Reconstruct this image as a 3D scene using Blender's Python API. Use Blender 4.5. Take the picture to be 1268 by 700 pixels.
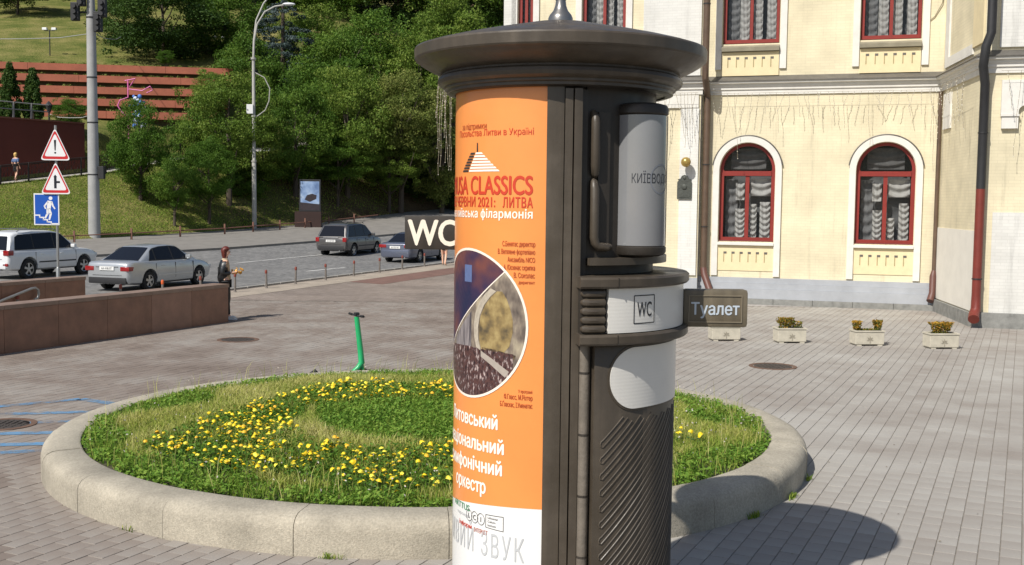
import bpy, bmesh, math, random
import numpy as np
from mathutils import Vector, Matrix, noise as mnoise
from mathutils.geometry import delaunay_2d_cdt

for o in list(bpy.data.objects):
    bpy.data.objects.remove(o)
scene = bpy.context.scene
COL = scene.collection
PI = math.pi
R = math.radians

# ------------------------------------------------------------------ camera
cam_d = bpy.data.cameras.new('camera')
cam_d.sensor_width = 36.0
cam_d.lens = 36.0 * 1360.0 / 1268.0
cam_d.clip_start = 0.1
cam_d.clip_end = 2000.0
cam = bpy.data.objects.new('camera', cam_d)
COL.objects.link(cam)
PITCH, ROLL = math.atan(99.0 / 1360.0), R(0.66)
fw = Vector((0, math.cos(PITCH), -math.sin(PITCH)))
r0 = Vector((1, 0, 0))
u0 = r0.cross(fw)
rt = r0 * math.cos(ROLL) + u0 * math.sin(ROLL)
up = u0 * math.cos(ROLL) - r0 * math.sin(ROLL)
mw = Matrix((rt, up, -fw)).transposed().to_4x4()
mw.translation = Vector((0, 0, 2.85))
cam.matrix_world = mw
scene.camera = cam

# ------------------------------------------------------------------ light
SUN_EL = R(46.4)
SUN_FROM = Vector((-0.628, -0.778, 0)).normalized()          # horizontal direction towards the sun
sun_d = bpy.data.lights.new('sun', 'SUN')
sun_d.energy = 4.6
sun_d.angle = R(0.53)
sun_d.color = (1.0, 0.955, 0.88)
sun = bpy.data.objects.new('sun', sun_d)
COL.objects.link(sun)
ld = Vector((-SUN_FROM.x * math.cos(SUN_EL), -SUN_FROM.y * math.cos(SUN_EL), -math.sin(SUN_EL)))
sun.rotation_euler = ld.to_track_quat('-Z', 'Y').to_euler()
world = bpy.data.worlds.new('World')
scene.world = world
world.use_nodes = True
wn = world.node_tree
sky = wn.nodes.new('ShaderNodeTexSky')
sky.sky_type = 'NISHITA'
sky.sun_disc = False
sky.sun_elevation = SUN_EL
sky.sun_rotation = math.atan2(SUN_FROM.x, SUN_FROM.y)
sky.air_density = 1.0
sky.dust_density = 1.2
wn.links.new(sky.outputs[0], wn.nodes['Background'].inputs[0])
wn.nodes['Background'].inputs[1].default_value = 0.085
vs = scene.view_settings
vs.view_transform = 'Standard'
vs.look = 'None'
vs.gamma = 1.0
vs.use_curve_mapping = False
vs.exposure = 0.16

# ------------------------------------------------------------------ helpers
def srgb(r, g, b):
    f = lambda c: c / 12.92 if c <= 0.04045 else ((c + 0.055) / 1.055) ** 2.4
    return (f(r / 255.0), f(g / 255.0), f(b / 255.0))

MATS = {}
def mat(name, col, rough=0.6, var=0.12, vscale=3.0, bump=0.0, bscale=40.0, metal=0.0, spec=0.5, col2=None, coat=0.0, detail=6.0):
    """principled material: base colour broken up by noise, fine relief by bump"""
    if name in MATS:
        return MATS[name]
    m = bpy.data.materials.new(name)
    m.use_nodes = True
    nt = m.node_tree
    b = nt.nodes['Principled BSDF']
    b.inputs['Roughness'].default_value = rough
    b.inputs['Metallic'].default_value = metal
    b.inputs['Specular IOR Level'].default_value = spec
    b.inputs['Coat Weight'].default_value = coat
    tc = nt.nodes.new('ShaderNodeTexCoord')
    if var > 0 or col2:
        n = nt.nodes.new('ShaderNodeTexNoise')
        n.inputs['Scale'].default_value = vscale
        n.inputs['Detail'].default_value = detail
        n.inputs['Roughness'].default_value = 0.65
        nt.links.new(tc.outputs['Object'], n.inputs['Vector'])
        mr = nt.nodes.new('ShaderNodeMapRange')
        mr.inputs[1].default_value = 0.3
        mr.inputs[2].default_value = 0.7
        nt.links.new(n.outputs[0], mr.inputs[0])
        mx = nt.nodes.new('ShaderNodeMix')
        mx.data_type = 'RGBA'
        c2 = col2 if col2 else tuple(min(1, c * (1 + var)) for c in col)
        c1 = col if col2 else tuple(c * (1 - var) for c in col)
        mx.inputs[6].default_value = (*c1, 1)
        mx.inputs[7].default_value = (*c2, 1)
        nt.links.new(mr.outputs[0], mx.inputs[0])
        nt.links.new(mx.outputs[2], b.inputs['Base Color'])
    else:
        b.inputs['Base Color'].default_value = (*col, 1)
    if bump > 0:
        n2 = nt.nodes.new('ShaderNodeTexNoise')
        n2.inputs['Scale'].default_value = bscale
        n2.inputs['Detail'].default_value = 5
        nt.links.new(tc.outputs['Object'], n2.inputs['Vector'])
        bp = nt.nodes.new('ShaderNodeBump')
        bp.inputs['Strength'].default_value = bump
        bp.inputs['Distance'].default_value = 0.02
        nt.links.new(n2.outputs[0], bp.inputs['Height'])
        nt.links.new(bp.outputs[0], b.inputs['Normal'])
    MATS[name] = m
    return m

def attr_mat(name, ramp, rough=0.8, attr='tint', trans=0.0, spec=0.2, bump=0.0, bscale=60.0, noise_scale=0.0, noise_amt=0.0):
    """material whose colour comes from a per-face number (real colour differences between pieces)"""
    m = bpy.data.materials.new(name)
    m.use_nodes = True
    nt = m.node_tree
    b = nt.nodes['Principled BSDF']
    b.inputs['Roughness'].default_value = rough
    b.inputs['Specular IOR Level'].default_value = spec
    at = nt.nodes.new('ShaderNodeAttribute')
    at.attribute_name = attr
    cr = nt.nodes.new('ShaderNodeValToRGB')
    cr.color_ramp.interpolation = 'LINEAR'
    el = cr.color_ramp.elements
    while len(el) < len(ramp):
        el.new(0.5)
    for e, (p, c) in zip(el, ramp):
        e.position = p
        e.color = (*c, 1)
    fac = at.outputs['Fac']
    tc = nt.nodes.new('ShaderNodeTexCoord')
    if noise_scale > 0:
        n = nt.nodes.new('ShaderNodeTexNoise')
        n.inputs['Scale'].default_value = noise_scale
        n.inputs['Detail'].default_value = 6
        nt.links.new(tc.outputs['Object'], n.inputs['Vector'])
        ma = nt.nodes.new('ShaderNodeMath')
        ma.operation = 'MULTIPLY_ADD'
        sb = nt.nodes.new('ShaderNodeMath')
        sb.operation = 'SUBTRACT'
        sb.inputs[1].default_value = 0.5
        nt.links.new(n.outputs[0], sb.inputs[0])
        nt.links.new(sb.outputs[0], ma.inputs[0])
        ma.inputs[1].default_value = noise_amt
        nt.links.new(fac, ma.inputs[2])
        fac = ma.outputs[0]
    nt.links.new(fac, cr.inputs[0])
    nt.links.new(cr.outputs[0], b.inputs['Base Color'])
    if bump > 0:
        n2 = nt.nodes.new('ShaderNodeTexNoise')
        n2.inputs['Scale'].default_value = bscale
        n2.inputs['Detail'].default_value = 4
        nt.links.new(tc.outputs['Object'], n2.inputs['Vector'])
        bp = nt.nodes.new('ShaderNodeBump')
        bp.inputs['Strength'].default_value = bump
        bp.inputs['Distance'].default_value = 0.01
        nt.links.new(n2.outputs[0], bp.inputs['Height'])
        nt.links.new(bp.outputs[0], b.inputs['Normal'])
    if trans > 0:
        tr = nt.nodes.new('ShaderNodeBsdfTranslucent')
        nt.links.new(cr.outputs[0], tr.inputs[0])
        mix = nt.nodes.new('ShaderNodeMixShader')
        mix.inputs[0].default_value = trans
        nt.links.new(b.outputs[0], mix.inputs[1])
        nt.links.new(tr.outputs[0], mix.inputs[2])
        nt.links.new(mix.outputs[0], nt.nodes['Material Output'].inputs[0])
    MATS[name] = m
    return m

def glass_mat(name, tint=(0.02, 0.025, 0.03), alpha=0.25, rough=0.03):
    """window glass: partly see-through, glossy"""
    m = bpy.data.materials.new(name)
    m.use_nodes = True
    nt = m.node_tree
    b = nt.nodes['Principled BSDF']
    b.inputs['Base Color'].default_value = (*tint, 1)
    b.inputs['Roughness'].default_value = rough
    b.inputs['Specular IOR Level'].default_value = 0.6
    tr = nt.nodes.new('ShaderNodeBsdfTransparent')
    mx = nt.nodes.new('ShaderNodeMixShader')
    mx.inputs[0].default_value = alpha
    nt.links.new(b.outputs[0], mx.inputs[2])
    nt.links.new(tr.outputs[0], mx.inputs[1])
    nt.links.new(mx.outputs[0], nt.nodes['Material Output'].inputs[0])
    MATS[name] = m
    return m

def put(name, me, material=None, parent=None):
    o = bpy.data.objects.new(name, me)
    if material is not None and len(me.materials) == 0:
        me.materials.append(material)
    if parent is not None:
        o.parent = parent
    COL.objects.link(o)
    return o

def empty(name, loc=(0, 0, 0), rz=0.0, parent=None):
    o = bpy.data.objects.new(name, None)
    o.empty_display_size = 0.2
    o.location = loc
    o.rotation_euler = (0, 0, rz)
    if parent is not None:
        o.parent = parent
    COL.objects.link(o)
    return o

def tag(o, label=None, cat=None, group=None, kind=None):
    if label: o['label'] = label
    if cat: o['category'] = cat
    if group: o['group'] = group
    if kind: o['kind'] = kind
    return o

def copy_tree(o, parent=None):
    c = o.copy()
    COL.objects.link(c)
    if parent is not None:
        c.parent = parent
    for ch in list(o.children):
        copy_tree(ch, c)
    return c

class MB:
    """collects shapes, then links them as ONE mesh object"""
    def __init__(s):
        s.v = []; s.f = []
    def add(s, vs, fs):
        k = len(s.v)
        s.v += [tuple(p) for p in vs]
        s.f += [tuple(i + k for i in f) for f in fs]
        return s
    def quad(s, a, b, c, d):
        return s.add([a, b, c, d], [(0, 1, 2, 3)])
    def box(s, x0, x1, y0, y1, z0, z1, rz=0.0, c=None):
        vs = [(x, y, z) for z in (z0, z1) for y in (y0, y1) for x in (x0, x1)]
        if rz:
            cx, cy = c if c else ((x0 + x1) / 2, (y0 + y1) / 2)
            ca, sa = math.cos(rz), math.sin(rz)
            vs = [(cx + (x - cx) * ca - (y - cy) * sa, cy + (x - cx) * sa + (y - cy) * ca, z) for x, y, z in vs]
        return s.add(vs, [(0, 2, 3, 1), (4, 5, 7, 6), (0, 1, 5, 4), (1, 3, 7, 5), (3, 2, 6, 7), (2, 0, 4, 6)])
    def bbox(s, x0, x1, y0, y1, z0, z1, b=0.01):
        """box with chamfered edges"""
        bm = bmesh.new()
        bmesh.ops.create_cube(bm, size=1.0)
        for v in bm.verts:
            v.co = Vector(((x0 + x1) / 2 + v.co.x * (x1 - x0), (y0 + y1) / 2 + v.co.y * (y1 - y0), (z0 + z1) / 2 + v.co.z * (z1 - z0)))
        bmesh.ops.bevel(bm, geom=list(bm.edges), offset=b, segments=2, affect='EDGES', profile=0.6)
        return s.bm(bm)
    def bm(s, bm):
        bm.verts.index_update()
        s.add([v.co[:] for v in bm.verts], [[v.index for v in f.verts] for f in bm.faces])
        bm.free()
        return s
    def tube(s, pts, r, n=8, caps=True):
        pts = [Vector(p) for p in pts]
        rs = r if isinstance(r, (list, tuple)) else [r] * len(pts)
        rings = []
        prev = None
        for i, p in enumerate(pts):
            if i == 0: t = pts[1] - p
            elif i == len(pts) - 1: t = p - pts[i - 1]
            else: t = pts[i + 1] - pts[i - 1]
            t = t.normalized()
            if prev is None:
                a = Vector((0, 0, 1)) if abs(t.z) < 0.9 else Vector((1, 0, 0))
                nx = t.cross(a).normalized()
            else:
                nx = (prev - t * prev.dot(t)).normalized()
            prev = nx
            ny = t.cross(nx)
            rings.append([p + (nx * math.cos(2 * PI * k / n) + ny * math.sin(2 * PI * k / n)) * rs[i] for k in range(n)])
        vs = [q for rg in rings for q in rg]
        fs = []
        for i in range(len(pts) - 1):
            for k in range(n):
                fs.append((i * n + k, i * n + (k + 1) % n, (i + 1) * n + (k + 1) % n, (i + 1) * n + k))
        if caps:
            fs.append(tuple(range(n - 1, -1, -1)))
            fs.append(tuple((len(pts) - 1) * n + k for k in range(n)))
        return s.add(vs, fs)
    def lathe(s, prof, n=32, a0=0.0, a1=2 * PI, c=(0, 0), caps=False):
        full = abs(a1 - a0 - 2 * PI) < 1e-6
        m = n if full else n + 1
        vs = []
        for r, z in prof:
            for k in range(m):
                a = a0 + (a1 - a0) * k / n
                vs.append((c[0] + r * math.sin(a), c[1] - r * math.cos(a), z))
        fs = []
        for i in range(len(prof) - 1):
            for k in range(n):
                k2 = (k + 1) % m
                fs.append((i * m + k, i * m + k2, (i + 1) * m + k2, (i + 1) * m + k))
        if caps and not full:
            fs.append(tuple(i * m for i in range(len(prof)))[::-1])
            fs.append(tuple(i * m + m - 1 for i in range(len(prof))))
        return s.add(vs, fs)
    def sector(s, ra, rb, z0, z1, a0, a1, n=16):
        """closed block between two radii, two heights and two angles (angle from -Y towards +X)"""
        vs = []
        for k in range(n + 1):
            a = a0 + (a1 - a0) * k / n
            for r, z in ((ra, z0), (rb, z0), (rb, z1), (ra, z1)):
                vs.append((r * math.sin(a), -r * math.cos(a), z))
        fs = [(0, 1, 2, 3), (4 * n + 3, 4 * n + 2, 4 * n + 1, 4 * n)]
        for k in range(n):
            for j in range(4):
                j2 = (j + 1) % 4
                fs.append((4 * k + j, 4 * k + 4 + j, 4 * k + 4 + j2, 4 * k + j2))
        return s.add(vs, fs)
    def prism(s, poly, y0, y1, axis='y'):
        """outline (x, z) pushed through from y0 to y1"""
        n = len(poly)
        if axis == 'y':
            vs = [(x, y0, z) for x, z in poly] + [(x, y1, z) for x, z in poly]
        elif axis == 'z':
            vs = [(x, z, y0) for x, z in poly] + [(x, z, y1) for x, z in poly]
        else:
            vs = [(y0, x, z) for x, z in poly] + [(y1, x, z) for x, z in poly]
        fs = [tuple(range(n)), tuple(range(2 * n - 1, n - 1, -1))]
        fs += [(i, n + i, n + (i + 1) % n, (i + 1) % n) for i in range(n)]
        return s.add(vs, fs)
    def sphere(s, c, r, n=12, m=8, sq=(1, 1, 1)):
        vs = [(c[0], c[1], c[2] - r * sq[2])]
        for j in range(1, m):
            b = -PI / 2 + PI * j / m
            for k in range(n):
                a = 2 * PI * k / n
                vs.append((c[0] + r * sq[0] * math.cos(b) * math.cos(a), c[1] + r * sq[1] * math.cos(b) * math.sin(a), c[2] + r * sq[2] * math.sin(b)))
        vs.append((c[0], c[1], c[2] + r * sq[2]))
        fs = [(0, 1 + (k + 1) % n, 1 + k) for k in range(n)]
        for j in range(m - 2):
            for k in range(n):
                fs.append((1 + j * n + k, 1 + j * n + (k + 1) % n, 1 + (j + 1) * n + (k + 1) % n, 1 + (j + 1) * n + k))
        t = len(vs) - 1
        fs += [(t, 1 + (m - 2) * n + k, 1 + (m - 2) * n + (k + 1) % n) for k in range(n)]
        return s.add(vs, fs)
    def mesh(s, name, smooth=False, fix=True, angle=35):
        me = bpy.data.meshes.new(name)
        me.from_pydata(s.v, [], s.f)
        if fix:
            bm = bmesh.new()
            bm.from_mesh(me)
            bmesh.ops.recalc_face_normals(bm, faces=list(bm.faces))
            if smooth:
                ca = R(angle)
                for f in bm.faces: f.smooth = True
                for e in bm.edges:
                    if len(e.link_faces) == 2 and e.calc_face_angle(0) > ca:
                        e.smooth = False
            bm.to_mesh(me)
            bm.free()
        elif smooth:
            for p in me.polygons: p.use_smooth = True
        me.update()
        return me
    def build(s, name, material, parent=None, smooth=False, fix=True, angle=35):
        return put(name, s.mesh(name, smooth, fix, angle), material, parent)

def np_mesh(name, co, faces_n, idx, tint=None, mats=(), smooth=False):
    """fast mesh from arrays: faces_n vertices per face"""
    me = bpy.data.meshes.new(name)
    nf = len(idx) // faces_n
    me.vertices.add(len(co))
    me.vertices.foreach_set('co', np.ascontiguousarray(co, dtype=np.float32).ravel())
    me.loops.add(nf * faces_n)
    me.loops.foreach_set('vertex_index', np.ascontiguousarray(idx, dtype=np.int32).ravel())
    me.polygons.add(nf)
    me.polygons.foreach_set('loop_start', np.arange(nf, dtype=np.int32) * faces_n)
    me.polygons.foreach_set('loop_total', np.full(nf, faces_n, dtype=np.int32))
    if tint is not None:
        a = me.attributes.new('tint', 'FLOAT', 'FACE')
        a.data.foreach_set('value', np.ascontiguousarray(tint, dtype=np.float32))
    me.polygons.foreach_set('use_smooth', np.full(nf, bool(smooth)))
    me.update(calc_edges=True)
    for m in mats: me.materials.append(m)
    return me

def text2d(body, cap=None, width=None, bold=0.0, align='L', track=1.0):
    """lettering as flat outlines: list of (x, y) and faces; cap height and width as asked, baseline at y = 0"""
    c = bpy.data.curves.new('lettering', 'FONT')
    c.body = body
    c.size = 1.0
    c.space_character = track
    c.resolution_u = 4
    c.dimensions = '2D'
    c.fill_mode = 'NONE'
    o = bpy.data.objects.new('lettering', c)
    COL.objects.link(o)
    dg = bpy.context.evaluated_depsgraph_get()
    me = bpy.data.meshes.new_from_object(o.evaluated_get(dg))
    pv = [Vector((v.co.x, v.co.y)) for v in me.vertices]
    pe = [tuple(e.vertices) for e in me.edges]
    bpy.data.objects.remove(o)
    bpy.data.curves.remove(c)
    bpy.data.meshes.remove(me)
    if bold >= 0.01:                          # heavier strokes: the outlines grown sideways and up, merged below
        k0 = len(pv); sh_ = [(-bold, 0), (bold, 0), (0, bold * 0.6), (0, -bold * 0.6)]
        pv, pe = [v + Vector(d) for d in sh_ for v in pv], [(a + k0 * i, b_ + k0 * i) for i in range(4) for a, b_ in pe]
    # fill by winding number, so that glyphs drawn with overlapping strokes stay whole
    vo_, _, fo_, _, _, _ = delaunay_2d_cdt(pv, pe, [], 0, 1e-5)
    A_ = np.array([pv[e[0]][:] for e in pe]); B_ = np.array([pv[e[1]][:] for e in pe])
    vs = [(v.x, v.y) for v in vo_]
    fs = []
    for f in fo_:
        cx_ = sum(vs[i][0] for i in f) / len(f); cy_ = sum(vs[i][1] for i in f) / len(f)
        up_ = (A_[:, 1] <= cy_) & (B_[:, 1] > cy_); dn_ = (A_[:, 1] > cy_) & (B_[:, 1] <= cy_)
        t_ = (B_[:, 0] - A_[:, 0]) * (cy_ - A_[:, 1]) - (cx_ - A_[:, 0]) * (B_[:, 1] - A_[:, 1])
        w = int((up_ & (t_ > 0)).sum()) - int((dn_ & (t_ < 0)).sum())
        if w != 0: fs.append(tuple(f))
    x0, x1 = min(v[0] for v in vs), max(v[0] for v in vs)
    sy = (cap / 0.70) if cap else 1.0
    sx = width / (x1 - x0) if width else sy
    off = {'L': x0, 'R': x1, 'C': (x0 + x1) / 2}[align]
    return [((x - off) * sx, y * sy) for x, y in vs], fs

# ------------------------------------------------------------------ common materials
M = {}
def weathered(name, col, rough):
    """factory paint with dust, rain streaks and uneven gloss"""
    m = bpy.data.materials.new(name); m.use_nodes = True
    nt = m.node_tree; b = nt.nodes['Principled BSDF']
    tc = nt.nodes.new('ShaderNodeTexCoord')
    mp = nt.nodes.new('ShaderNodeMapping'); mp.inputs['Scale'].default_value = (14, 14, 0.9)
    nt.links.new(tc.outputs['Object'], mp.inputs[0])
    n1 = nt.nodes.new('ShaderNodeTexNoise'); n1.inputs['Scale'].default_value = 1.0; n1.inputs['Detail'].default_value = 6
    nt.links.new(mp.outputs[0], n1.inputs['Vector'])
    n2 = nt.nodes.new('ShaderNodeTexNoise'); n2.inputs['Scale'].default_value = 4.0; n2.inputs['Detail'].default_value = 9; n2.inputs['Roughness'].default_value = 0.7
    nt.links.new(tc.outputs['Object'], n2.inputs['Vector'])
    ad = nt.nodes.new('ShaderNodeMath'); ad.operation = 'ADD'
    nt.links.new(n1.outputs[0], ad.inputs[0]); nt.links.new(n2.outputs[0], ad.inputs[1])
    cr = nt.nodes.new('ShaderNodeValToRGB'); e = cr.color_ramp.elements; e.new(0.5)
    for q, (p, k) in zip(e, ((0.38, 0.80), (0.52, 1.0), (0.68, 1.38))):
        q.position = p; q.color = (col[0] * k, col[1] * k, col[2] * (k * 0.97), 1)
    hv = nt.nodes.new('ShaderNodeMath'); hv.operation = 'MULTIPLY'; hv.inputs[1].default_value = 0.5
    nt.links.new(ad.outputs[0], hv.inputs[0]); nt.links.new(hv.outputs[0], cr.inputs[0]); nt.links.new(cr.outputs[0], b.inputs['Base Color'])
    mr = nt.nodes.new('ShaderNodeMapRange'); mr.inputs[1].default_value = 0.35; mr.inputs[2].default_value = 0.65; mr.inputs[3].default_value = rough - 0.08; mr.inputs[4].default_value = rough + 0.18
    nt.links.new(n2.outputs[0], mr.inputs[0]); nt.links.new(mr.outputs[0], b.inputs['Roughness'])
    n3 = nt.nodes.new('ShaderNodeTexNoise'); n3.inputs['Scale'].default_value = 140; nt.links.new(tc.outputs['Object'], n3.inputs['Vector'])
    bp = nt.nodes.new('ShaderNodeBump'); bp.inputs['Strength'].default_value = 0.06; bp.inputs['Distance'].default_value = 0.01
    nt.links.new(n3.outputs[0], bp.inputs['Height']); nt.links.new(bp.outputs[0], b.inputs['Normal'])
    MATS[name] = m
    return m
M['bronze'] = weathered('bronze_paint', srgb(74, 66, 57), 0.38)
M['bronze_dark'] = weathered('bronze_dark_paint', srgb(50, 45, 40), 0.45)
M['white_print'] = mat('white_backlit_film', srgb(222, 219, 212), 0.3, 0.03, 4)
def louvred(m):
    """faint horizontal flutes of the translucent plastic sheet"""
    nt = m.node_tree; b = nt.nodes['Principled BSDF']; tc = nt.nodes.new('ShaderNodeTexCoord')
    w = nt.nodes.new('ShaderNodeTexWave'); w.bands_direction = 'Z'; w.inputs['Scale'].default_value = 16; w.inputs['Distortion'].default_value = 0.4
    nt.links.new(tc.outputs['Object'], w.inputs['Vector'])
    bp = nt.nodes.new('ShaderNodeBump'); bp.inputs['Strength'].default_value = 0.06; bp.inputs['Distance'].default_value = 0.003
    nt.links.new(w.outputs['Fac'], bp.inputs['Height']); nt.links.new(bp.outputs[0], b.inputs['Normal'])
louvred(M['white_print'])
M['steel'] = mat('galvanised_steel', srgb(150, 152, 152), 0.45, 0.12, 8, metal=0.6)
M['black_rubber'] = mat('black_rubber', (0.012, 0.012, 0.013), 0.8, 0.2, 10)
M['dark_iron'] = mat('dark_iron', (0.022, 0.022, 0.024), 0.6, 0.2, 5)
M['cream'] = None
# ================================================================== GROUND, PAVING, ROAD
rng = np.random.default_rng(7)
random.seed(7)
TD = Vector((0.33, 0.944, 0)).normalized()       # along the road, away from the camera
CD = Vector((-0.944, 0.33, 0)).normalized()      # across the road, to the left
def tc_(t, c, z=0.0):
    p = TD * t + CD * c
    return (p.x, p.y, z)
WD = Vector((0.417, 0.909, 0)).normalized()      # along the underpass walls
WN = Vector((-0.909, 0.417, 0)).normalized()     # across the underpass, to the left
W0 = Vector((-6.61, 25.51, 0))                   # near right corner of the front wall
def wl(a, p, z=0.0):
    q = W0 + WD * a + WN * p
    return (q.x, q.y, z)

from mathutils.geometry import tessellate_polygon
def sheet(name, outer, holes, z, material, kind='structure'):
    loops = [[Vector((p[0], p[1], 0)) for p in outer]] + [[Vector((p[0], p[1], 0)) for p in h] for h in holes]
    flat = [p for l in loops for p in l]
    tri = tessellate_polygon(loops)
    b = MB().add([(p.x, p.y, z) for p in flat], tri)
    o = b.build(name, material)
    for p in o.data.polygons:
        if p.normal.z < 0:
            o.data.flip_normals(); break
    return tag(o, kind=kind)

# base soil to the horizon
m_soil = mat('packed_earth', (0.11, 0.09, 0.065), 0.95, 0.3, 0.5)
tag(MB().quad((-600, -300, -3.2), (600, -300, -3.2), (600, 900, -3.2), (-600, 900, -3.2)).build('ground', m_soil), kind='structure')

def stain(m, scale, lo, hi):
    """broad uneven dirt over the fine speckle"""
    nt = m.node_tree; b = nt.nodes['Principled BSDF']; src = b.inputs['Base Color'].links[0].from_socket
    tc = nt.nodes.new('ShaderNodeTexCoord'); n = nt.nodes.new('ShaderNodeTexNoise'); n.inputs['Scale'].default_value = scale; n.inputs['Detail'].default_value = 10; n.inputs['Roughness'].default_value = 0.68
    nt.links.new(tc.outputs['Object'], n.inputs['Vector'])
    mr = nt.nodes.new('ShaderNodeMapRange'); mr.inputs[1].default_value = 0.32; mr.inputs[2].default_value = 0.62; mr.inputs[3].default_value = lo; mr.inputs[4].default_value = hi
    nt.links.new(n.outputs[0], mr.inputs[0])
    vm = nt.nodes.new('ShaderNodeVectorMath'); vm.operation = 'SCALE'
    nt.links.new(src, vm.inputs[0]); nt.links.new(mr.outputs[0], vm.inputs['Scale']); nt.links.new(vm.outputs[0], b.inputs['Base Color'])
def wear_off(m, scale, lo, hi):
    """paint rubbed away in patches so that the stone below shows"""
    nt = m.node_tree; out = nt.nodes['Material Output']; b = nt.nodes['Principled BSDF']
    tc = nt.nodes.new('ShaderNodeTexCoord'); n = nt.nodes.new('ShaderNodeTexNoise'); n.inputs['Scale'].default_value = scale; n.inputs['Detail'].default_value = 12; n.inputs['Roughness'].default_value = 0.75
    nt.links.new(tc.outputs['Object'], n.inputs['Vector'])
    mr = nt.nodes.new('ShaderNodeMapRange'); mr.inputs[1].default_value = lo; mr.inputs[2].default_value = hi; mr.inputs[3].default_value = 0.1; mr.inputs[4].default_value = 0.9
    nt.links.new(n.outputs[0], mr.inputs[0])
    tr = nt.nodes.new('ShaderNodeBsdfTransparent'); mx = nt.nodes.new('ShaderNodeMixShader')
    nt.links.new(mr.outputs[0], mx.inputs[0]); nt.links.new(tr.outputs[0], mx.inputs[1]); nt.links.new(b.outputs[0], mx.inputs[2]); nt.links.new(mx.outputs[0], out.inputs[0])
# ---- plaza
PIT = [wl(-13.4, 0.42), wl(-2.4, 0.42), wl(-2.4, 4.46), wl(-13.4, 4.46)]
plaza_outer = [tc_(-25, 19.7), tc_(78, 19.7), (60, 70), (60, -25), (-14, -25)]
m_joint = mat('sandy_joint', (0.205, 0.182, 0.152), 0.95, 0.25, 8)
plaza = sheet('plaza', plaza_outer, [PIT], -0.007, m_joint)

paver_ramp = [(0.0, (0.150, 0.118, 0.098)), (0.25, (0.215, 0.178, 0.152)), (0.5, (0.285, 0.258, 0.230)), (0.8, (0.370, 0.352, 0.320)), (1.0, (0.44, 0.42, 0.39))]
m_paver = attr_mat('concrete_paver', paver_ramp, 0.88, spec=0.25, bump=0.35, bscale=90, noise_scale=0.9, noise_amt=0.75)
# far part of the plaza, where single pavers can no longer be told apart
def far_paving():
    m = bpy.data.materials.new('far_paving')
    m.use_nodes = True
    nt = m.node_tree
    b = nt.nodes['Principled BSDF']
    b.inputs['Roughness'].default_value = 0.9
    b.inputs['Specular IOR Level'].default_value = 0.25
    tc = nt.nodes.new('ShaderNodeTexCoord')
    mp = nt.nodes.new('ShaderNodeMapping')
    mp.inputs['Rotation'].default_value = (0, 0, R(25 + 90))
    nt.links.new(tc.outputs['Object'], mp.inputs[0])
    br = nt.nodes.new('ShaderNodeTexBrick')
    br.inputs['Scale'].default_value = 1.0
    br.inputs['Brick Width'].default_value = 0.24
    br.inputs['Row Height'].default_value = 0.165
    br.inputs['Mortar Size'].default_value = 0.006
    br.inputs['Color1'].default_value = (0.245, 0.205, 0.178, 1)
    br.inputs['Color2'].default_value = (0.20, 0.165, 0.14, 1)
    br.inputs['Mortar'].default_value = (0.12, 0.1, 0.085, 1)
    nt.links.new(mp.outputs[0], br.inputs['Vector'])
    n = nt.nodes.new('ShaderNodeTexNoise')
    n.inputs['Scale'].default_value = 0.35
    n.inputs['Detail'].default_value = 8
    n.inputs['Roughness'].default_value = 0.6
    nt.links.new(tc.outputs['Object'], n.inputs['Vector'])
    mr = nt.nodes.new('ShaderNodeMapRange')
    mr.inputs[1].default_value = 0.3; mr.inputs[2].default_value = 0.7
    mr.inputs[3].default_value = 0.75; mr.inputs[4].default_value = 1.3
    nt.links.new(n.outputs[0], mr.inputs[0])
    # the square is laid with browner stone on its street side, greyer stone by the house
    sx = nt.nodes.new('ShaderNodeSeparateXYZ')
    nt.links.new(tc.outputs['Object'], sx.inputs[0])
    m2 = nt.nodes.new('ShaderNodeMapRange')
    m2.inputs[1].default_value = -3.0; m2.inputs[2].default_value = 4.0
    nt.links.new(sx.outputs[0], m2.inputs[0])
    gx = nt.nodes.new('ShaderNodeMix'); gx.data_type = 'RGBA'
    gx.inputs[6].default_value = (1, 1, 1, 1); gx.inputs[7].default_value = (1.55, 1.75, 1.9, 1)
    nt.links.new(m2.outputs[0], gx.inputs[0])
    mu = nt.nodes.new('ShaderNodeMix'); mu.data_type = 'RGBA'; mu.blend_type = 'MULTIPLY'; mu.inputs[0].default_value = 1
    nt.links.new(br.outputs[0], mu.inputs[6]); nt.links.new(gx.outputs[2], mu.inputs[7])
    vm = nt.nodes.new('ShaderNodeVectorMath'); vm.operation = 'SCALE'
    nt.links.new(mu.outputs[2], vm.inputs[0]); nt.links.new(mr.outputs[0], vm.inputs['Scale'])
    nt.links.new(vm.outputs[0], b.inputs['Base Color'])
    return m
FARY = 31.0
far_outer = [tc_(25, 19.69), tc_(78, 19.69), (59, 70), (59, FARY), (-9.9, FARY)]
tag(sheet('far_plaza_paving', far_outer, [], -0.002, far_paving()), kind='structure')

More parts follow.
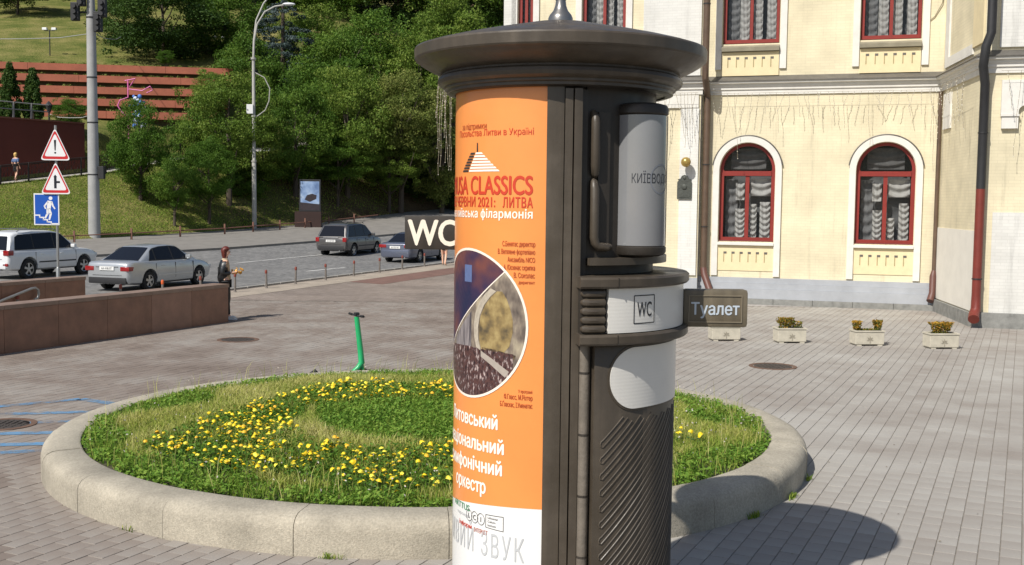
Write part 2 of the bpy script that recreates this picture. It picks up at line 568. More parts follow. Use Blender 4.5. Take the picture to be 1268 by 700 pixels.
BED_C, BED_RX, BED_RY = (-0.9, 12.62), 4.22, 4.05
KI = (0.276, 6.75)
def in_far(x, y):
    if y > FARY - 0.15: return True
    q = Vector((x, y, 0)); c = q.dot(CD); d = q - W0; a, p = d.dot(WD), d.dot(WN)
    return c > 18.2 or (-17.6 < a < 0.1 and 0 < p < 0.42) or (-17.6 < a < 0.1 and 4.46 < p < 4.9) or (-13.5 < a < -2.3 and 0.3 < p < 4.6)
pa = np.array([math.sin(R(25)), math.cos(R(25))]); pb = np.array([math.cos(R(25)), -math.sin(R(25))])
PL, PW, GAP = 0.24, 0.165, 0.0042
cand = []
for j in range(-230, 230):
    for i in range(-20, 140):
        c = pa * ((i + 0.5 * (j % 2)) * PL) + pb * (j * PW)
        x, y = c
        if y < 5.2 or y > FARY or abs(x) > 2.2 + y * 0.50 or in_far(x, y):
            continue
        if ((x - BED_C[0]) / (BED_RX - 0.1)) ** 2 + ((y - BED_C[1]) / (BED_RY - 0.1)) ** 2 < 1 or math.hypot(x - KI[0], y - KI[1]) < 0.6:
            continue
        cand.append((x, y))
cand = np.array(cand)
def paver_tint(x, y):
    z = min(1, max(0, (x + 2.5 + (14 - y) * 0.35) / 4.5))
    n = mnoise.noise(Vector((x * 0.35, y * 0.22, 3.3))) * 0.16 + mnoise.noise(Vector((x * 1.3, y * 0.9, 9.1))) * 0.08
    return 0.30 + 0.34 * z + n
ptint = np.array([paver_tint(x, y) for x, y in cand]) + rng.normal(0, 0.035, len(cand))
# those that show largest in the photograph become parts of their own
def proj(p):
    v = Vector(p) - Vector((0, 0, 2.85)); z = v.dot(fw)
    return 634 + 1360 * v.dot(rt) / z, 350 - 1360 * v.dot(up) / z
order = np.argsort(cand[:, 1])
single = []
for k in order:
    x, y = cand[k]
    px, py = proj((x, y, 0))
    if 2 < px < 1266 and py < 703 and not (556 < px < 838):
        single.append(k)
    if len(single) == 300: break
sset = set(int(k) for k in single)
L2, W2 = (PL - 0.0032) / 2, (PW - GAP) / 2
def paver_verts(cx, cy, z0, tx, ty, yaw=0.0):
    out = []
    for (sl, sw, h, ins) in ((-1, -1, -0.009, 0), (1, -1, -0.009, 0), (1, 1, -0.009, 0), (-1, 1, -0.009, 0), (-1, -1, 0, 0.003), (1, -1, 0, 0.003), (1, 1, 0, 0.003), (-1, 1, 0, 0.003)):
        l = sl * (L2 - ins); w = sw * (W2 - ins)
        cy_, sy_ = 1.0, yaw
        p = pa * (l * cy_ - w * sy_) + pb * (w * cy_ + l * sy_)
        out.append((cx + p[0], cy + p[1], h + z0 + (tx * l + ty * w if h == 0 else 0)))
    return out
PF = np.array([[4, 7, 6, 5], [0, 4, 5, 1], [1, 5, 6, 2], [2, 6, 7, 3], [3, 7, 4, 0]])
vs, fi, ti = [], [], []
kk = 0
for k in range(len(cand)):
    if k in sset: continue
    vs += paver_verts(cand[k, 0], cand[k, 1], rng.normal(0, 0.0008), rng.normal(0, 0.003), rng.normal(0, 0.004), rng.normal(0, 0.006))
    fi.append(PF + kk * 8); ti += [ptint[k]] * 5
    kk += 1
me = np_mesh('paver_field', np.array(vs), 4, np.concatenate(fi).ravel(), ti, [m_paver])
tag(put('paver_field', me, None, plaza), kind='stuff')
pvm = []
for q in range(14):
    v = paver_verts(0, 0, 0, rng.normal(0, 0.003), rng.normal(0, 0.004))
    pvm.append(np_mesh('paver', np.array(v), 4, PF.ravel(), [0.36 + 0.028 * q] * 5, [m_paver]))
for k in single:
    q = int(min(13, max(0, round((ptint[k] - 0.36) / 0.028))))
    o = put('paver', pvm[q], None, plaza)
    o.location = (cand[k, 0], cand[k, 1], rng.normal(0, 0.001)); o.rotation_euler = (0, 0, rng.normal(0, 0.006))

# light concrete strip and brick strip along the street
m_walk = mat('worn_concrete_tiles', (0.33, 0.28, 0.225), 0.9, 0.22, 1.2, 0.3, 30)
tag(MB().quad(tc_(-25, 18.15, 0.004), tc_(75, 18.15, 0.004), tc_(75, 19.5, 0.004), tc_(-25, 19.5, 0.004)).build('sidewalk_strip', m_walk), kind='structure')
m_redstrip = mat('red_brick_strip', (0.17, 0.095, 0.075), 0.9, 0.25, 2.0, 0.3, 30)
tag(MB().quad(tc_(34, 16.6, 0.004), tc_(62, 16.6, 0.004), tc_(62, 18.13, 0.004), tc_(34.5, 18.13, 0.004)).build('red_paving_strip', m_redstrip), kind='structure')

# blue parking marks sprayed on the paving, round a drain cover
m_blue = mat('worn_blue_paint', (0.07, 0.26, 0.5), 0.8, 0.25, 9, col2=(0.2, 0.28, 0.36))
wear_off(m_blue, 2.2, 0.42, 0.56)
b = MB()
def mark(p, q, w):
    p, q = Vector((*p, 0)), Vector((*q, 0)); n = (q - p).normalized().cross(Vector((0, 0, 1))) * w / 2
    z = Vector((0, 0, 0.006))
    b.quad(p + n + z, q + n + z, q - n + z, p - n + z)
for (p, q) in (((-7.6, 14.3), (-6.1, 15.4)), ((-6.1, 15.4), (-5.3, 14.95)), ((-7.6, 14.05), (-5.5, 14.5)), ((-7.4, 13.45), (-5.35, 13.9)), ((-7.1, 12.9), (-5.25, 13.2)), ((-6.6, 12.35), (-5.0, 12.6)), ((-6.3, 11.85), (-5.0, 12.3)), ((-7.0, 12.2), (-6.3, 11.85))):
    mark(p, q, 0.17)
tag(b.build('blue_floor_marking', m_blue), 'faded blue lines sprayed on the paving left of the flower bed', 'road marking')

# manhole covers
m_cast = mat('cast_iron', (0.055, 0.045, 0.038), 0.7, 0.3, 12, 0.3, 40)
def cover(x, y, r, label):
    t = empty('manhole_cover', (x, y, 0.003))
    b = MB().lathe([(0, 0.003), (r, 0.003), (r, -0.008)], 28)
    b.build('lid', m_cast, t)
    b = MB().lathe([(r + 0.015, -0.008), (r + 0.015, 0.006), (r + 0.09, 0.006), (r + 0.09, -0.008)], 28)
    b.build('rim', mat('rusty_cast_iron', (0.13, 0.075, 0.05), 0.85, 0.3, 8), t)
    b = MB()
    for i in range(-3, 4):
        for j in range(-3, 4):
            if math.hypot(i, j) < 3.3:
                b.box(i * r / 4 - r * 0.08, i * r / 4 + r * 0.08, j * r / 4 - r * 0.08, j * r / 4 + r * 0.08, 0.003, 0.009)
    tag(b.build('tread', m_cast, t), kind='stuff')
    tag(t, label, 'manhole cover')
cover(4.65, 19.35, 0.33, 'rusty round manhole cover in the grey paving in front of the planters')
cover(-5.56, 22.2, 0.33, 'round manhole cover in the brown paving right of the granite parapet')
cover(-6.35, 13.6, 0.30, 'dark drain cover in the middle of the blue floor lines')

# ---- road
m_road = bpy.data.materials.new('stone_setts')
m_road.use_nodes = True
nt = m_road.node_tree
bs = nt.nodes['Principled BSDF']
bs.inputs['Roughness'].default_value = 0.8
tc = nt.nodes.new('ShaderNodeTexCoord')
vo = nt.nodes.new('ShaderNodeTexVoronoi'); vo.inputs['Scale'].default_value = 7.0
nt.links.new(tc.outputs['Object'], vo.inputs['Vector'])
n = nt.nodes.new('ShaderNodeTexNoise'); n.inputs['Scale'].default_value = 0.5; n.inputs['Detail'].default_value = 7
nt.links.new(tc.outputs['Object'], n.inputs['Vector'])
cr = nt.nodes.new('ShaderNodeValToRGB')
cr.color_ramp.elements[0].color = (0.07, 0.07, 0.07, 1); cr.color_ramp.elements[1].color = (0.27, 0.262, 0.25, 1)
sep = nt.nodes.new('ShaderNodeSeparateColor'); nt.links.new(vo.outputs['Color'], sep.inputs[0])
ad = nt.nodes.new('ShaderNodeMath'); ad.operation = 'MULTIPLY_ADD'; ad.inputs[1].default_value = 0.45
ad2 = nt.nodes.new('ShaderNodeMath'); ad2.operation = 'MULTIPLY'; ad2.inputs[1].default_value = 0.55
nt.links.new(n.outputs[0], ad2.inputs[0]); nt.links.new(sep.outputs[0], ad.inputs[0]); nt.links.new(ad2.outputs[0], ad.inputs[2])
nt.links.new(ad.outputs[0], cr.inputs[0]); nt.links.new(cr.outputs[0], bs.inputs['Base Color'])
bp = nt.nodes.new('ShaderNodeBump'); bp.inputs['Distance'].default_value = 0.02; bp.inputs['Strength'].default_value = 0.6; bp.invert = True
nt.links.new(vo.outputs['Distance'], bp.inputs['Height']); nt.links.new(bp.outputs[0], bs.inputs['Normal'])
RZ = -0.09
near_k = [tc_(-25, 19.85, RZ), tc_(20, 19.85, RZ), tc_(45, 19.85, RZ), tc_(52, 19.85, RZ + 0.02), tc_(60, 19.85, 0.15), tc_(72, 19.85, 0.6), tc_(90, 19.85, 1.3), tc_(115, 19.85, 2.2)]
far_k = [(-45, -2, RZ), (-31, 31, RZ), (-21.4, 49.6, 0.0), (-15.1, 57.8, 0.2), (-11.3, 64, 0.4), (-4, 77, 0.9), (4, 92, 1.5), (17, 118, 2.3)]
K = 8
vs, fs = [], []
for i in range(len(near_k)):
    for k in range(K + 1):
        f = k / K
        vs.append(tuple(near_k[i][d] * (1 - f) + far_k[i][d] * f for d in range(3)))
for i in range(len(near_k) - 1):
    for k in range(K):
        fs.append((i * (K + 1) + k, (i + 1) * (K + 1) + k, (i + 1) * (K + 1) + k + 1, i * (K + 1) + k + 1))
tag(MB().add(vs, fs).build('road', m_road), kind='structure')
# kerb stones on the near side
m_kerb = mat('grey_granite', (0.30, 0.285, 0.26), 0.85, 0.2, 4, 0.3, 60)
kerb = tag(empty('road_kerb', tc_(0, 19.7, 0)), kind='structure')
kmesh = MB().bbox(-0.485, 0.485, -0.08, 0.08, -0.14, 0.055, 0.018).mesh('kerb_stone', True)
ang = math.atan2(TD.y, TD.x)
for i in range(-6, 58):
    o = put('kerb_stone', kmesh, m_kerb, kerb)
    p = Vector(tc_(i * 1.0, 19.76, 0)) - kerb.location
    zz = 0 if i < 50 else (i - 50) * 0.022
    o.location = (p.x, p.y, zz); o.rotation_euler = (0, random.uniform(-.004, .004), ang)
# lane lines
m_line = mat('worn_white_road_paint', (0.66, 0.65, 0.62), 0.75, 0.1, 3)
wear_off(m_line, 1.6, 0.36, 0.48)
def lane(p, q, w, name='lane_marking'):
    p, q = Vector(p), Vector(q); n = (q - p).normalized().cross(Vector((0, 0, 1))) * w / 2
    return tag(MB().quad(p + n, q + n, q - n, p - n).build(name, m_line), kind='structure')
lane((-15.5, 43.7, RZ + .02), (-12.7, 49.6, RZ + .04), 0.16); lane((-12.7, 49.6, RZ + .05), (-7.9, 59.6, 0.17), 0.16)
lane((-8.55, 45.2, RZ + .015), (-7.3, 48.0, RZ + .02), 0.18)
lane((-12.9, 58.4, 0.16), (-11.7, 61.2, 0.28), 0.16)

# ---- far pavement and hillside, lofted through surveyed cross sections
ROWS = [
 [(-49, 0, -0.02), (-36, 36, 0.05), (-24.8, 55.5, 0.20), (-20.2, 60.0, 0.38), (-16.4, 65.5, 0.55), (-11.6, 74, 0.95), (-5.9, 83, 1.6), (0, 93, 2.2), (10, 106, 2.8)],
 [(-52, 0, 0.2), (-38, 36, 0.2), (-26.6, 57, 0.41), (-22.6, 63, 0.6), (-19, 69, 0.8), (-13.8, 77, 1.2), (-8.3, 86, 2.0), (-2, 96, 2.6), (8, 108, 3)],
 [(-57, 4, 2.4), (-43, 44, 2.4), (-30.3, 65, 3.6), (-26.3, 71, 4.5), (-22.4, 78, 5.8), (-16.5, 86, 7), (-11, 95, 8.3), (-4, 106, 9), (7, 118, 9)],
 [(-58.5, 5, 2.4), (-44.5, 45, 2.4), (-31.9, 66.1, 3.6), (-27.9, 72.1, 4.5), (-24.0, 79, 5.8), (-18, 87, 7.2), (-12.5, 96, 8.6), (-5.5, 107, 9.4), (5.5, 119, 9.3)],
 [(-59.5, 6, 7.3), (-45.8, 46, 7.3), (-33.0, 67.0, 7.25), (-28.6, 73.2, 7.0), (-24.6, 80.5, 7.2), (-18.5, 89, 9), (-13, 98, 10.5), (-6, 109, 11.5), (5, 121, 11)],
 [(-75, 40, 8), (-54, 72, 8.2), (-38, 77.5, 8.5), (-31, 80, 8.7), (-24, 83.5, 9), (-19.5, 94, 12), (-14, 104, 14), (-7, 116, 16), (4, 128, 15)],
 [(-85, 60, 13), (-60, 86, 13.0), (-42, 89, 13.1), (-34.5, 91, 13.2), (-27, 93.5, 13.4), (-22, 101, 16), (-17, 112, 18), (-9, 124, 20), (3, 136, 19)],
 [(-100, 80, 18), (-70, 105, 18.3), (-50, 106, 18.5), (-41, 107, 18.5), (-31, 108, 18.5), (-25, 118, 22), (-19, 130, 25), (-10, 142, 27), (3, 155, 26)],
 [(-140, 130, 32), (-95, 150, 32), (-72, 152, 32.5), (-58, 152, 32.5), (-43, 154, 32.5), (-33, 160, 34), (-23, 170, 37), (-12, 180, 39), (5, 190, 39)],
]
def row_pt(r, u):
    k = min(len(ROWS[r]) - 2, int(u)); f = u - k
    a, b_ = ROWS[r][k], ROWS[r][k + 1]
    return Vector([a[d] * (1 - f) + b_[d] * f for d in range(3)])
TERR = []                                    # sampled points for placing things
def loft(name, ra, rb, sub, material, kind='structure', bumpy=0.0):
    U = 8 * 12
    vs, fs = [], []
    for r in range(ra, rb):
        n = sub if r == rb - 1 else sub - 1
        for k in range(n + 1):
            if r > ra and k == 0 and False: continue
            f = k / sub
            for i in range(U + 1):
                u = i * 8 / U
                p = row_pt(r, u).lerp(row_pt(r + 1, u), f)
                if bumpy and 0 < k:
                    p.z += bumpy * mnoise.noise(p * 0.25)
                vs.append(p[:]); TERR.append(p[:])
    rows = len(vs) // (U + 1)
    for r in range(rows - 1):
        for i in range(U):
            fs.append((r * (U + 1) + i, r * (U + 1) + i + 1, (r + 1) * (U + 1) + i + 1, (r + 1) * (U + 1) + i))
    return tag(MB().add(vs, fs).build(name, material, smooth=True, angle=60), kind=kind)
def grass_mat(name, c1, c2, c3, wood=True):
    m = bpy.data.materials.new(name); m.use_nodes = True
    nt = m.node_tree; b = nt.nodes['Principled BSDF']
    b.inputs['Roughness'].default_value = 0.95; b.inputs['Specular IOR Level'].default_value = 0.1
    tc = nt.nodes.new('ShaderNodeTexCoord')
    n = nt.nodes.new('ShaderNodeTexNoise'); n.inputs['Scale'].default_value = 0.35; n.inputs['Detail'].default_value = 9; n.inputs['Roughness'].default_value = 0.7
    nt.links.new(tc.outputs['Object'], n.inputs['Vector'])
    cr = nt.nodes.new('ShaderNodeValToRGB'); e = cr.color_ramp.elements
    e.new(0.5)
    for q, (p, c) in zip(e, ((0.36, c1), (0.5, c2), (0.66, c3))): q.position = p; q.color = (*c, 1)
    nt.links.new(n.outputs[0], cr.inputs[0])
    # bare earth where the wood stands, darkened to paint in tree shade; grass elsewhere
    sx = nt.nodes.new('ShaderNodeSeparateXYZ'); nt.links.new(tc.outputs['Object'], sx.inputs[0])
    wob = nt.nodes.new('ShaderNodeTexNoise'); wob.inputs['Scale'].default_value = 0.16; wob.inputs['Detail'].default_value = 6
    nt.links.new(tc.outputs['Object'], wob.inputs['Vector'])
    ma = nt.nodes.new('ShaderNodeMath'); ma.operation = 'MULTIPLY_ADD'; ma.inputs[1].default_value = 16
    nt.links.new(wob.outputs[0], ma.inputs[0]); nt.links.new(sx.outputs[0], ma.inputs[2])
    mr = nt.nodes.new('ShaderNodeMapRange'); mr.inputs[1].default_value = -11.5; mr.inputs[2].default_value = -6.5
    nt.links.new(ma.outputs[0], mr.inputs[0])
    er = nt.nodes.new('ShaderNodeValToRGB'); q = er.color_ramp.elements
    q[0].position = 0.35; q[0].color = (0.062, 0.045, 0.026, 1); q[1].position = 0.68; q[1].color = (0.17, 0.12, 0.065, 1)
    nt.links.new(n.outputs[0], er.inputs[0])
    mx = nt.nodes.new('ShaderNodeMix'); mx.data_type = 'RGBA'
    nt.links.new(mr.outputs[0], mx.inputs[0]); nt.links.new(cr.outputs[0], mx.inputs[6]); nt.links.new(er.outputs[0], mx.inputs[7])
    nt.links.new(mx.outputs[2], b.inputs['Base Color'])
    n2 = nt.nodes.new('ShaderNodeTexNoise'); n2.inputs['Scale'].default_value = 6; n2.inputs['Detail'].default_value = 8
    nt.links.new(tc.outputs['Object'], n2.inputs['Vector'])
    bp = nt.nodes.new('ShaderNodeBump'); bp.inputs['Distance'].default_value = 0.25; bp.inputs['Strength'].default_value = 0.7
    nt.links.new(n2.outputs[0], bp.inputs['Height']); nt.links.new(bp.outputs[0], b.inputs['Normal'])
    return m
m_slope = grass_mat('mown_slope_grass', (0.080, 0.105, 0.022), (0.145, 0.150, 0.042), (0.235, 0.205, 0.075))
m_asph = mat('pale_asphalt', (0.21, 0.195, 0.175), 0.9, 0.15, 1.5, 0.3, 20)
m_path = mat('path_concrete', (0.36, 0.34, 0.31), 0.9, 0.15, 2)
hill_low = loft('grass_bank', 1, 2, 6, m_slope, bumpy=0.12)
hill_path = loft('hill_path', 2, 3, 2, m_path)
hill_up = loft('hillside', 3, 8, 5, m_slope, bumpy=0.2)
# far pavement with its kerb
vs, fs = [], []
FK = [(-45, -2, 0.03), (-31, 31, 0.03), (-21.4, 49.6, 0.12), (-15.1, 57.8, 0.32), (-11.3, 64, 0.52), (-4, 77, 1.02), (4, 92, 1.62), (17, 118, 2.42)]
for i in range(41):
    u = i * 7 / 40
    k = min(6, int(u)); f = u - k
    a = Vector(FK[k]).lerp(Vector(FK[k + 1]), f)
    ur = (0.0 if u < 1 else 0) + u * 8 / 7
    w = row_pt(1, ur); w = Vector((w.x, w.y, w.z + 0.02))
    vs += [(a.x, a.y, a.z - 0.14), a[:], w[:]]
for i in range(40):
    fs += [(3 * i, 3 * i + 3, 3 * i + 4, 3 * i + 1), (3 * i + 1, 3 * i + 4, 3 * i + 5, 3 * i + 2)]
tag(MB().add(vs, fs).build('far_pavement', m_asph), kind='structure')
TERR_NP = np.array(TERR)
def ground_z(x, y):
    d = (TERR_NP[:, 0] - x) ** 2 + (TERR_NP[:, 1] - y) ** 2
    k = np.argpartition(d, 4)[:4]
    w = 1 / (d[k] + 0.05)
    return float((TERR_NP[k, 2] * w).sum() / w.sum())

# ---- flower bed
def ell(a, inset=0.0, z=0.0):
    return Vector((BED_C[0] + (BED_RX - inset) * math.cos(a), BED_C[1] + (BED_RY - inset) * math.sin(a), z))
m_conc = mat('exposed_aggregate_concrete', (0.40, 0.36, 0.285), 0.9, 0.20, 48.0, 0.4, 90, detail=3)
stain(m_conc, 1.3, 0.72, 1.12)
bedk = empty('flower_bed_kerb', (BED_C[0], BED_C[1], 0))
tag(bedk, 'low round concrete kerb ring enclosing the flower bed behind the toilet column', 'kerb')
prof = [(0.0, -0.03), (0.0, 0.20), (0.012, 0.25), (0.045, 0.292), (0.095, 0.316), (0.15, 0.322), (0.36, 0.326), (0.385, 0.31), (0.385, 0.0)]
NS = 21
for s_ in range(NS):
    a0 = R(258.6) + 2 * PI * s_ / NS; a1 = a0 + 2 * PI / NS
    g = 0.0007
    vs, fs = [], []
    n = 10
    dz = random.uniform(-0.004, 0.004); do = random.uniform(-0.004, 0.006)
    for k in range(n + 1):
        a = a0 + g + (a1 - a0 - 2 * g) * k / n
        for q, (ins, z) in enumerate(prof):
            jit = 0.0015 * mnoise.noise(Vector((a * 9, q * 1.7, 0)))
            p = ell(a, ins + do + jit) - Vector((BED_C[0], BED_C[1], 0))
            vs.append((p.x, p.y, z + (dz + jit if z > 0.1 else 0)))
    P_ = len(prof)
    for k in range(n):
        for q in range(P_ - 1):
            fs.append((k * P_ + q, (k + 1) * P_ + q, (k + 1) * P_ + q + 1, k * P_ + q + 1))
    fs += [tuple(range(P_)), tuple(n * P_ + q for q in range(P_ - 1, -1, -1))]
    MB().add(vs, fs).build('kerb_segment', m_conc, bedk, smooth=True, angle=50)
# soil mound
m_bedsoil = mat('dark_bed_soil', (0.055, 0.042, 0.028), 0.95, 0.3, 5, 0.5, 30, col2=(0.06, 0.07, 0.02))
def bed_z(x, y):
    q = ((x - BED_C[0]) / (BED_RX - 0.38)) ** 2 + ((y - BED_C[1]) / (BED_RY - 0.38)) ** 2
    return 0.27 + 0.10 * max(0, 1 - q)
vs, fs = [(BED_C[0], BED_C[1], bed_z(*BED_C))], []
NR, NA = 10, 48
for r in range(1, NR + 1):
    for k in range(NA):
        p = ell(2 * PI * k / NA, 0)
        x = BED_C[0] + (p.x - BED_C[0]) * (BED_RX - 0.39) / BED_RX * r / NR; y = BED_C[1] + (p.y - BED_C[1]) * (BED_RY - 0.39) / BED_RY * r / NR
        vs.append((x, y, bed_z(x, y)))
for k in range(NA):
    fs.append((0, 1 + k, 1 + (k + 1) % NA))
for r in range(NR - 1):
    for k in range(NA):
        fs.append((1 + r * NA + k, 1 + (r + 1) * NA + k, 1 + (r + 1) * NA + (k + 1) % NA, 1 + r * NA + (k + 1) % NA))
tag(MB().add(vs, fs).build('flower_bed_soil', m_bedsoil, smooth=True), kind='structure')

FL_POLY = [(-3.78, 10.97), (-3.54, 11.82), (-3.16, 12.8), (-2.64, 14.1), (-2.1, 14.66), (-0.84, 14.61), (0.6, 14.4), (0.6, 13.6), (-0.78, 13.5), (-1.61, 13.34), (-2.36, 12.85), (-2.41, 11.88), (-1.92, 10.88), (-1.29, 10.73), (-0.63, 10.95), (0.3, 10.6), (0.3, 9.5), (-0.54, 9.48), (-1.07, 8.92 + .35), (-1.47, 9.5), (-2.14, 9.85), (-2.84, 9.97)]
GR_POLY = [(-2.32, 12.86), (-1.62, 13.45), (-0.78, 13.5), (0.6, 13.5), (0.7, 11.2), (-0.65, 11.14), (-1.36, 11.1), (-2.02, 11.58)]
def inside(poly, X, Y):
    r = np.zeros(len(X), bool); n = len(poly)
    for i in range(n):
        x1, y1 = poly[i]; x2, y2 = poly[(i + 1) % n]
        c = ((y1 > Y) != (y2 > Y)) & (X < (x2 - x1) * (Y - y1) / (y2 - y1 + 1e-9) + x1)
        r ^= c
    return r
def bed_points(n, rmax=0.985):
    a = rng.uniform(0, 2 * PI, n); q = np.sqrt(rng.uniform(0, rmax ** 2, n))
    return BED_C[0] + (BED_RX - 0.39) * q * np.cos(a), BED_C[1] + (BED_RY - 0.39) * q * np.sin(a), q
def bedz_np(X, Y):
    q = ((X - BED_C[0]) / (BED_RX - 0.38)) ** 2 + ((Y - BED_C[1]) / (BED_RY - 0.38)) ** 2
    return 0.27 + 0.10 * np.maximum(0, 1 - q)
def blades(X, Y, Z, h, w, lean, tint, name, material):
    n = len(X)
    a = rng.uniform(0, 2 * PI, n); la = rng.uniform(0, 2 * PI, n)
    dx, dy = np.cos(a) * w / 2, np.sin(a) * w / 2
    lx, ly = np.cos(la) * lean * h, np.sin(la) * lean * h
    co = np.empty((n, 5, 3))
    co[:, 0] = np.c_[X - dx, Y - dy, Z]; co[:, 1] = np.c_[X + dx, Y + dy, Z]
    co[:, 2] = np.c_[X + dx * .8 + lx * .35, Y + dy * .8 + ly * .35, Z + h * .6]
    co[:, 3] = np.c_[X - dx * .8 + lx * .35, Y - dy * .8 + ly * .35, Z + h * .6]
    co[:, 4] = np.c_[X + lx, Y + ly, Z + h * (1 - 0.25 * lean)]
    idx = np.arange(n)[:, None] * 5
    f = np.concatenate([np.c_[idx, idx + 1, idx + 2], np.c_[idx, idx + 2, idx + 3], np.c_[idx + 3, idx + 2, idx + 4]], 1)
    return tag(put(name, np_mesh(name, co.reshape(-1, 3), 3, f.ravel(), np.repeat(tint, 3), [material])), kind='stuff')
def leaves(X, Y, Z, size, tint, name, material, flat=0.6):
    n = len(X)
    nx = rng.normal(0, flat, n); ny = rng.normal(0, flat, n); N = np.c_[nx, ny, np.ones(n)]; N /= np.linalg.norm(N, axis=1)[:, None]
    t = np.cross(N, rng.normal(size=(n, 3))); t /= np.linalg.norm(t, axis=1)[:, None]
    bt = np.cross(N, t)
    c = np.c_[X, Y, Z]
    s = size[:, None]
    co = np.empty((n, 4, 3))
    co[:, 0] = c - t * s; co[:, 1] = c + bt * s * .55 + N * s * .15; co[:, 2] = c + t * s; co[:, 3] = c - bt * s * .55 + N * s * .15
    return tag(put(name, np_mesh(name, co.reshape(-1, 3), 4, np.arange(n * 4), tint, [material])), kind='stuff')
m_blade = attr_mat('grass_blades', [(0.0, (0.08, 0.19, 0.02)), (0.35, (0.20, 0.31, 0.04)), (0.65, (0.42, 0.44, 0.10)), (1.0, (0.62, 0.57, 0.25))], 0.7, trans=0.35)
m_leaf = attr_mat('clover_leaves', [(0.0, (0.055, 0.13, 0.016)), (0.5, (0.13, 0.26, 0.032)), (1.0, (0.26, 0.38, 0.06))], 0.6, trans=0.35)
X, Y, Q = bed_points(150000)
Z = bedz_np(X, Y)
AN = np.arctan2(Y - BED_C[1], X - BED_C[0])
edge = Q > 0.86 - 0.06 * np.sin(AN * 5) - 0.05 * np.sin(AN * 11 + 1)
infl = inside(FL_POLY, X, Y); ingr = inside(GR_POLY, X, Y)
ns = np.array([mnoise.noise(Vector((x * 1.1, y * 1.1, 0.0))) for x, y in zip(X[::10], Y[::10])]).repeat(10)[:len(X)]
keep = ~(edge & (rng.random(len(X)) < 0.65)) & ~(infl & (rng.random(len(X)) < 0.6)) & ~(ingr & (rng.random(len(X)) < 0.4))
nsx = np.array([mnoise.noise(Vector((x * 1.1, y * 1.1, 0.0))) for x, y in zip(X[keep], Y[keep])])
X1, Y1, Z1 = X[keep], Y[keep], Z[keep]
ti = np.clip(rng.normal(0.66, 0.16, len(X1)) + 0.35 * nsx - 0.34 * edge[keep] - 0.25 * infl[keep] - 0.42 * ingr[keep], 0, 1)
hh = rng.uniform(0.06, 0.15, len(X1)) * (1 + 0.35 * nsx) * np.where(ingr[keep], 0.8, 1.0)
blades(X1, Y1, Z1, hh, rng.uniform(0.006, 0.011, len(X1)), rng.uniform(0.1, 0.9, len(X1)), ti, 'bed_grass', m_blade)
X, Y, Q = bed_points(95000, 1.0)
AN = np.arctan2(Y - BED_C[1], X - BED_C[0])
edge = Q > 0.86 - 0.06 * np.sin(AN * 5) - 0.05 * np.sin(AN * 11 + 1)
infl = inside(FL_POLY, X, Y); ingr = inside(GR_POLY, X, Y)
keep = (edge & (rng.random(len(X)) < 0.95 * np.clip(1.15 + 1.4 * np.sin(AN * 7 + Q * 9) * np.sin(AN * 17), 0.25, 1))) | (infl & (rng.random(len(X)) < 0.55)) | (ingr & (rng.random(len(X)) < 0.9))
X, Y, edge, infl, ingr, Q = X[keep], Y[keep], edge[keep], infl[keep], ingr[keep], Q[keep]
nsx = np.array([mnoise.noise(Vector((x * 2.3, y * 2.3, 5.0))) for x, y in zip(X, Y)])
top = 0.055 + 0.05 * nsx + 0.03 * infl
Z = bedz_np(X, Y) + rng.uniform(0.02, 1, len(X)) * np.maximum(0.03, top + 0.04)
ti = np.clip(rng.normal(0.5, 0.2, len(X)) + 0.2 * edge + 0.15 * ingr - 0.22 * infl, 0, 1)
leaves(X, Y, Z, rng.uniform(0.014, 0.03, len(X)), ti, 'bed_clover', m_leaf)
# tall seed stalks along the rim
a = rng.uniform(0, 2 * PI, 420); q = rng.uniform(0.88, 1.0, 420)
X = BED_C[0] + (BED_RX - 0.42) * q * np.cos(a); Y = BED_C[1] + (BED_RY - 0.42) * q * np.sin(a)
blades(X, Y, bedz_np(X, Y), rng.uniform(0.18, 0.42, 420), np.full(420, 0.006), rng.uniform(0.1, 0.5, 420), rng.uniform(0.5, 1, 420), 'seed_stalks', m_blade)
m_seed = attr_mat('pale_seed_heads', [(0, (0.42, 0.36, 0.30)), (1, (0.62, 0.58, 0.55))], 0.9, trans=0.2)
a = rng.uniform(0, 2 * PI, 500); q = np.sqrt(rng.uniform(0.45, 1.0, 500))
X = BED_C[0] + (BED_RX - 0.40) * q * np.cos(a); Y = BED_C[1] + (BED_RY - 0.40) * q * np.sin(a)
leaves(X, Y, bedz_np(X, Y) + rng.uniform(0.1, 0.30, 500), rng.uniform(0.008, 0.016, 500), rng.random(500), 'seed_heads', m_seed, 2.0)

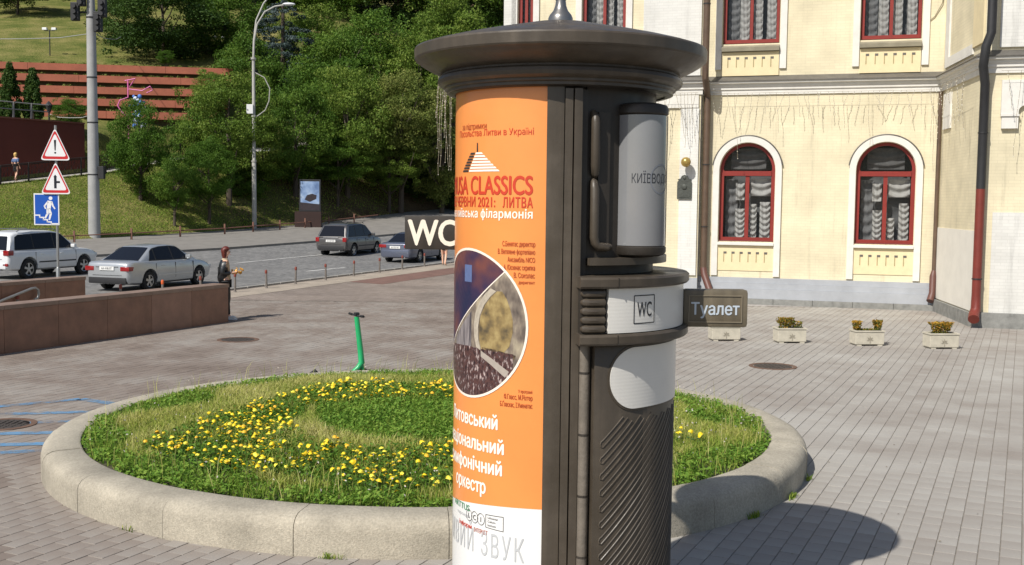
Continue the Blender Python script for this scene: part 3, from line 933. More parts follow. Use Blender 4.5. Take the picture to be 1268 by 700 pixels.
# marigolds: single plants with stalk, leaves and a ruffled head
m_petal = [mat('yellow_petals', (0.84, 0.60, 0.012), 0.6, 0.10, 60), mat('pale_yellow_petals', (0.85, 0.72, 0.06), 0.6, 0.1, 60), mat('golden_petals', (0.78, 0.44, 0.02), 0.6, 0.1, 60)]
m_stalk = mat('flower_stalk', (0.05, 0.11, 0.02), 0.7, 0.2, 20)
heads = []
for q in range(3):
    vs, fs = [(0, 0, 0.016)], []
    for r, z, jit in ((0.009, 0.017, 0), (0.019, 0.010, 0.004), (0.026, -0.001, 0.007)):
        for k in range(9):
            an = 2 * PI * k / 9 + r * 20
            rr = r + random.uniform(-jit, jit)
            vs.append((rr * math.cos(an), rr * math.sin(an), z + random.uniform(-jit, jit) * 0.7))
    for k in range(9):
        fs.append((0, 1 + k, 1 + (k + 1) % 9))
        for l in range(2):
            fs.append((1 + l * 9 + k, 1 + (l + 1) * 9 + k, 1 + (l + 1) * 9 + (k + 1) % 9, 1 + l * 9 + (k + 1) % 9))
    heads.append(MB().add(vs, fs).mesh('flower_head', True, angle=80))
    heads[-1].materials.append(m_petal[q])
stem = MB().tube([(0, 0, -0.13), (0.004, 0.002, -0.06), (0, 0, 0.0)], 0.0022, 4, False).add([(0, 0, -0.09), (0.03, 0.012, -0.07), (0.055, 0.0, -0.085), (0.03, -0.012, -0.08), (0, 0, -0.07), (-0.028, 0.012, -0.05), (-0.05, 0.0, -0.065), (-0.028, -0.014, -0.06)], [(0, 1, 2, 3), (4, 5, 6, 7)]).mesh('stalk', False)
fl = []
while len(fl) < 288:
    x, y = random.uniform(-3.9, 0.7), random.uniform(9.1, 14.8)
    if not inside(FL_POLY, np.array([x]), np.array([y]))[0]: continue
    if ((x - BED_C[0]) / (BED_RX - 0.6)) ** 2 + ((y - BED_C[1]) / (BED_RY - 0.6)) ** 2 > 1: continue
    if mnoise.noise(Vector((x * 2.1, y * 2.1, 7.0))) < -0.18: continue
    if mnoise.noise(Vector((x * 5.1, y * 5.1, 2.0))) < -0.1: continue
    if proj((x, y, 0.45))[0] > 575: continue
    if any((x - p[0]) ** 2 + (y - p[1]) ** 2 < 0.0022 for p in fl): continue
    fl.append((x, y))
fl += [(1.72, 11.6), (1.80, 11.52), (1.83, 11.62), (1.90, 11.42), (2.0, 11.44), (1.76, 11.42), (2.02, 11.52), (1.70, 11.5)]
for i, (x, y) in enumerate(fl):
    right = x > 1
    q = 0 if right else random.choices((0, 1, 2), (6, 3, 2.4))[0]
    z = bed_z(x, y) + random.uniform(0.10, 0.165)
    s = random.uniform(0.7, 1.15)
    t = empty('marigold', (x, y, z), random.uniform(0, 6.28))
    t.scale = (s, s, s)
    h = put('flower_head', heads[q], None, t); h.rotation_euler = (random.uniform(-.1, .75), random.uniform(-.3, .3), 0)
    put('stalk', stem, m_stalk, t)
    lab = 'bright yellow marigold in the small clump right of the toilet column' if right else ('yellow marigold among the flowers in the round bed', 'pale lemon marigold among the flowers in the round bed', 'golden orange marigold among the flowers in the round bed')[q]
    tag(t, lab, 'flower', 'marigolds in the clump right of the column' if right else ('yellow marigolds in the round bed', 'lemon marigolds in the round bed', 'golden marigolds in the round bed')[q])

# the many more blooms between them, too many to pick out
hx, ht = [], []
k = 0
while k < 950:
    x, y = random.uniform(-3.9, 0.7), random.uniform(9.1, 14.8)
    if not inside(FL_POLY, np.array([x]), np.array([y]))[0] or mnoise.noise(Vector((x * 2.1, y * 2.1, 7.0))) < -0.1: continue
    if ((x - BED_C[0]) / (BED_RX - 0.6)) ** 2 + ((y - BED_C[1]) / (BED_RY - 0.6)) ** 2 > 1: continue
    k += 1
    c = np.array([x, y, bed_z(x, y) + random.uniform(0.06, 0.14)]); r = random.uniform(0.011, 0.024)
    tx, ty = random.uniform(-.5, .5), random.uniform(-.7, .2)
    ring = [c + r * np.array([math.cos(a), math.sin(a), tx * math.cos(a) + ty * math.sin(a)]) for a in np.linspace(0, 2 * PI, 7)[:-1]]
    ctr = c + np.array([0, 0, r * 0.6])
    for q in range(6):
        hx += [ctr, ring[q], ring[(q + 1) % 6]]
    ht += [random.random()] * 6
m_bloom = attr_mat('small_marigold_blooms', [(0, (0.80, 0.46, 0.01)), (0.3, (0.84, 0.60, 0.015)), (1, (0.85, 0.72, 0.07))], 0.6, trans=0.2)
tag(put('small_blooms', np_mesh('small_blooms', np.array(hx), 3, np.arange(len(hx)), ht, [m_bloom])), kind='stuff')

# weeds along the foot of the kerb and in joints, dry leaf litter on the paving
wx, wy = [], []
for a_, n_ in ((R(263), 40), (R(318), 60), (R(330), 90), (R(341), 50), (R(236), 14), (R(300), 20)):
    for k in range(n_):
        p = ell(a_ + random.gauss(0, 0.012), -0.02 - abs(random.gauss(0, 0.015)))
        wx.append(p.x); wy.append(p.y)
wx, wy = np.array(wx), np.array(wy); n = len(wx)
blades(wx, wy, np.zeros(n), rng.uniform(0.02, 0.075, n), rng.uniform(0.006, 0.012, n), rng.uniform(0.3, 1.0, n), rng.uniform(0.1, 0.6, n), 'kerb_weeds', m_blade)
n = 170
lx, ly = rng.uniform(-8, 9, n), rng.uniform(8, 24, n)
out_ = ((lx - BED_C[0]) / (BED_RX + 0.05)) ** 2 + ((ly - BED_C[1]) / (BED_RY + 0.05)) ** 2 > 1
lx, ly = lx[out_], ly[out_]
leaves(lx, ly, np.full(len(lx), 0.009), rng.uniform(0.006, 0.017, len(lx)), rng.random(len(lx)), 'leaf_litter', attr_mat('dry_litter', [(0, (0.08, 0.06, 0.04)), (0.6, (0.22, 0.17, 0.10)), (1, (0.5, 0.48, 0.44))], 0.9), 0.25)
# ================================================================== TOILET COLUMN
kio = empty('toilet_column', (KI[0], KI[1], 0))
tag(kio, 'dark brown round advertising column toilet with domed cap and orange concert poster', 'kiosk')
def cyl(r, th, z):
    return (r * math.sin(th), -r * math.cos(th), z)
BZ, BD = M['bronze'], M['bronze_dark']
# plinth and core
MB().lathe([(0, 0.0), (0.80, 0.0), (0.80, 0.10), (0.77, 0.13), (0.60, 0.13)], 64).build('plinth', mat('column_plinth', (0.09, 0.085, 0.08), 0.8, 0.2, 4, 0.3, 40), kio, True)
MB().lathe([(0.565, 0.12), (0.565, 3.52)], 64).build('core', BD, kio, True)
# cap: neck, bead, cavetto, fascia, dome
cap = MB().lathe([(0.0, 3.50), (0.685, 3.50), (0.685, 3.515), (0.70, 3.522), (0.70, 3.535), (0.715, 3.538), (0.735, 3.552), (0.741, 3.571), (0.735, 3.590), (0.718, 3.602),
    (0.716, 3.612), (0.735, 3.617), (0.77, 3.632), (0.815, 3.655), (0.85, 3.676), (0.862, 3.687), (0.874, 3.692), (0.880, 3.702), (0.882, 3.755), (0.876, 3.765), (0.82, 3.783), (0.70, 3.815), (0.55, 3.850), (0.4, 3.882), (0.2, 3.925), (0.05, 3.945), (0, 3.945)], 96).build('cap', BZ, kio, True, angle=28)
MB().lathe([(0.636, 3.492), (0.66, 3.492), (0.672, 3.498), (0.672, 3.51), (0.6, 3.51)], 96).build('neck_ring', BD, kio, True)
fin = MB().lathe([(0.075, 3.93), (0.075, 3.965), (0.066, 3.985), (0.045, 4.01), (0.034, 4.04), (0.030, 4.07), (0.038, 4.085), (0.038, 4.095), (0.026, 4.105), (0.024, 4.12), (0.045, 4.135), (0.062, 4.165), (0.066, 4.195), (0.058, 4.225), (0.035, 4.25), (0.012, 4.262), (0.010, 4.32), (0, 4.33)], 32).build('finial', mat('finial_metal', srgb(140, 138, 134), 0.3, 0.08, 6, metal=0.75), kio, True)
# ---- poster window
m_orange = mat('orange_poster_print', srgb(233, 145, 76), 0.32, 0.06, 2.0, coat=0.25)
m_pwhite = mat('white_poster_print', srgb(228, 228, 226), 0.32, 0.03, 2.0, coat=0.25)
PR = 0.630
pos = empty('poster', (0, 0, 0), 0, kio)
def wave(th):
    return 1.112 + 0.085 * math.cos((th + R(8.5)) * 1.15) - 0.085
def strip(z_lo, z_hi, a0, a1, n=40, r=PR):
    b = MB(); vs = []; fs = []
    for k in range(n + 1):
        th = a0 + (a1 - a0) * k / n
        lo = z_lo(th) if callable(z_lo) else z_lo; hi = z_hi(th) if callable(z_hi) else z_hi
        for j in range(5):
            vs.append(cyl(r, th, lo + (hi - lo) * j / 4))
    for k in range(n):
        for j in range(4):
            fs.append((k * 5 + j, k * 5 + 5 + j, k * 5 + 6 + j, k * 5 + 1 + j))
    return b.add(vs, fs)
A0, A1 = R(-168), R(-8.3)
strip(wave, 3.50, A0, A1).build('orange_field', m_orange, pos, True)
strip(0.42, wave, A0, A1).build('white_field', m_pwhite, pos, True)
def on_cyl(name, body, th, z, material, cap_=None, width=None, bold=0.0, align='R', r=PR + 0.0025, parent=None, track=1.0):
    vs, fs = text2d(body, cap_, width, bold, align, track)
    return MB().add([cyl(r, th + x / PR, z + y) for x, y in vs], fs).build(name, material, parent or pos, fix=False)
m_red = mat('poster_red_ink', srgb(196, 62, 38), 0.4, 0.03)
m_dred = mat('poster_brown_ink', srgb(170, 70, 36), 0.4, 0.03)
m_wink = mat('poster_white_ink', srgb(246, 236, 222), 0.4, 0.03)
m_gink = mat('poster_grey_ink', srgb(186, 188, 190), 0.4, 0.03)
m_kink = mat('poster_black_ink', srgb(60, 52, 50), 0.4, 0.03)
m_green = mat('poster_green_ink', srgb(70, 140, 100), 0.4, 0.03)
TR = R(-15.1)
on_cyl('lettering', 'за підтримки', R(-43.0), 3.268, m_dred, 0.034, 0.25)
on_cyl('lettering', 'Посольства Литви в Україні', TR, 3.228, m_red, 0.036, 0.60, 0.004)
on_cyl('lettering', 'LITHUANIA  MUSA CLASSICS', TR, 2.896, m_red, 0.104, 1.36, 0.028)
on_cyl('lettering', 'ЛИТВА', TR, 2.822, m_red, 0.056, 0.185, 0.022, track=1.12)
on_cyl('lettering', 'ДНІ В ЧЕРВНИ 2021:', R(-36.5), 2.824, m_red, 0.056, 0.62, 0.02)
on_cyl('lettering', 'Національна київська філармонія', TR, 2.762, m_wink, 0.048, 1.06, 0.024, track=1.06)
names = [('С.Бенятас директор', 2.604, 0.20, 0.028), ('В. Вегялене фортепіано', 2.560, 0.23, 0.028), ('Ансамбль NICO', 2.516, 0.165, 0.028), ('А. Юозенас скрипка', 2.472, 0.19, 0.028), ('В. Соколас', 2.428, 0.125, 0.028), ('диригент', 2.394, 0.095, 0.018)]
for t_, z_, w_, c_ in names:
    on_cyl('lettering', t_, R(-13.6), z_, m_dred, c_, w_, 0.012)
for t_, z_, w_, c_ in [('У програмі:', 1.775, 0.085, 0.018), ('Ф.Гласс, М.Ріхтер', 1.735, 0.175, 0.028), ('Б.Ґласкас, І.Уменатас', 1.690, 0.20, 0.028)]:
    on_cyl('lettering', t_, R(-14.0), z_, m_dred, c_, w_, 0.012)
for t_, z_, px_, w_ in [('Литовський', 1.548, -33.5, 0.50), ('національний', 1.408, -29.5, 0.60), ('симфонічний', 1.283, -30.5, 0.58), ('оркестр', 1.160, -41.0, 0.335)]:
    on_cyl('lettering', t_, R(px_), z_, m_wink, 0.078, w_, 0.036)
on_cyl('lettering', 'ЖИВИЙ ЗВУК', R(-17.5), 0.795, m_gink, 0.135, 0.80, 0.004, track=1.25)
on_cyl('lettering', 'ARTTUS', R(-54), 1.025, m_green, 0.036, 0.22, 0.014)
on_cyl('lettering', 'партнери', R(-54), 0.985, m_gink, 0.02, 0.16, 0.0)
on_cyl('lettering', 'інформ', R(-52), 0.925, m_red, 0.026, 0.15, 0.02)
on_cyl('lettering', 'ІНТЕРНЕТ', R(-39.5), 0.918, m_dred, 0.024, 0.115, 0.012)
def poly_cyl(name, pts, material, r=PR + 0.0025):
    """flat print: outline in (arc metres left of the poster edge, height)"""
    (ax, az), (bx_, bz_), (cx_, cz_), (dx_, dz_) = pts
    n = 8; vs = []
    for k in range(n + 1):
        f = k / n
        vs += [cyl(r, (ax * (1 - f) + bx_ * f) / PR, az * (1 - f) + bz_ * f), cyl(r, (dx_ * (1 - f) + cx_ * f) / PR, dz_ * (1 - f) + cz_ * f)]
    return MB().add(vs, [(2 * k, 2 * k + 2, 2 * k + 3, 2 * k + 1) for k in range(n)]).build(name, material, pos, fix=False)
def line_cyl(name, pts, w, material, r=PR + 0.0028, closed=False):
    b = MB(); n = len(pts)
    rng_ = range(n if closed else n - 1)
    for i in rng_:
        p, q = Vector(pts[i]), Vector(pts[(i + 1) % n]); d = (q - p)
        if d.length < 1e-6: continue
        L = d.length; d.normalize(); nn = Vector((-d.y, d.x)) * w / 2; e = d * w * 0.5
        m = max(1, int(L / 0.03)); a_, z_ = p - e, q + e
        for k in range(m):
            u, v = a_.lerp(z_, k / m), a_.lerp(z_, (k + 1) / m)
            b.add([cyl(r, x / PR, z) for x, z in (u + nn, v + nn, v - nn, u - nn)], [(0, 1, 2, 3)])
    return b.build(name, material, pos, fix=False)
# culture institute mark: three speech bubbles and a boxed name
bx = R(-44) * PR
for i, ch in enumerate('LCI'):
    cx_ = bx + (-0.115 + 0.055 * i); cz_ = 1.003
    pts = [(cx_ + 0.030 * math.cos(a), cz_ + 0.034 * math.sin(a)) for a in np.linspace(0, 2 * PI, 14, endpoint=False)]
    line_cyl('bubble', pts, 0.003, m_kink, closed=True)
    on_cyl('lettering', ch, (cx_) / PR, cz_ - 0.016, m_kink, 0.03, None, 0.01, 'C')
x0_ = bx + 0.035
line_cyl('bubble', [(x0_, 0.965), (x0_ + 0.125, 0.96), (x0_ + 0.125, 1.045), (x0_, 1.04)], 0.003, m_kink, closed=True)
for i, t_ in enumerate(('Lithuanian', 'Culture', 'Institute')):
    on_cyl('lettering', t_, (x0_ + 0.015) / PR, 1.018 - i * 0.022, m_kink, 0.013, None, 0.006, 'L')
# stepped hill pictogram with a figure on top
gx = R(-50.5) * PR
for i in range(7):
    z_ = 3.135 - i * 0.0165; xl = gx - 0.012 - i * 0.011; xr_ = gx + 0.045 + i * 0.021
    poly_cyl('pictogram', [(xl, z_ - 0.011), (xr_ + 0.012, z_ - 0.011), (xr_, z_), (xl + 0.006, z_)], m_wink)
    poly_cyl('pictogram', [(xl - 0.055 - i * 0.004, z_ - 0.011), (xl - 0.008, z_ - 0.011), (xl - 0.004, z_), (xl - 0.045 - i * 0.004, z_)], m_kink)
poly_cyl('pictogram', [(gx + 0.0, 3.137), (gx + 0.012, 3.137), (gx + 0.010, 3.19), (gx + 0.002, 3.19)], m_kink)
# round photograph on the poster: dim stage in one half, hall and orchestra in the other
CZ, CRAD = 2.145, 0.432
CX = R(-17.3) * PR - CRAD
def disc_half(name, a0, a1, material, r, rad=CRAD, n=28, m=6):
    b = MB(); vs = []; fs = []
    # fan between the chord and the arc
    for k in range(n + 1):
        a = a0 + (a1 - a0) * k / n
        ax, az = rad * math.cos(a), rad * math.sin(a)
        f = k / n
        c0 = (rad * math.cos(a0), rad * math.sin(a0)); c1 = (rad * math.cos(a1), rad * math.sin(a1))
        bx_, bz_ = c0[0] * (1 - f) + c1[0] * f, c0[1] * (1 - f) + c1[1] * f
        for j in range(m + 1):
            g = j / m
            vs.append(cyl(r, (CX + bx_ * (1 - g) + ax * g) / PR, CZ + bz_ * (1 - g) + az * g))
    for k in range(n):
        for j in range(m):
            fs.append((k * (m + 1) + j, (k + 1) * (m + 1) + j, (k + 1) * (m + 1) + j + 1, k * (m + 1) + j + 1))
    return b.add(vs, fs).build(name, material, pos, fix=False)
def ramp_noise(name, stops, scale, stretch=(1, 1, 1), detail=3, rough=0.35):
    m = bpy.data.materials.new(name); m.use_nodes = True
    nt = m.node_tree; b = nt.nodes['Principled BSDF']; b.inputs['Roughness'].default_value = rough
    tc = nt.nodes.new('ShaderNodeTexCoord'); mp = nt.nodes.new('ShaderNodeMapping'); mp.inputs['Scale'].default_value = stretch
    nt.links.new(tc.outputs['Object'], mp.inputs[0])
    n = nt.nodes.new('ShaderNodeTexNoise'); n.inputs['Scale'].default_value = scale; n.inputs['Detail'].default_value = detail
    nt.links.new(mp.outputs[0], n.inputs['Vector'])
    cr = nt.nodes.new('ShaderNodeValToRGB'); e = cr.color_ramp.elements
    while len(e) < len(stops): e.new(0.5)
    for q, (p, c) in zip(e, stops): q.position = p; q.color = (*c, 1)
    nt.links.new(n.outputs[0], cr.inputs[0]); nt.links.new(cr.outputs[0], b.inputs['Base Color'])
    return m
m_stage = ramp_noise('photo_stage', [(0.3, srgb(38, 40, 70)), (0.45, srgb(58, 44, 72)), (0.58, srgb(92, 58, 66)), (0.72, srgb(120, 70, 60))], 5.0, detail=2)
m_hall = ramp_noise('photo_hall', [(0.3, srgb(70, 62, 60)), (0.5, srgb(128, 116, 104)), (0.7, srgb(176, 164, 140))], 16.0, (1, 1, 0.5))
m_crowd = ramp_noise('photo_orchestra', [(0.36, srgb(42, 30, 34)), (0.48, srgb(92, 62, 58)), (0.56, srgb(60, 44, 48)), (0.68, srgb(190, 170, 165))], 60.0, (1, 1, 0.45))
m_gold = ramp_noise('photo_gold_vault', [(0.32, srgb(84, 74, 58)), (0.5, srgb(138, 118, 78)), (0.68, srgb(172, 152, 104))], 13.0)
m_pipes = ramp_noise('photo_columns', [(0.35, srgb(66, 62, 68)), (0.5, srgb(150, 142, 142)), (0.65, srgb(96, 90, 94))], 40.0, (1, 1, 0.08))
m_rim = mat('photo_rim_white', srgb(238, 226, 212), 0.4, 0.02)
rimp = [(CX + CRAD * math.cos(a), CZ + CRAD * math.sin(a)) for a in np.linspace(0, 2 * PI, 72, endpoint=False)]
line_cyl('photo_rim', rimp, 0.014, m_rim, PR + 0.0034, True)
SPL0, SPL1 = R(47), R(212)
disc_half('photo_stage_half', SPL0, SPL1, m_stage, PR + 0.0016)
disc_half('photo_hall_half', SPL1, SPL0 + 2 * PI, m_hall, PR + 0.0016)
line_cyl('photo_split', [(CX + CRAD * math.cos(SPL0) * (1 - f) + CRAD * math.cos(SPL1) * f, CZ + CRAD * math.sin(SPL0) * (1 - f) + CRAD * math.sin(SPL1) * f) for f in np.linspace(0, 1, 18)], 0.007, m_rim, PR + 0.0034)
def arcpoly(cx_, cz_, rx, rz_, a0, a1, n=16):
    return [(cx_ + rx * math.cos(a), cz_ + rz_ * math.sin(a)) for a in np.linspace(a0, a1, n)]
def strips_print(name, lo, hi, material, r):
    """print patch between two curves given as lists of points with the same length"""
    def dense(l):
        out = []
        for (xa, za), (xb, zb_) in zip(l[:-1], l[1:]):
            out += [(xa + (xb - xa) * k / 4, za + (zb_ - za) * k / 4) for k in range(4)]
        return out + [l[-1]]
    lo, hi = dense(lo), dense(hi); n = len(lo); J = 8
    vs = [cyl(r, (a[0] + (c[0] - a[0]) * j / J) / PR, a[1] + (c[1] - a[1]) * j / J) for j in range(J + 1) for a, c in zip(lo, hi)]
    return MB().add(vs, [(j * n + i, j * n + i + 1, (j + 1) * n + i + 1, (j + 1) * n + i) for j in range(J) for i in range(n - 1)]).build(name, material, pos, fix=False)
split_z = lambda x: 0.825 * x + 0.062
gl = [(CX + x, CZ + z) for x, z in ((0.125, -0.15), (0.105, -0.09), (0.10, -0.02), (0.115, 0.05), (0.15, 0.115), (0.195, 0.165), (0.24, 0.20))]
gh = [(CX + x, CZ + z) for x, z in ((0.27, -0.17), (0.325, -0.11), (0.345, -0.03), (0.345, 0.04), (0.33, 0.10), (0.305, 0.16), (0.275, 0.20))]
strips_print('photo_vault', gl, gh, m_gold, PR + 0.0022)
bo = [(x - 0.045, z + 0.015) for x, z in gl]
strips_print('photo_arch_band', bo, [(x - 0.006, z) for x, z in gl], mat('photo_stone', srgb(176, 166, 150), 0.4, 0.2, 30), PR + 0.0026)
strips_print('photo_audience', [(CX + 0.14, CZ - 0.22), (CX + 0.22, CZ - 0.24), (CX + 0.33, CZ - 0.25)], [(CX + 0.13, CZ - 0.13), (CX + 0.23, CZ - 0.135), (CX + 0.365, CZ - 0.16)], ramp_noise('photo_audience', [(0.35, srgb(46, 38, 36)), (0.55, srgb(96, 78, 56)), (0.7, srgb(150, 130, 92))], 40.0), PR + 0.0024)
xs_ = np.linspace(-0.19, 0.03, 9)
strips_print('photo_columns', [(CX + x, CZ - 0.17) for x in xs_], [(CX + x, CZ + split_z(x) - 0.015) for x in xs_], m_pipes, PR + 0.0022)
a_lo = [(CX + x, CZ - math.sqrt(max(0, (CRAD - 0.006) ** 2 - x * x))) for x in np.linspace(-0.345, 0.35, 24)]
a_hi = [(CX + x, CZ - 0.135 - 0.05 * abs(x)) for x in np.linspace(-0.345, 0.35, 24)]
strips_print('photo_orchestra', a_lo, a_hi, m_crowd, PR + 0.0024)
strips_print('photo_balcony', [(CX + 0.12, CZ - 0.185), (CX + 0.20, CZ - 0.225), (CX + 0.30, CZ - 0.29)], [(CX + 0.12, CZ - 0.15), (CX + 0.21, CZ - 0.19), (CX + 0.325, CZ - 0.255)], mat('photo_white', srgb(166, 156, 146), 0.4, 0.1, 30), PR + 0.0027)
strips_print('photo_window', [(CX - 0.05, CZ + 0.24), (CX + 0.03, CZ + 0.24)], [(CX - 0.05, CZ + 0.34), (CX + 0.03, CZ + 0.34)], mat('photo_blue', srgb(92, 108, 150), 0.4, 0.1, 30), PR + 0.0022)
# frames round the poster
MB().sector(0.60, 0.640, 0.13, 3.50, R(-8.3), R(0.2), 6).build('poster_frame_strip', BZ, kio)
MB().sector(0.60, 0.642, 0.13, 0.42, R(-168), R(-8.3), 48).build('poster_frame_sill', BZ, kio, True)
MB().sector(0.60, 0.640, 0.13, 3.50, R(-200), R(-168), 14).build('rear_panel', BZ, kio, True)
b = MB().sector(0.60, 0.662, 0.13, 3.48, R(0.6), R(4.3), 4)
b.build('corner_post', BZ, kio)
MB().sector(0.60, 0.668, 0.13, 3.48, R(5.0), R(8.8), 4).build('corner_post', BZ, kio)
MB().sector(0.58, 0.605, 0.13, 3.48, R(0.2), R(13), 6).build('post_recess', BD, kio)
# back of the column
MB().sector(0.60, 0.650, 0.13, 3.48, R(118), R(160), 30).build('rear_panel', BZ, kio, True)
# ---- upper service side
MB().sector(0.55, 0.585, 2.45, 3.50, R(13), R(118), 30).build('upper_wall', BD, kio, True)
def rounded_sector(r0_, r1_, z0, z1, a0, a1, rad, n=10):
    """curved plate with rounded corners: outline in arc length and height, thickness r0 to r1"""
    x0, x1 = a0 * r1_, a1 * r1_
    pts = []
    for cx_, cz_, s in ((x1 - rad, z1 - rad, 0), (x0 + rad, z1 - rad, 90), (x0 + rad, z0 + rad, 180), (x1 - rad, z0 + rad, 270)):
        for k in range(n + 1):
            a = R(s + 90 * k / n); pts.append((cx_ + rad * math.cos(a), cz_ + rad * math.sin(a)))
    bm = bmesh.new()
    f = bm.faces.new([bm.verts.new((x, 0, z)) for x, z in pts])
    # cut into vertical strips so that it bends round the column
    nn = max(3, int(abs(x1 - x0) / 0.03))
    for k in range(1, nn):
        x = x0 + (x1 - x0) * k / nn
        bmesh.ops.bisect_plane(bm, geom=list(bm.verts) + list(bm.edges) + list(bm.faces), plane_co=(x, 0, 0), plane_no=(1, 0, 0))
    res = bmesh.ops.extrude_face_region(bm, geom=list(bm.faces))
    for v in [g for g in res['geom'] if isinstance(g, bmesh.types.BMVert)]: v.co.y = 1.0
    for v in bm.verts:
        r = r1_ if v.co.y > 0.5 else r0_
        v.co = Vector(cyl(r, v.co.x / r1_, v.co.z))
    return MB().bm(bm)
LC = (0.452, -0.41)                        # upright barrel of the lightbox
def lcyl(r, th, z): return (LC[0] + r * math.sin(th), LC[1] - r * math.cos(th), z)
disp = MB().lathe([(0.0, 2.552), (0.12, 2.552), (0.148, 2.562), (0.157, 2.58), (0.157, 2.605), (0.148, 2.612), (0.148, 3.352), (0.157, 3.36), (0.157, 3.39), (0.146, 3.41), (0.11, 3.42), (0.0, 3.42)], 40, c=LC).build('lightbox_housing', BD, kio, True)
b = MB()
for a0_, a1_ in ((R(-88), R(-60.5)), (R(82), R(98))):
    b.lathe([(0.147, 2.612), (0.1545, 2.612), (0.1545, 3.352), (0.147, 3.352)], 5, a0_, a1_, c=LC, caps=True)
b.build('lightbox_frame', BZ, disp, True)
MB().lathe([(0.151, 2.614), (0.151, 3.35)], 30, R(-60), R(81.5), c=LC).build('lightbox_face', mat('lightbox_film', srgb(128, 129, 131), 0.12, 0.04, 4, coat=0.5), disp, True)
vs, fs = text2d('КИЇВВОДФОНД', 0.052, 0.36, 0.008, 'L')
MB().add([lcyl(0.1522, R(-24) + x / 0.151, 2.968 + y) for x, y in vs if True], fs).build('lettering', mat('lightbox_ink', srgb(52, 54, 60), 0.4, 0.03), disp, fix=False)
MB().add([lcyl(0.1524, R(44) + x / 0.151, 2.99 + z) for x, z in [(0.075 * math.cos(a), 0.085 * math.sin(a)) for a in np.linspace(0, 2 * PI, 32, endpoint=False)] + [(0.069 * math.cos(a), 0.078 * math.sin(a)) for a in np.linspace(0, 2 * PI, 32, endpoint=False)]], [(k, (k + 1) % 32, 32 + (k + 1) % 32, 32 + k) for k in range(32)]).build('round_mark', mat('lightbox_grey_ink', srgb(118, 122, 130), 0.4, 0.03), disp, fix=False)
MB().box(LC[0] - 0.13, LC[0] + 0.05, LC[1] + 0.02, LC[1] + 0.24, 2.56, 3.41).build('lightbox_mount', BD, disp)
MB().sector(0.56, 0.665, 2.505, 2.545, R(13.5), R(112), 30).build('lightbox_base', BZ, kio, True)
# hand rails beside the lightbox
def arc_pts(r, a0, a1, z, n=8):
    return [cyl(r, a0 + (a1 - a0) * k / n, z) for k in range(n + 1)]
MB().tube([cyl(0.585, R(16.5), 3.36)] + [cyl(0.615, R(17), 3.33), cyl(0.62, R(17), 3.30), cyl(0.62, R(17), 3.06), cyl(0.605, R(17.5), 3.02), cyl(0.57, R(18), 3.0)], [0.018, 0.024, 0.026, 0.026, 0.024, 0.018], 12).build('grab_rail', BZ, kio, True)
MB().tube([cyl(0.57, R(17), 2.985), cyl(0.605, R(17), 2.965), cyl(0.62, R(17), 2.93), cyl(0.62, R(17), 2.66), cyl(0.62, R(17.6), 2.63), cyl(0.622, R(19), 2.61), cyl(0.625, R(24), 2.605), cyl(0.60, R(27), 2.605)], [0.018, 0.024, 0.026, 0.026, 0.026, 0.025, 0.024, 0.02], 12).build('grab_rail', BZ, kio, True)
MB().sector(0.57, 0.60, 2.62, 3.36, R(19.5), R(26.5), 3).build('rail_plate', BD, kio)
# ---- shelf rings and WC band
def ring_mesh(z0, z1, rr):
    b = MB()
    a0, a1 = R(7), R(124)
    n = 40; pr = [(0.56, z0), (rr - 0.012, z0), (rr, z0 + 0.012), (rr, z1 - 0.012), (rr - 0.014, z1), (0.56, z1)]
    return b.lathe(pr, n, a0, a1, caps=True)
ring_mesh(2.385, 2.447, 0.805).build('shelf_ring', BZ, kio, True)
ring_mesh(2.070, 2.130, 0.805).build('shelf_ring', BZ, kio, True)
for z0 in (2.385, 2.07):
    MB().sector(0.80, 0.8065, z0 + 0.002, z0 + 0.058, R(22.6), R(22.9), 2).build('ring_joint', BD, kio)
MB().sector(0.56, 0.74, 2.13, 2.385, R(8), R(124), 30).build('band_core', BD, kio, True)
wc = MB().sector(0.735, 0.772, 2.135, 2.382, R(19.5), R(100), 34).build('wc_panel', M['white_print'], kio, True)
vs, fs = text2d('WC', 0.082, 0.112, 0.012, 'C')
m_wcink = mat('wc_ink', srgb(44, 46, 52), 0.4, 0.03)
MB().add([cyl(0.7735, R(37.5) + x / 0.77, 2.222 + y) for x, y in vs], fs).build('lettering', m_wcink, wc, fix=False)
fr = [(-0.078, -0.078), (0.078, -0.078), (0.078, 0.078), (-0.078, 0.078)]
b = MB()
for i in range(4):
    p, q = Vector(fr[i]), Vector(fr[(i + 1) % 4]); d = (q - p).normalized(); nn = Vector((-d.y, d.x)) * 0.003
    for k in range(6):
        u, v = p.lerp(q, k / 6), p.lerp(q, (k + 1) / 6)
        b.add([cyl(0.7735, R(37.5) + x / 0.77, 2.262 + z) for x, z in (u + nn, v + nn, v - nn, u - nn)], [(0, 1, 2, 3)])
b.build('lettering_box', m_wcink, wc, fix=False)
for k in range(5):
    z_ = 2.160 + k * 0.049
    MB().tube([cyl(0.742, R(8.6), z_), cyl(0.755, R(9.2), z_)] + arc_pts(0.757, R(10), R(17.4), z_, 4) + [cyl(0.742, R(18.2), z_)], [0.014, 0.021] + [0.0235] * 5 + [0.014], 10).build('louvre_roll', BZ, kio, True)
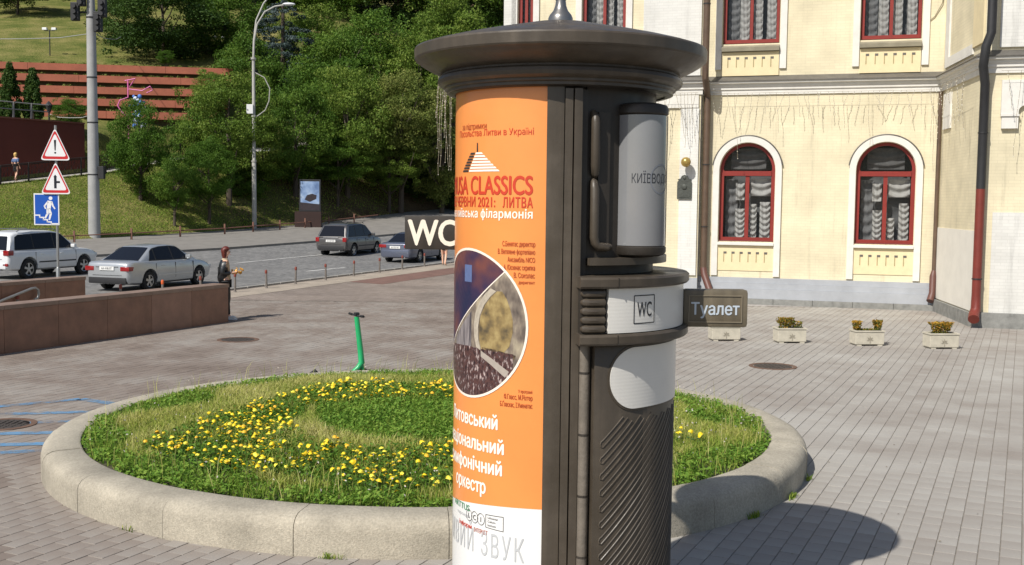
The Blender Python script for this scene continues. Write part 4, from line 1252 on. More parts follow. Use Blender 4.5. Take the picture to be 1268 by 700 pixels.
# ---- lower body: hinge post, curved door, oval panel, slanting ribs
MB().sector(0.56, 0.66, 0.13, 2.07, R(8), R(118), 30).build('lower_core', BD, kio, True)
MB().tube([cyl(0.672, R(11.6), 0.14), cyl(0.672, R(11.6), 2.06)], 0.030, 12).build('hinge_post', mat('worn_hinge', srgb(110, 102, 92), 0.55, 0.25, 9, 0.2, 40), kio, True)
for z_ in (0.5, 0.85, 1.2, 1.55, 1.9):
    MB().tube([cyl(0.672, R(11.6), z_), cyl(0.672, R(11.6), z_ + 0.012)], 0.032, 12).build('hinge_ring', BD, kio)
door = MB().lathe([(0.655, 0.14), (0.718, 0.14), (0.726, 0.16), (0.726, 2.05), (0.718, 2.066), (0.655, 2.066)], 40, R(15), R(122), caps=True).build('door', BZ, kio, True)
rounded_sector(0.70, 0.7345, 1.695, 2.045, R(22.3), R(122), 0.17, 16).build('oval_panel', M['white_print'], door, True)
rounded_sector(0.70, 0.730, 1.683, 2.057, R(21.3), R(122), 0.18, 16).build('oval_panel_frame', BZ, door, True)
lo_z, hi_z = 0.20, 1.655
aL, aR_ = R(19.5), R(118)
def rib_line(z0):
    out = []
    for t_ in np.linspace(0, 1, 40):
        th = aL + (aR_ - aL) * t_; x = (th - aL) * 0.726; z_ = z0 + x * 0.98 + 0.04 * x * x
        if lo_z < z_ < hi_z: out.append((x, z_))
    return out
for k in range(30):
    z0 = -0.72 + k * 0.092
    lo_l, hi_l = rib_line(z0), rib_line(z0 + 0.040)
    if len(lo_l) < 3 or len(hi_l) < 3: continue
    loop = lo_l[::-1]
    if lo_l[0][0] < 0.01 and hi_l[0][0] < 0.01:
        loop += [(lo_l[0][0] - 0.012, lo_l[0][1] + 0.004), (lo_l[0][0] - 0.016, lo_l[0][1] + 0.018), (lo_l[0][0] - 0.010, lo_l[0][1] + 0.034)]
    loop += hi_l
    MB().tube([cyl(0.7265, aL + x / 0.726, z_) for x, z_ in loop], 0.0045, 6).build('door_rib', BZ, door, True)
# ---- projecting signs
m_signletter = mat('sign_letter_grey', srgb(186, 196, 206), 0.4, 0.03)
m_signcream = mat('sign_letter_cream', srgb(238, 232, 216), 0.4, 0.03)
m_sbox = weathered('sign_box_paint', srgb(100, 91, 76), 0.42)
m_strim = mat('sign_trim_paint', srgb(122, 112, 95), 0.45, 0.1)
sg = empty('side_sign', (0.735, -0.06, 2.225), R(0), kio)
MB().bbox(0.03, 0.425, -0.05, 0.05, -0.118, 0.112, 0.022).build('sign_box', m_sbox, sg, True)
MB().add([(-0.06, -0.045, -0.15), (0.03, -0.052, -0.10), (0.03, -0.052, 0.10), (-0.06, -0.045, 0.13), (-0.06, 0.045, -0.15), (0.03, 0.052, -0.10), (0.03, 0.052, 0.10), (-0.06, 0.045, 0.13)], [(0, 1, 2, 3), (7, 6, 5, 4), (0, 4, 5, 1), (3, 2, 6, 7), (0, 3, 7, 4), (1, 5, 6, 2)]).build('sign_bracket', BD, sg)
b = MB()
x0_, x1_, z0_, z1_ = 0.062, 0.388, -0.088, 0.078
for (xa, xb, za, zb) in ((x0_, x1_, z1_ - 0.006, z1_), (x0_, x1_, z0_, z0_ + 0.006), (x0_, x0_ + 0.006, z0_ + 0.006, z1_ - 0.006), (x1_ - 0.006, x1_, z0_ + 0.006, z1_ - 0.006)):
    b.box(xa, xb, -0.056, -0.049, za, zb)
b.build('sign_trim', m_strim, sg)
vs, fs = text2d('Туалет', 0.072, 0.295, 0.022, 'C')
MB().add([(0.225 + x, -0.0535, -0.040 + y) for x, y in vs], fs).build('lettering', m_signletter, sg, fix=False)
sw = empty('side_sign', (-0.99, 0.78, 2.64), R(-3), kio)
MB().bbox(-0.02, 0.62, -0.035, 0.035, -0.115, 0.115, 0.006).build('sign_box', BD, sw, True)
MB().box(0.62, 0.80, -0.03, 0.03, -0.05, 0.05, ).build('sign_bracket', BD, sw)
vs, fs = text2d('WC', 0.172, 0.34, 0.030, 'L')
MB().add([(0.0 + x, -0.0375, -0.085 + y) for x, y in vs], fs).build('lettering', m_signcream, sw, fix=False)
# ================================================================== HOUSE
BLD = empty('yellow_building', (6.88, 31.88, 0), math.atan2(-0.2961, 0.9551))
tag(BLD, 'pale yellow and white brick building with red framed arched windows', 'building')
# local frame: x along the front to the right, y into the house, z up
def brick_mat(name, col, mort, bumpk=0.35, var=0.07):
    m = bpy.data.materials.new(name); m.use_nodes = True
    nt = m.node_tree; b = nt.nodes['Principled BSDF']
    b.inputs['Roughness'].default_value = 0.85; b.inputs['Specular IOR Level'].default_value = 0.25
    tc = nt.nodes.new('ShaderNodeTexCoord'); sx = nt.nodes.new('ShaderNodeSeparateXYZ'); nt.links.new(tc.outputs['Object'], sx.inputs[0])
    ad = nt.nodes.new('ShaderNodeMath'); nt.links.new(sx.outputs[0], ad.inputs[0]); nt.links.new(sx.outputs[1], ad.inputs[1])
    cb = nt.nodes.new('ShaderNodeCombineXYZ'); nt.links.new(ad.outputs[0], cb.inputs[0]); nt.links.new(sx.outputs[2], cb.inputs[1])
    br = nt.nodes.new('ShaderNodeTexBrick')
    br.inputs['Scale'].default_value = 1.0; br.inputs['Brick Width'].default_value = 0.26; br.inputs['Row Height'].default_value = 0.078
    br.inputs['Mortar Size'].default_value = 0.007; br.inputs['Mortar Smooth'].default_value = 0.3
    br.inputs['Color1'].default_value = (*[c * (1 + var) for c in col], 1); br.inputs['Color2'].default_value = (*[c * (1 - var) for c in col], 1)
    br.inputs['Mortar'].default_value = (*mort, 1)
    nt.links.new(cb.outputs[0], br.inputs['Vector'])
    n = nt.nodes.new('ShaderNodeTexNoise'); n.inputs['Scale'].default_value = 1.1; n.inputs['Detail'].default_value = 7
    nt.links.new(tc.outputs['Object'], n.inputs['Vector'])
    mr = nt.nodes.new('ShaderNodeMapRange'); mr.inputs[1].default_value = 0.3; mr.inputs[2].default_value = 0.7; mr.inputs[3].default_value = 0.84; mr.inputs[4].default_value = 1.06
    nt.links.new(n.outputs[0], mr.inputs[0])
    vm = nt.nodes.new('ShaderNodeVectorMath'); vm.operation = 'SCALE'
    nt.links.new(br.outputs[0], vm.inputs[0]); nt.links.new(mr.outputs[0], vm.inputs['Scale']); nt.links.new(vm.outputs[0], b.inputs['Base Color'])
    sp_ = nt.nodes.new('ShaderNodeMapping'); sp_.inputs['Scale'].default_value = (5.0, 5.0, 0.35); nt.links.new(tc.outputs['Object'], sp_.inputs[0])
    n3 = nt.nodes.new('ShaderNodeTexNoise'); n3.inputs['Scale'].default_value = 1.0; n3.inputs['Detail'].default_value = 8; n3.inputs['Roughness'].default_value = 0.7
    nt.links.new(sp_.outputs[0], n3.inputs['Vector'])
    m3 = nt.nodes.new('ShaderNodeMapRange'); m3.inputs[1].default_value = 0.55; m3.inputs[2].default_value = 0.75; m3.inputs[3].default_value = 1.0; m3.inputs[4].default_value = 0.72
    nt.links.new(n3.outputs[0], m3.inputs[0])
    v3 = nt.nodes.new('ShaderNodeVectorMath'); v3.operation = 'SCALE'
    nt.links.new(vm.outputs[0], v3.inputs[0]); nt.links.new(m3.outputs[0], v3.inputs['Scale']); nt.links.new(v3.outputs[0], b.inputs['Base Color'])
    bp = nt.nodes.new('ShaderNodeBump'); bp.inputs['Strength'].default_value = bumpk; bp.inputs['Distance'].default_value = 0.012; bp.invert = True
    nt.links.new(br.outputs['Fac'], bp.inputs['Height']); nt.links.new(bp.outputs[0], b.inputs['Normal'])
    return m
m_cream = brick_mat('cream_painted_brick', (0.725, 0.65, 0.462), (0.66, 0.59, 0.415), 0.16, 0.028)
m_white = brick_mat('white_painted_brick', (0.70, 0.69, 0.65), (0.63, 0.62, 0.58), 0.16, 0.03)
m_trim = mat('white_stucco', (0.68, 0.66, 0.61), 0.8, 0.08, 3, 0.1, 60)
m_creamp = mat('cream_stucco', (0.72, 0.61, 0.38), 0.85, 0.07, 3, 0.1, 60)
m_tin = mat('grey_tin_sheet', (0.14, 0.13, 0.115), 0.5, 0.2, 3, metal=0.3)
m_redframe = mat('red_painted_wood', srgb(130, 40, 32), 0.5, 0.12, 5)
m_glass = glass_mat('window_glass', (0.015, 0.018, 0.02), 0.30)
m_curtain = mat('grey_white_curtain', (0.50, 0.50, 0.48), 0.85, 0.12, 10)
m_cglass_dark = mat('dark_fanlight_glass', (0.015, 0.016, 0.018), 0.06, 0.0)
m_inner = mat('dark_room', (0.03, 0.03, 0.03), 0.9, 0.1)
m_plinth = mat('blue_grey_plinth_paint', srgb(162, 165, 170), 0.8, 0.10, 2, 0.15, 40)
m_gran = mat('grey_granite_base', (0.22, 0.22, 0.205), 0.8, 0.25, 6, 0.25, 70)
m_brownpipe = mat('brown_downpipe', srgb(92, 74, 60), 0.5, 0.2, 4)
m_redpipe = mat('red_downpipe', srgb(116, 48, 38), 0.5, 0.12, 4)

def arch_pts(c, w, z0, zs, n=20, r=None):
    r = r or w / 2
    return [(c + r * math.cos(a), zs + r * math.sin(a)) for a in np.linspace(0, PI, n)]
def wall(name, s0, s1, z0, z1, opens, y, depth, material, parent):
    """wall face at local y with openings (centre, width, sill, spring or top, arched), reveals going back"""
    b = MB()
    cols = sorted(set(round(o[0] - o[1] / 2, 4) for o in opens) | set(round(o[0] + o[1] / 2, 4) for o in opens) | {s0, s1})
    for a, c in zip(cols[:-1], cols[1:]):
        mid = (a + c) / 2
        inn = sorted([o for o in opens if o[0] - o[1] / 2 < mid < o[0] + o[1] / 2], key=lambda o: o[2])
        z = z0
        for o in inn:
            b.quad((a, y, z), (c, y, z), (c, y, o[2]), (a, y, o[2]))
            if o[4]:
                pts = arch_pts(o[0], o[1], o[2], o[3])
                ztop = o[3] + o[1] / 2 + 0.02
                for p, q in zip(pts[:-1], pts[1:]):
                    b.quad((p[0], y, p[1]), (q[0], y, q[1]), (q[0], y, ztop), (p[0], y, ztop))
                    b.quad((p[0], y, p[1]), (q[0], y, q[1]), (q[0], y + depth, q[1]), (p[0], y + depth, p[1]))
                zz = o[3]; z = ztop
            else:
                zz = o[3]; z = o[3]
                b.quad((a, y, zz), (c, y, zz), (c, y + depth, zz), (a, y + depth, zz))
            b.quad((a, y, o[2]), (a, y, zz), (a, y + depth, zz), (a, y + depth, o[2]))
            b.quad((c, y, o[2]), (c, y, zz), (c, y + depth, zz), (c, y + depth, o[2]))
            b.quad((a, y, o[2]), (c, y, o[2]), (c, y + depth, o[2]), (a, y + depth, o[2]))
        b.quad((a, y, z), (c, y, z), (c, y, z1), (a, y, z1))
    return b.build(name, material, parent)

def curtain(x0, x1, z0, z1, y, sw, parent, seed=0):
    """gathered cloth with hanging swags, in real relief"""
    nx, nz = 14, 40
    rr = random.Random(seed); ph = rr.random() * 6
    vs, fs = [], []
    for j in range(nz + 1):
        for i in range(nx + 1):
            f = i / nx; x = x0 + (x1 - x0) * f
            sag = 0.10 * (1 - (2 * f - 1) ** 2)
            z = z0 + (z1 - z0) * j / nz
            d = 0.035 * math.sin((z + sag) * 2 * PI / sw + ph) + 0.012 * math.sin(f * 17 + z * 3)
            vs.append((x, y + d, z - 0.0))
    for j in range(nz):
        for i in range(nx):
            fs.append((j * (nx + 1) + i, j * (nx + 1) + i + 1, (j + 1) * (nx + 1) + i + 1, (j + 1) * (nx + 1) + i))
    return MB().add(vs, fs).build('curtain', m_curtain, parent, smooth=True, angle=80)

def notches(b, c, w, z0, z1, y, n=6):
    pass
def window_low(c):
    """arched ground floor window with white surround, sill and notched apron"""
    w = empty('arched_window', (c, 0, 0), 0, BLD)
    hw, zs, zb = 0.785, 3.86, 1.80
    # surround: white band from the apron foot up over the arch, standing proud
    ri, ro = 0.80, 0.975
    prof_in = [(-ri, 0.80)] + [(-ri, zs)] + [(ri * math.cos(a), zs + ri * math.sin(a)) for a in np.linspace(PI, 0, 24)][1:-1] + [(ri, zs), (ri, 0.80)]
    prof_out = [(-ro, 0.80)] + [(-ro, zs)] + [(ro * math.cos(a), zs + ro * math.sin(a)) for a in np.linspace(PI, 0, 24)][1:-1] + [(ro, zs), (ro, 0.80)]
    b = MB(); n = len(prof_in)
    vs = [(x, -0.07, z) for x, z in prof_in] + [(x, -0.07, z) for x, z in prof_out] + [(x, 0.03, z) for x, z in prof_in] + [(x, 0.03, z) for x, z in prof_out]
    fs = []
    for i in range(n - 1):
        fs += [(i, i + 1, n + i + 1, n + i), (i, 2 * n + i, 2 * n + i + 1, i + 1), (n + i, n + i + 1, 3 * n + i + 1, 3 * n + i)]
    fs += [(0, n, 3 * n, 2 * n), (n - 1, 3 * n - 1, 4 * n - 1, 2 * n - 1)]
    b.add(vs, fs).build('surround', m_trim, w, True)
    # hood moulding line above the arch
    pts = [((ro + 0.02) * math.cos(a), -0.06, zs + (ro + 0.02) * math.sin(a)) for a in np.linspace(R(8), R(172), 28)]
    MB().tube(pts, 0.022, 6).build('hood_moulding', m_tin, w, True)
    # apron with notches
    ap = MB().box(-0.80, 0.80, -0.02, 0.04, 0.95, 1.68).build('apron', m_creamp, w)
    b = MB()
    for k in range(6):
        x = -0.58 + k * 0.232
        MB().box(x - 0.045, x + 0.045, -0.028, -0.012, 1.44, 1.50).build('notch', m_tin, ap)
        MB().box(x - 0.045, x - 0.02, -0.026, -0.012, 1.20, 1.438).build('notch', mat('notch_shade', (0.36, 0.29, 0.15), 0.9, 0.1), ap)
    MB().bbox(-0.80, 0.80, -0.10, 0.06, 1.69, 1.775, 0.012).build('sill', m_trim, w)
    # frame
    fb = MB()
    yf0, yf1 = 0.10, 0.17
    def bar(x0, x1, z0, z1, ya=yf0, yb=yf1): fb.box(x0, x1, ya, yb, z0, z1)
    bar(-hw, -hw + 0.11, zb, zs); bar(hw - 0.11, hw, zb, zs); bar(-hw + .11, hw - .11, zb, zb + 0.12); bar(-0.055, 0.055, zb + .12, zs - 0.16)
    bar(-hw + .11, hw - .11, zs - 0.16, zs - 0.02, yf0 - 0.03)
    ai = [((hw - 0.09) * math.cos(a), zs + (hw - 0.09) * math.sin(a)) for a in np.linspace(0, PI, 24)]; ao = [(hw * math.cos(a), zs + hw * math.sin(a)) for a in np.linspace(0, PI, 24)]
    for i in range(23):
        p, q, r_, s_ = ai[i], ai[i + 1], ao[i + 1], ao[i]
        fb.add([(x, yf0, z) for x, z in (p, q, r_, s_)] + [(x, yf1, z) for x, z in (p, q, r_, s_)], [(0, 1, 2, 3), (0, 4, 5, 1), (3, 2, 6, 7)])
    fb.build('frame', m_redframe, w)
    sl = MB().bbox(-hw - 0.0, hw + 0.0, 0.0, 0.12, zb - 0.03, zb + 0.03, 0.01).build('window_ledge', mat('dark_red_ledge', srgb(96, 30, 26), 0.5, 0.1), w)
    for x0, x1 in ((-hw + 0.11, -0.055), (0.055, hw - 0.11)):
        MB().quad((x0, 0.145, zb + 0.12), (x1, 0.145, zb + 0.12), (x1, 0.145, zs - 0.16), (x0, 0.145, zs - 0.16)).build('pane', m_glass, w)
    MB().add([(0, 0.145, zs - 0.02)] + [(x, 0.145, z) for x, z in ai], [(0, i + 1, i + 2) for i in range(23)]).build('pane', m_glass, w)
    # room behind and its curtains
    MB().add([(-hw, 0.75, 1.7), (hw, 0.75, 1.7), (hw, 0.75, 4.7), (-hw, 0.75, 4.7), (-hw, 0.2, 1.7), (hw, 0.2, 1.7), (hw, 0.2, 4.7), (-hw, 0.2, 4.7)], [(0, 1, 2, 3), (0, 4, 7, 3), (1, 2, 6, 5), (0, 1, 5, 4), (3, 7, 6, 2)]).build('room', m_inner, w)
    sd = int(c * 100)
    curtain(-0.66, 0.66, zb + 0.05, 3.7, 0.50, 0.5, w, sd + 20).data.materials[0] = mat('sheer_backing', (0.13, 0.135, 0.14), 0.9, 0.25, 4)
    j_ = random.Random(sd); q_ = lambda a: a + j_.uniform(-0.03, 0.03)
    curtain(q_(-0.34), -0.07, zb, 2.75, 0.26, 0.15, w, sd); curtain(0.06, q_(0.27), zb, 2.72 + j_.uniform(-.2, .2), 0.26, 0.16, w, sd + 1); curtain(q_(0.36), 0.65, zb, 2.95, 0.27, 0.17, w, sd + 2)
    curtain(0.08, 0.66, 3.12, 3.62, 0.25, 0.24, w, sd + 3); curtain(-0.34, -0.09, 3.0, 3.5, 0.25, 0.24, w, sd + 4)
    curtain(-0.5, 0.5, 3.9, 4.5, 0.36, 0.22, w, sd + 5).data.materials[0] = mat('dim_curtain', (0.12, 0.12, 0.12), 0.9, 0.2, 8)
    curtain(-0.64, -0.3, zb, 3.6, 0.42, 0.3, w, sd + 6).data.materials[0] = mat('thin_grey_curtain', (0.2, 0.205, 0.21), 0.9, 0.2, 5)
    return w
def window_up(c, y=0.0, hw=0.80, wide=True):
    w = empty('upper_window', (c, y, 0), 0, BLD)
    zb, zt = 7.50, 10.1
    for s in (-1, 1):
        MB().box(min(s * (hw + 0.02), s * (hw + 0.20)), max(s * (hw + 0.02), s * (hw + 0.20)), -0.06, 0.03, 6.75 if wide else 6.6, zt + 0.15).build('jamb', m_trim, w)
    if wide:
        ap = MB().box(-hw, hw, -0.05, 0.03, 6.56, 7.23).build('apron', m_creamp, w)
        for k in range(6):
            x = -0.60 + k * 0.242
            MB().box(x - 0.045, x + 0.045, -0.058, -0.042, 7.03, 7.09).build('notch', m_tin, ap)
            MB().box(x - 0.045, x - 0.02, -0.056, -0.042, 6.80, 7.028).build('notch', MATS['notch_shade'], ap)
        MB().add([(-hw - 0.01, -0.16, 7.36), (hw + 0.01, -0.16, 7.36), (hw + 0.01, 0.1, 7.47), (-hw - 0.01, 0.1, 7.47), (-hw - 0.01, -0.15, 7.25), (hw + 0.01, -0.15, 7.25), (hw + 0.01, 0.1, 7.25), (-hw - 0.01, 0.1, 7.25)], [(0, 1, 2, 3), (0, 4, 5, 1), (1, 5, 6, 2), (0, 3, 7, 4), (4, 7, 6, 5)]).build('sill', mat('weathered_stone_sill', (0.26, 0.235, 0.17), 0.8, 0.15, 4), w)
    fb = MB()
    for x0, x1, z0, z1 in ((-hw, -hw + 0.10, zb, zt), (hw - 0.10, hw, zb, zt), (-0.045, 0.045, zb + 0.1, zt), (-hw + .1, hw - .1, zb, zb + 0.10)):
        fb.box(x0, x1, 0.08, 0.15, z0, z1)
    fb.build('frame', m_redframe, w)
    for x0, x1 in ((-hw + 0.10, -0.045), (0.045, hw - 0.10)):
        MB().quad((x0, 0.12, zb + 0.1), (x1, 0.12, zb + 0.1), (x1, 0.12, zt), (x0, 0.12, zt)).build('pane', m_glass, w)
    MB().add([(-hw, 0.75, 7.4), (hw, 0.75, 7.4), (hw, 0.75, zt), (-hw, 0.75, zt), (-hw, 0.2, 7.4), (hw, 0.2, 7.4), (hw, 0.2, zt), (-hw, 0.2, zt)], [(0, 1, 2, 3), (0, 4, 7, 3), (1, 2, 6, 5), (0, 1, 5, 4), (3, 7, 6, 2)]).build('room', m_inner, w)
    k = hw / 0.8; sd = int(c * 77)
    curtain(-0.68 * k, 0.68 * k, zb + 0.1, zt, 0.5, 0.5, w, sd + 20).data.materials[0] = MATS['sheer_backing']
    for i, (x0, x1) in enumerate(((-0.34, -0.07), (0.06, 0.30), (0.42, 0.68))):
        curtain(x0 * k, x1 * k, zb + 0.1, zt, 0.25, 0.19, w, sd + i)
    curtain(-0.68 * k, -0.36 * k, zb + 0.1, zt, 0.36, 0.22, w, sd + 9).data.materials[0] = MATS['thin_grey_curtain']
    return w

S1, S2 = -0.115, 3.68
XL, XR = -1.45, 5.08           # main front between the bay and the wing
main_open = [(S1, 1.57, 1.80, 3.86, True), (S2, 1.57, 1.80, 3.86, True), (S1, 1.6, 7.47, 10.1, False), (S2, 1.6, 7.47, 10.1, False)]
wall('front_wall', XL, XR, 0.74, 12.0, main_open, 0.0, 0.22, m_cream, BLD)
for c in (S1, S2):
    window_low(c); window_up(c)
# plinth: blue grey painted steps over a granite foot
pl = MB().box(XL, XR, -0.10, 0.2, 0.60, 0.755).build('plinth_band', m_plinth, BLD)
MB().box(XL, XR, -0.15, 0.2, 0.44, 0.598).build('plinth_band', m_plinth, BLD)
MB().box(XL, XR, -0.22, 0.2, 0.165, 0.438).build('plinth_band', m_plinth, BLD)
x = XL
while x < XR - 0.05:
    x2 = min(XR, x + 1.09)
    MB().bbox(x + 0.004, x2 - 0.004, -0.27, 0.2, -0.05, 0.163, 0.008).build('granite_block', m_gran, BLD)
    x = x2
# cornices (tin roof on top, mouldings below)
def cornice(path, name='cornice'):
    """sweep the cornice profile along a path of local (x, y) points; outward is to the right of travel from left to right = -y"""
    prof = [(0.0, 6.02), (0.045, 6.02), (0.05, 6.15), (0.085, 6.165), (0.09, 6.24), (0.115, 6.25), (0.12, 6.32), (0.20, 6.335), (0.205, 6.385), (0.24, 6.39), (0.24, 6.41), (0.0, 6.56)]
    vs, fs = [], []
    pp = [Vector(p) for p in path]
    for i, p in enumerate(pp):
        d0 = (pp[i] - pp[i - 1]).normalized() if i > 0 else None
        d1 = (pp[i + 1] - pp[i]).normalized() if i < len(pp) - 1 else None
        n0 = Vector((d0.y, -d0.x)) if d0 else None; n1 = Vector((d1.y, -d1.x)) if d1 else None
        if n0 is None: m_ = n1
        elif n1 is None: m_ = n0
        else:
            m_ = (n0 + n1).normalized(); m_ = m_ / max(0.3, m_.dot(n0))
        for o_, z in prof:
            q = p + m_ * o_
            vs.append((q.x, q.y, z))
    n = len(prof)
    tin, mould = [], []
    for i in range(len(pp) - 1):
        for k in range(n - 1):
            (tin if k >= 8 else mould).append((i * n + k, (i + 1) * n + k, (i + 1) * n + k + 1, i * n + k + 1))
    for i0 in (0, (len(pp) - 1) * n):
        mould.append(tuple(i0 + k for k in range(n)))
    a = MB().add(vs, mould).build(name, m_trim, BLD)
    MB().add(vs, tin).build('cornice_flashing', m_tin, a)
    return a
BY = -0.35                      # bay front
WX, WY = 5.08, -4.12            # wing: inner corner x, front y
WXF = 6.02                       # wing front corner x (side wall slightly splayed)
cornice([(-7.45, BY), (XL, BY), (XL, 0.0), (XR, 0.0), (WX + 0.02, -0.15), (WXF - 0.33, WY), (13, WY)])
# ---- left bay
bay_open = [(-4.35, 1.30, 7.47, 10.1, False), (-6.76, 0.46, 7.47, 10.1, False)]
wall('bay_wall', -7.40, XL, 0.0, 12.0, bay_open, BY, 0.2, m_cream, BLD)
MB().quad((XL, BY, 0.0), (XL, 0.2, 0.0), (XL, 0.2, 12), (XL, BY, 12)).build('bay_return', m_white, BLD)
MB().quad((-7.40, BY, 0.0), (-7.40, 12, 0.0), (-7.40, 12, 12), (-7.40, BY, 12)).build('gable_wall', m_cream, BLD)
window_up(-4.35, BY, 0.65, False); window_up(-6.76, BY, 0.23, False)
for x0, x1, z0, z1, m_ in ((-3.16, XL - 0.03, 6.56, 12, m_white), (-2.02, XL - 0.04, 0.8, 5.62, m_white), (-7.43, -7.05, 6.56, 12, m_white), (-2.75, XL - .06, 5.64, 6.0, m_trim)):
    MB().box(x0, x1, BY - 0.06, BY - 0.002, z0, z1).build('pilaster', m_, BLD)
MB().box(-7.42, XL + 0.02, BY - 0.12, BY - 0.001, 0.0, 0.72).build('plinth_band', m_plinth, BLD)
# entrance porch on the far side of the bay: flat canopy on brackets
can = MB().bbox(-8.85, -3.7, BY - 1.9, BY + 0.0, 6.60, 6.95, 0.02).build('porch_canopy', m_tin, BLD)
for x in (-7.2, -4.2):
    MB().add([(x - 0.06, BY - 0.01, 4.9), (x + 0.06, BY - 0.01, 4.9), (x - 0.06, BY - 1.7, 6.6), (x + 0.06, BY - 1.7, 6.6), (x - 0.06, BY - 0.01, 6.6), (x + 0.06, BY - 0.01, 6.6)], [(0, 1, 3, 2), (2, 3, 5, 4), (0, 2, 4), (1, 5, 3), (0, 4, 5, 1)]).build('canopy_bracket', M['dark_iron'], can)
# entrance doors under the canopy
dr = empty('entrance_door', (-5.6, BY - 0.13, 0.0), 0, BLD)
MB().box(-1.12, 1.12, -0.02, 0.12, 0.0, 3.42).build('door_frame', m_trim, dr)
MB().bbox(-1.3, 1.3, -0.5, -0.021, -0.05, 0.16, 0.01).build('door_step', m_gran, dr)
for s_ in (-1, 1):
    x0, x1 = sorted((s_ * 0.015, s_ * 0.95))
    lf = MB().box(x0, x1, -0.06, -0.022, 0.17, 2.55).build('door_leaf', m_redframe, dr)
    for z0, z1 in ((0.35, 1.05), (1.2, 2.4)):
        MB().bbox(x0 + 0.13, x1 - 0.13, -0.085, -0.061, z0, z1, 0.01).build('door_panel', m_redframe, lf)
    MB().tube([(s_ * 0.08, -0.10, 1.0), (s_ * 0.08, -0.12, 1.12), (s_ * 0.08, -0.10, 1.24)], 0.014, 6).build('handle', M['steel'], lf)
MB().box(-0.95, 0.95, -0.05, -0.022, 2.62, 3.3).build('fanlight', m_cglass_dark, dr)
# ---- right wing
b = MB().quad((WX, 0.0, 0.0), (WXF - 0.33 - 0.0, WY, 0.0), (WXF - 0.33, WY, 12), (WX, 0.0, 12))
b.build('wing_side_wall', m_cream, BLD)
sdv = Vector((WXF - 0.33 - WX, WY)).normalized(); sno = Vector((sdv.y, -sdv.x))
def side_quad(a0, a1, z0, z1, out, name, m_):
    """raised panel on the wing's side wall: a from the inner corner (0) to the front edge (4.2)"""
    p = Vector((WX, 0)) + sdv * a0; q = Vector((WX, 0)) + sdv * a1
    n_ = sno if sno.x < 0 else -sno
    po, qo = p + n_ * out, q + n_ * out; pi_, qi = p + n_ * 0.002, q + n_ * 0.002
    vs = [(v.x, v.y, z) for z in (z0, z1) for v in (pi_, qi, qo, po)]
    return MB().add(vs, [(0, 1, 2, 3), (7, 6, 5, 4), (0, 4, 5, 1), (1, 5, 6, 2), (2, 6, 7, 3), (3, 7, 4, 0)]).build(name, m_, BLD)
side_quad(0.3, 0.7, 6.6, 12, 0.05, 'pilaster', m_trim); side_quad(3.2, 4.15, 6.75, 12, 0.05, 'pilaster', m_creamp); side_quad(0.7, 3.2, 6.6, 6.85, 0.05, 'pilaster', m_trim)
side_quad(0.35, 1.15, 4.95, 5.9, 0.05, 'pilaster', m_trim)
side_quad(0.05, 4.13, 0.36, 2.3, 0.03, 'wall_panel', mat('white_wash', (0.72, 0.69, 0.62), 0.85, 0.06, 2))
for k in range(4):
    side_quad(0.02 + k * 1.03, 1.04 + k * 1.03, -0.05, 0.33, 0.10, 'granite_block', m_gran)
FX = WXF - 0.33
wall('wing_front_wall', FX, 13.0, 0.0, 12.0, [], WY, 0.2, m_cream, BLD)
MB().box(FX + 0.32, 13.0, WY - 0.03, WY - 0.002, 0.36, 2.75).build('wall_panel', m_white, BLD)
MB().box(FX + 0.32, 13.0, WY - 0.05, WY - 0.002, 6.62, 12).build('wall_panel', m_white, BLD)
for x0, x1, z0 in ((FX + 0.42, FX + 0.78, 4.72), (FX + 1.10, FX + 1.5, 4.72)):
    MB().box(x0, x1, WY - 0.10, WY - 0.001, z0, 5.0).build('frieze_block', m_trim, BLD)
    MB().box(x0 - 0.02, x1 + 0.02, WY - 0.13, WY - 0.001, 5.003, 5.05).build('frieze_block', m_trim, BLD)
fz = MB()
ap_ = [(FX + 0.94 + 0.16 * math.cos(a), 5.12 + 0.14 * math.sin(a)) for a in np.linspace(0, PI, 10)]
outl = [(FX + 0.40, 5.053), (FX + 0.78, 5.053), (FX + 0.78, 5.12)] + ap_[::-1] + [(FX + 1.10, 5.053), (FX + 1.5, 5.053), (FX + 1.5, 5.85), (FX + 0.40, 5.85)]
fz.prism(outl, WY - 0.10, WY - 0.001).build('frieze', m_trim, BLD)
for k in range(5):
    MB().bbox(FX - 0.05 + k * 1.25, FX + 1.2 + k * 1.25, WY - 0.16, WY + 0.1, -0.05, 0.36, 0.01).build('granite_block', m_gran, BLD)
# mass behind: roof slab and side so that the house is whole
MB().box(-7.38, 13, 0.9, 12, 11.9, 12.05).build('roof', m_tin, BLD)
MB().quad((13, WY, 0), (13, 12, 0), (13, 12, 12), (13, WY, 12)).build('gable_wall', m_cream, BLD)
MB().quad((-7.4, 12, 0), (13, 12, 0), (13, 12, 12), (-7.4, 12, 12)).build('rear_wall', m_cream, BLD)
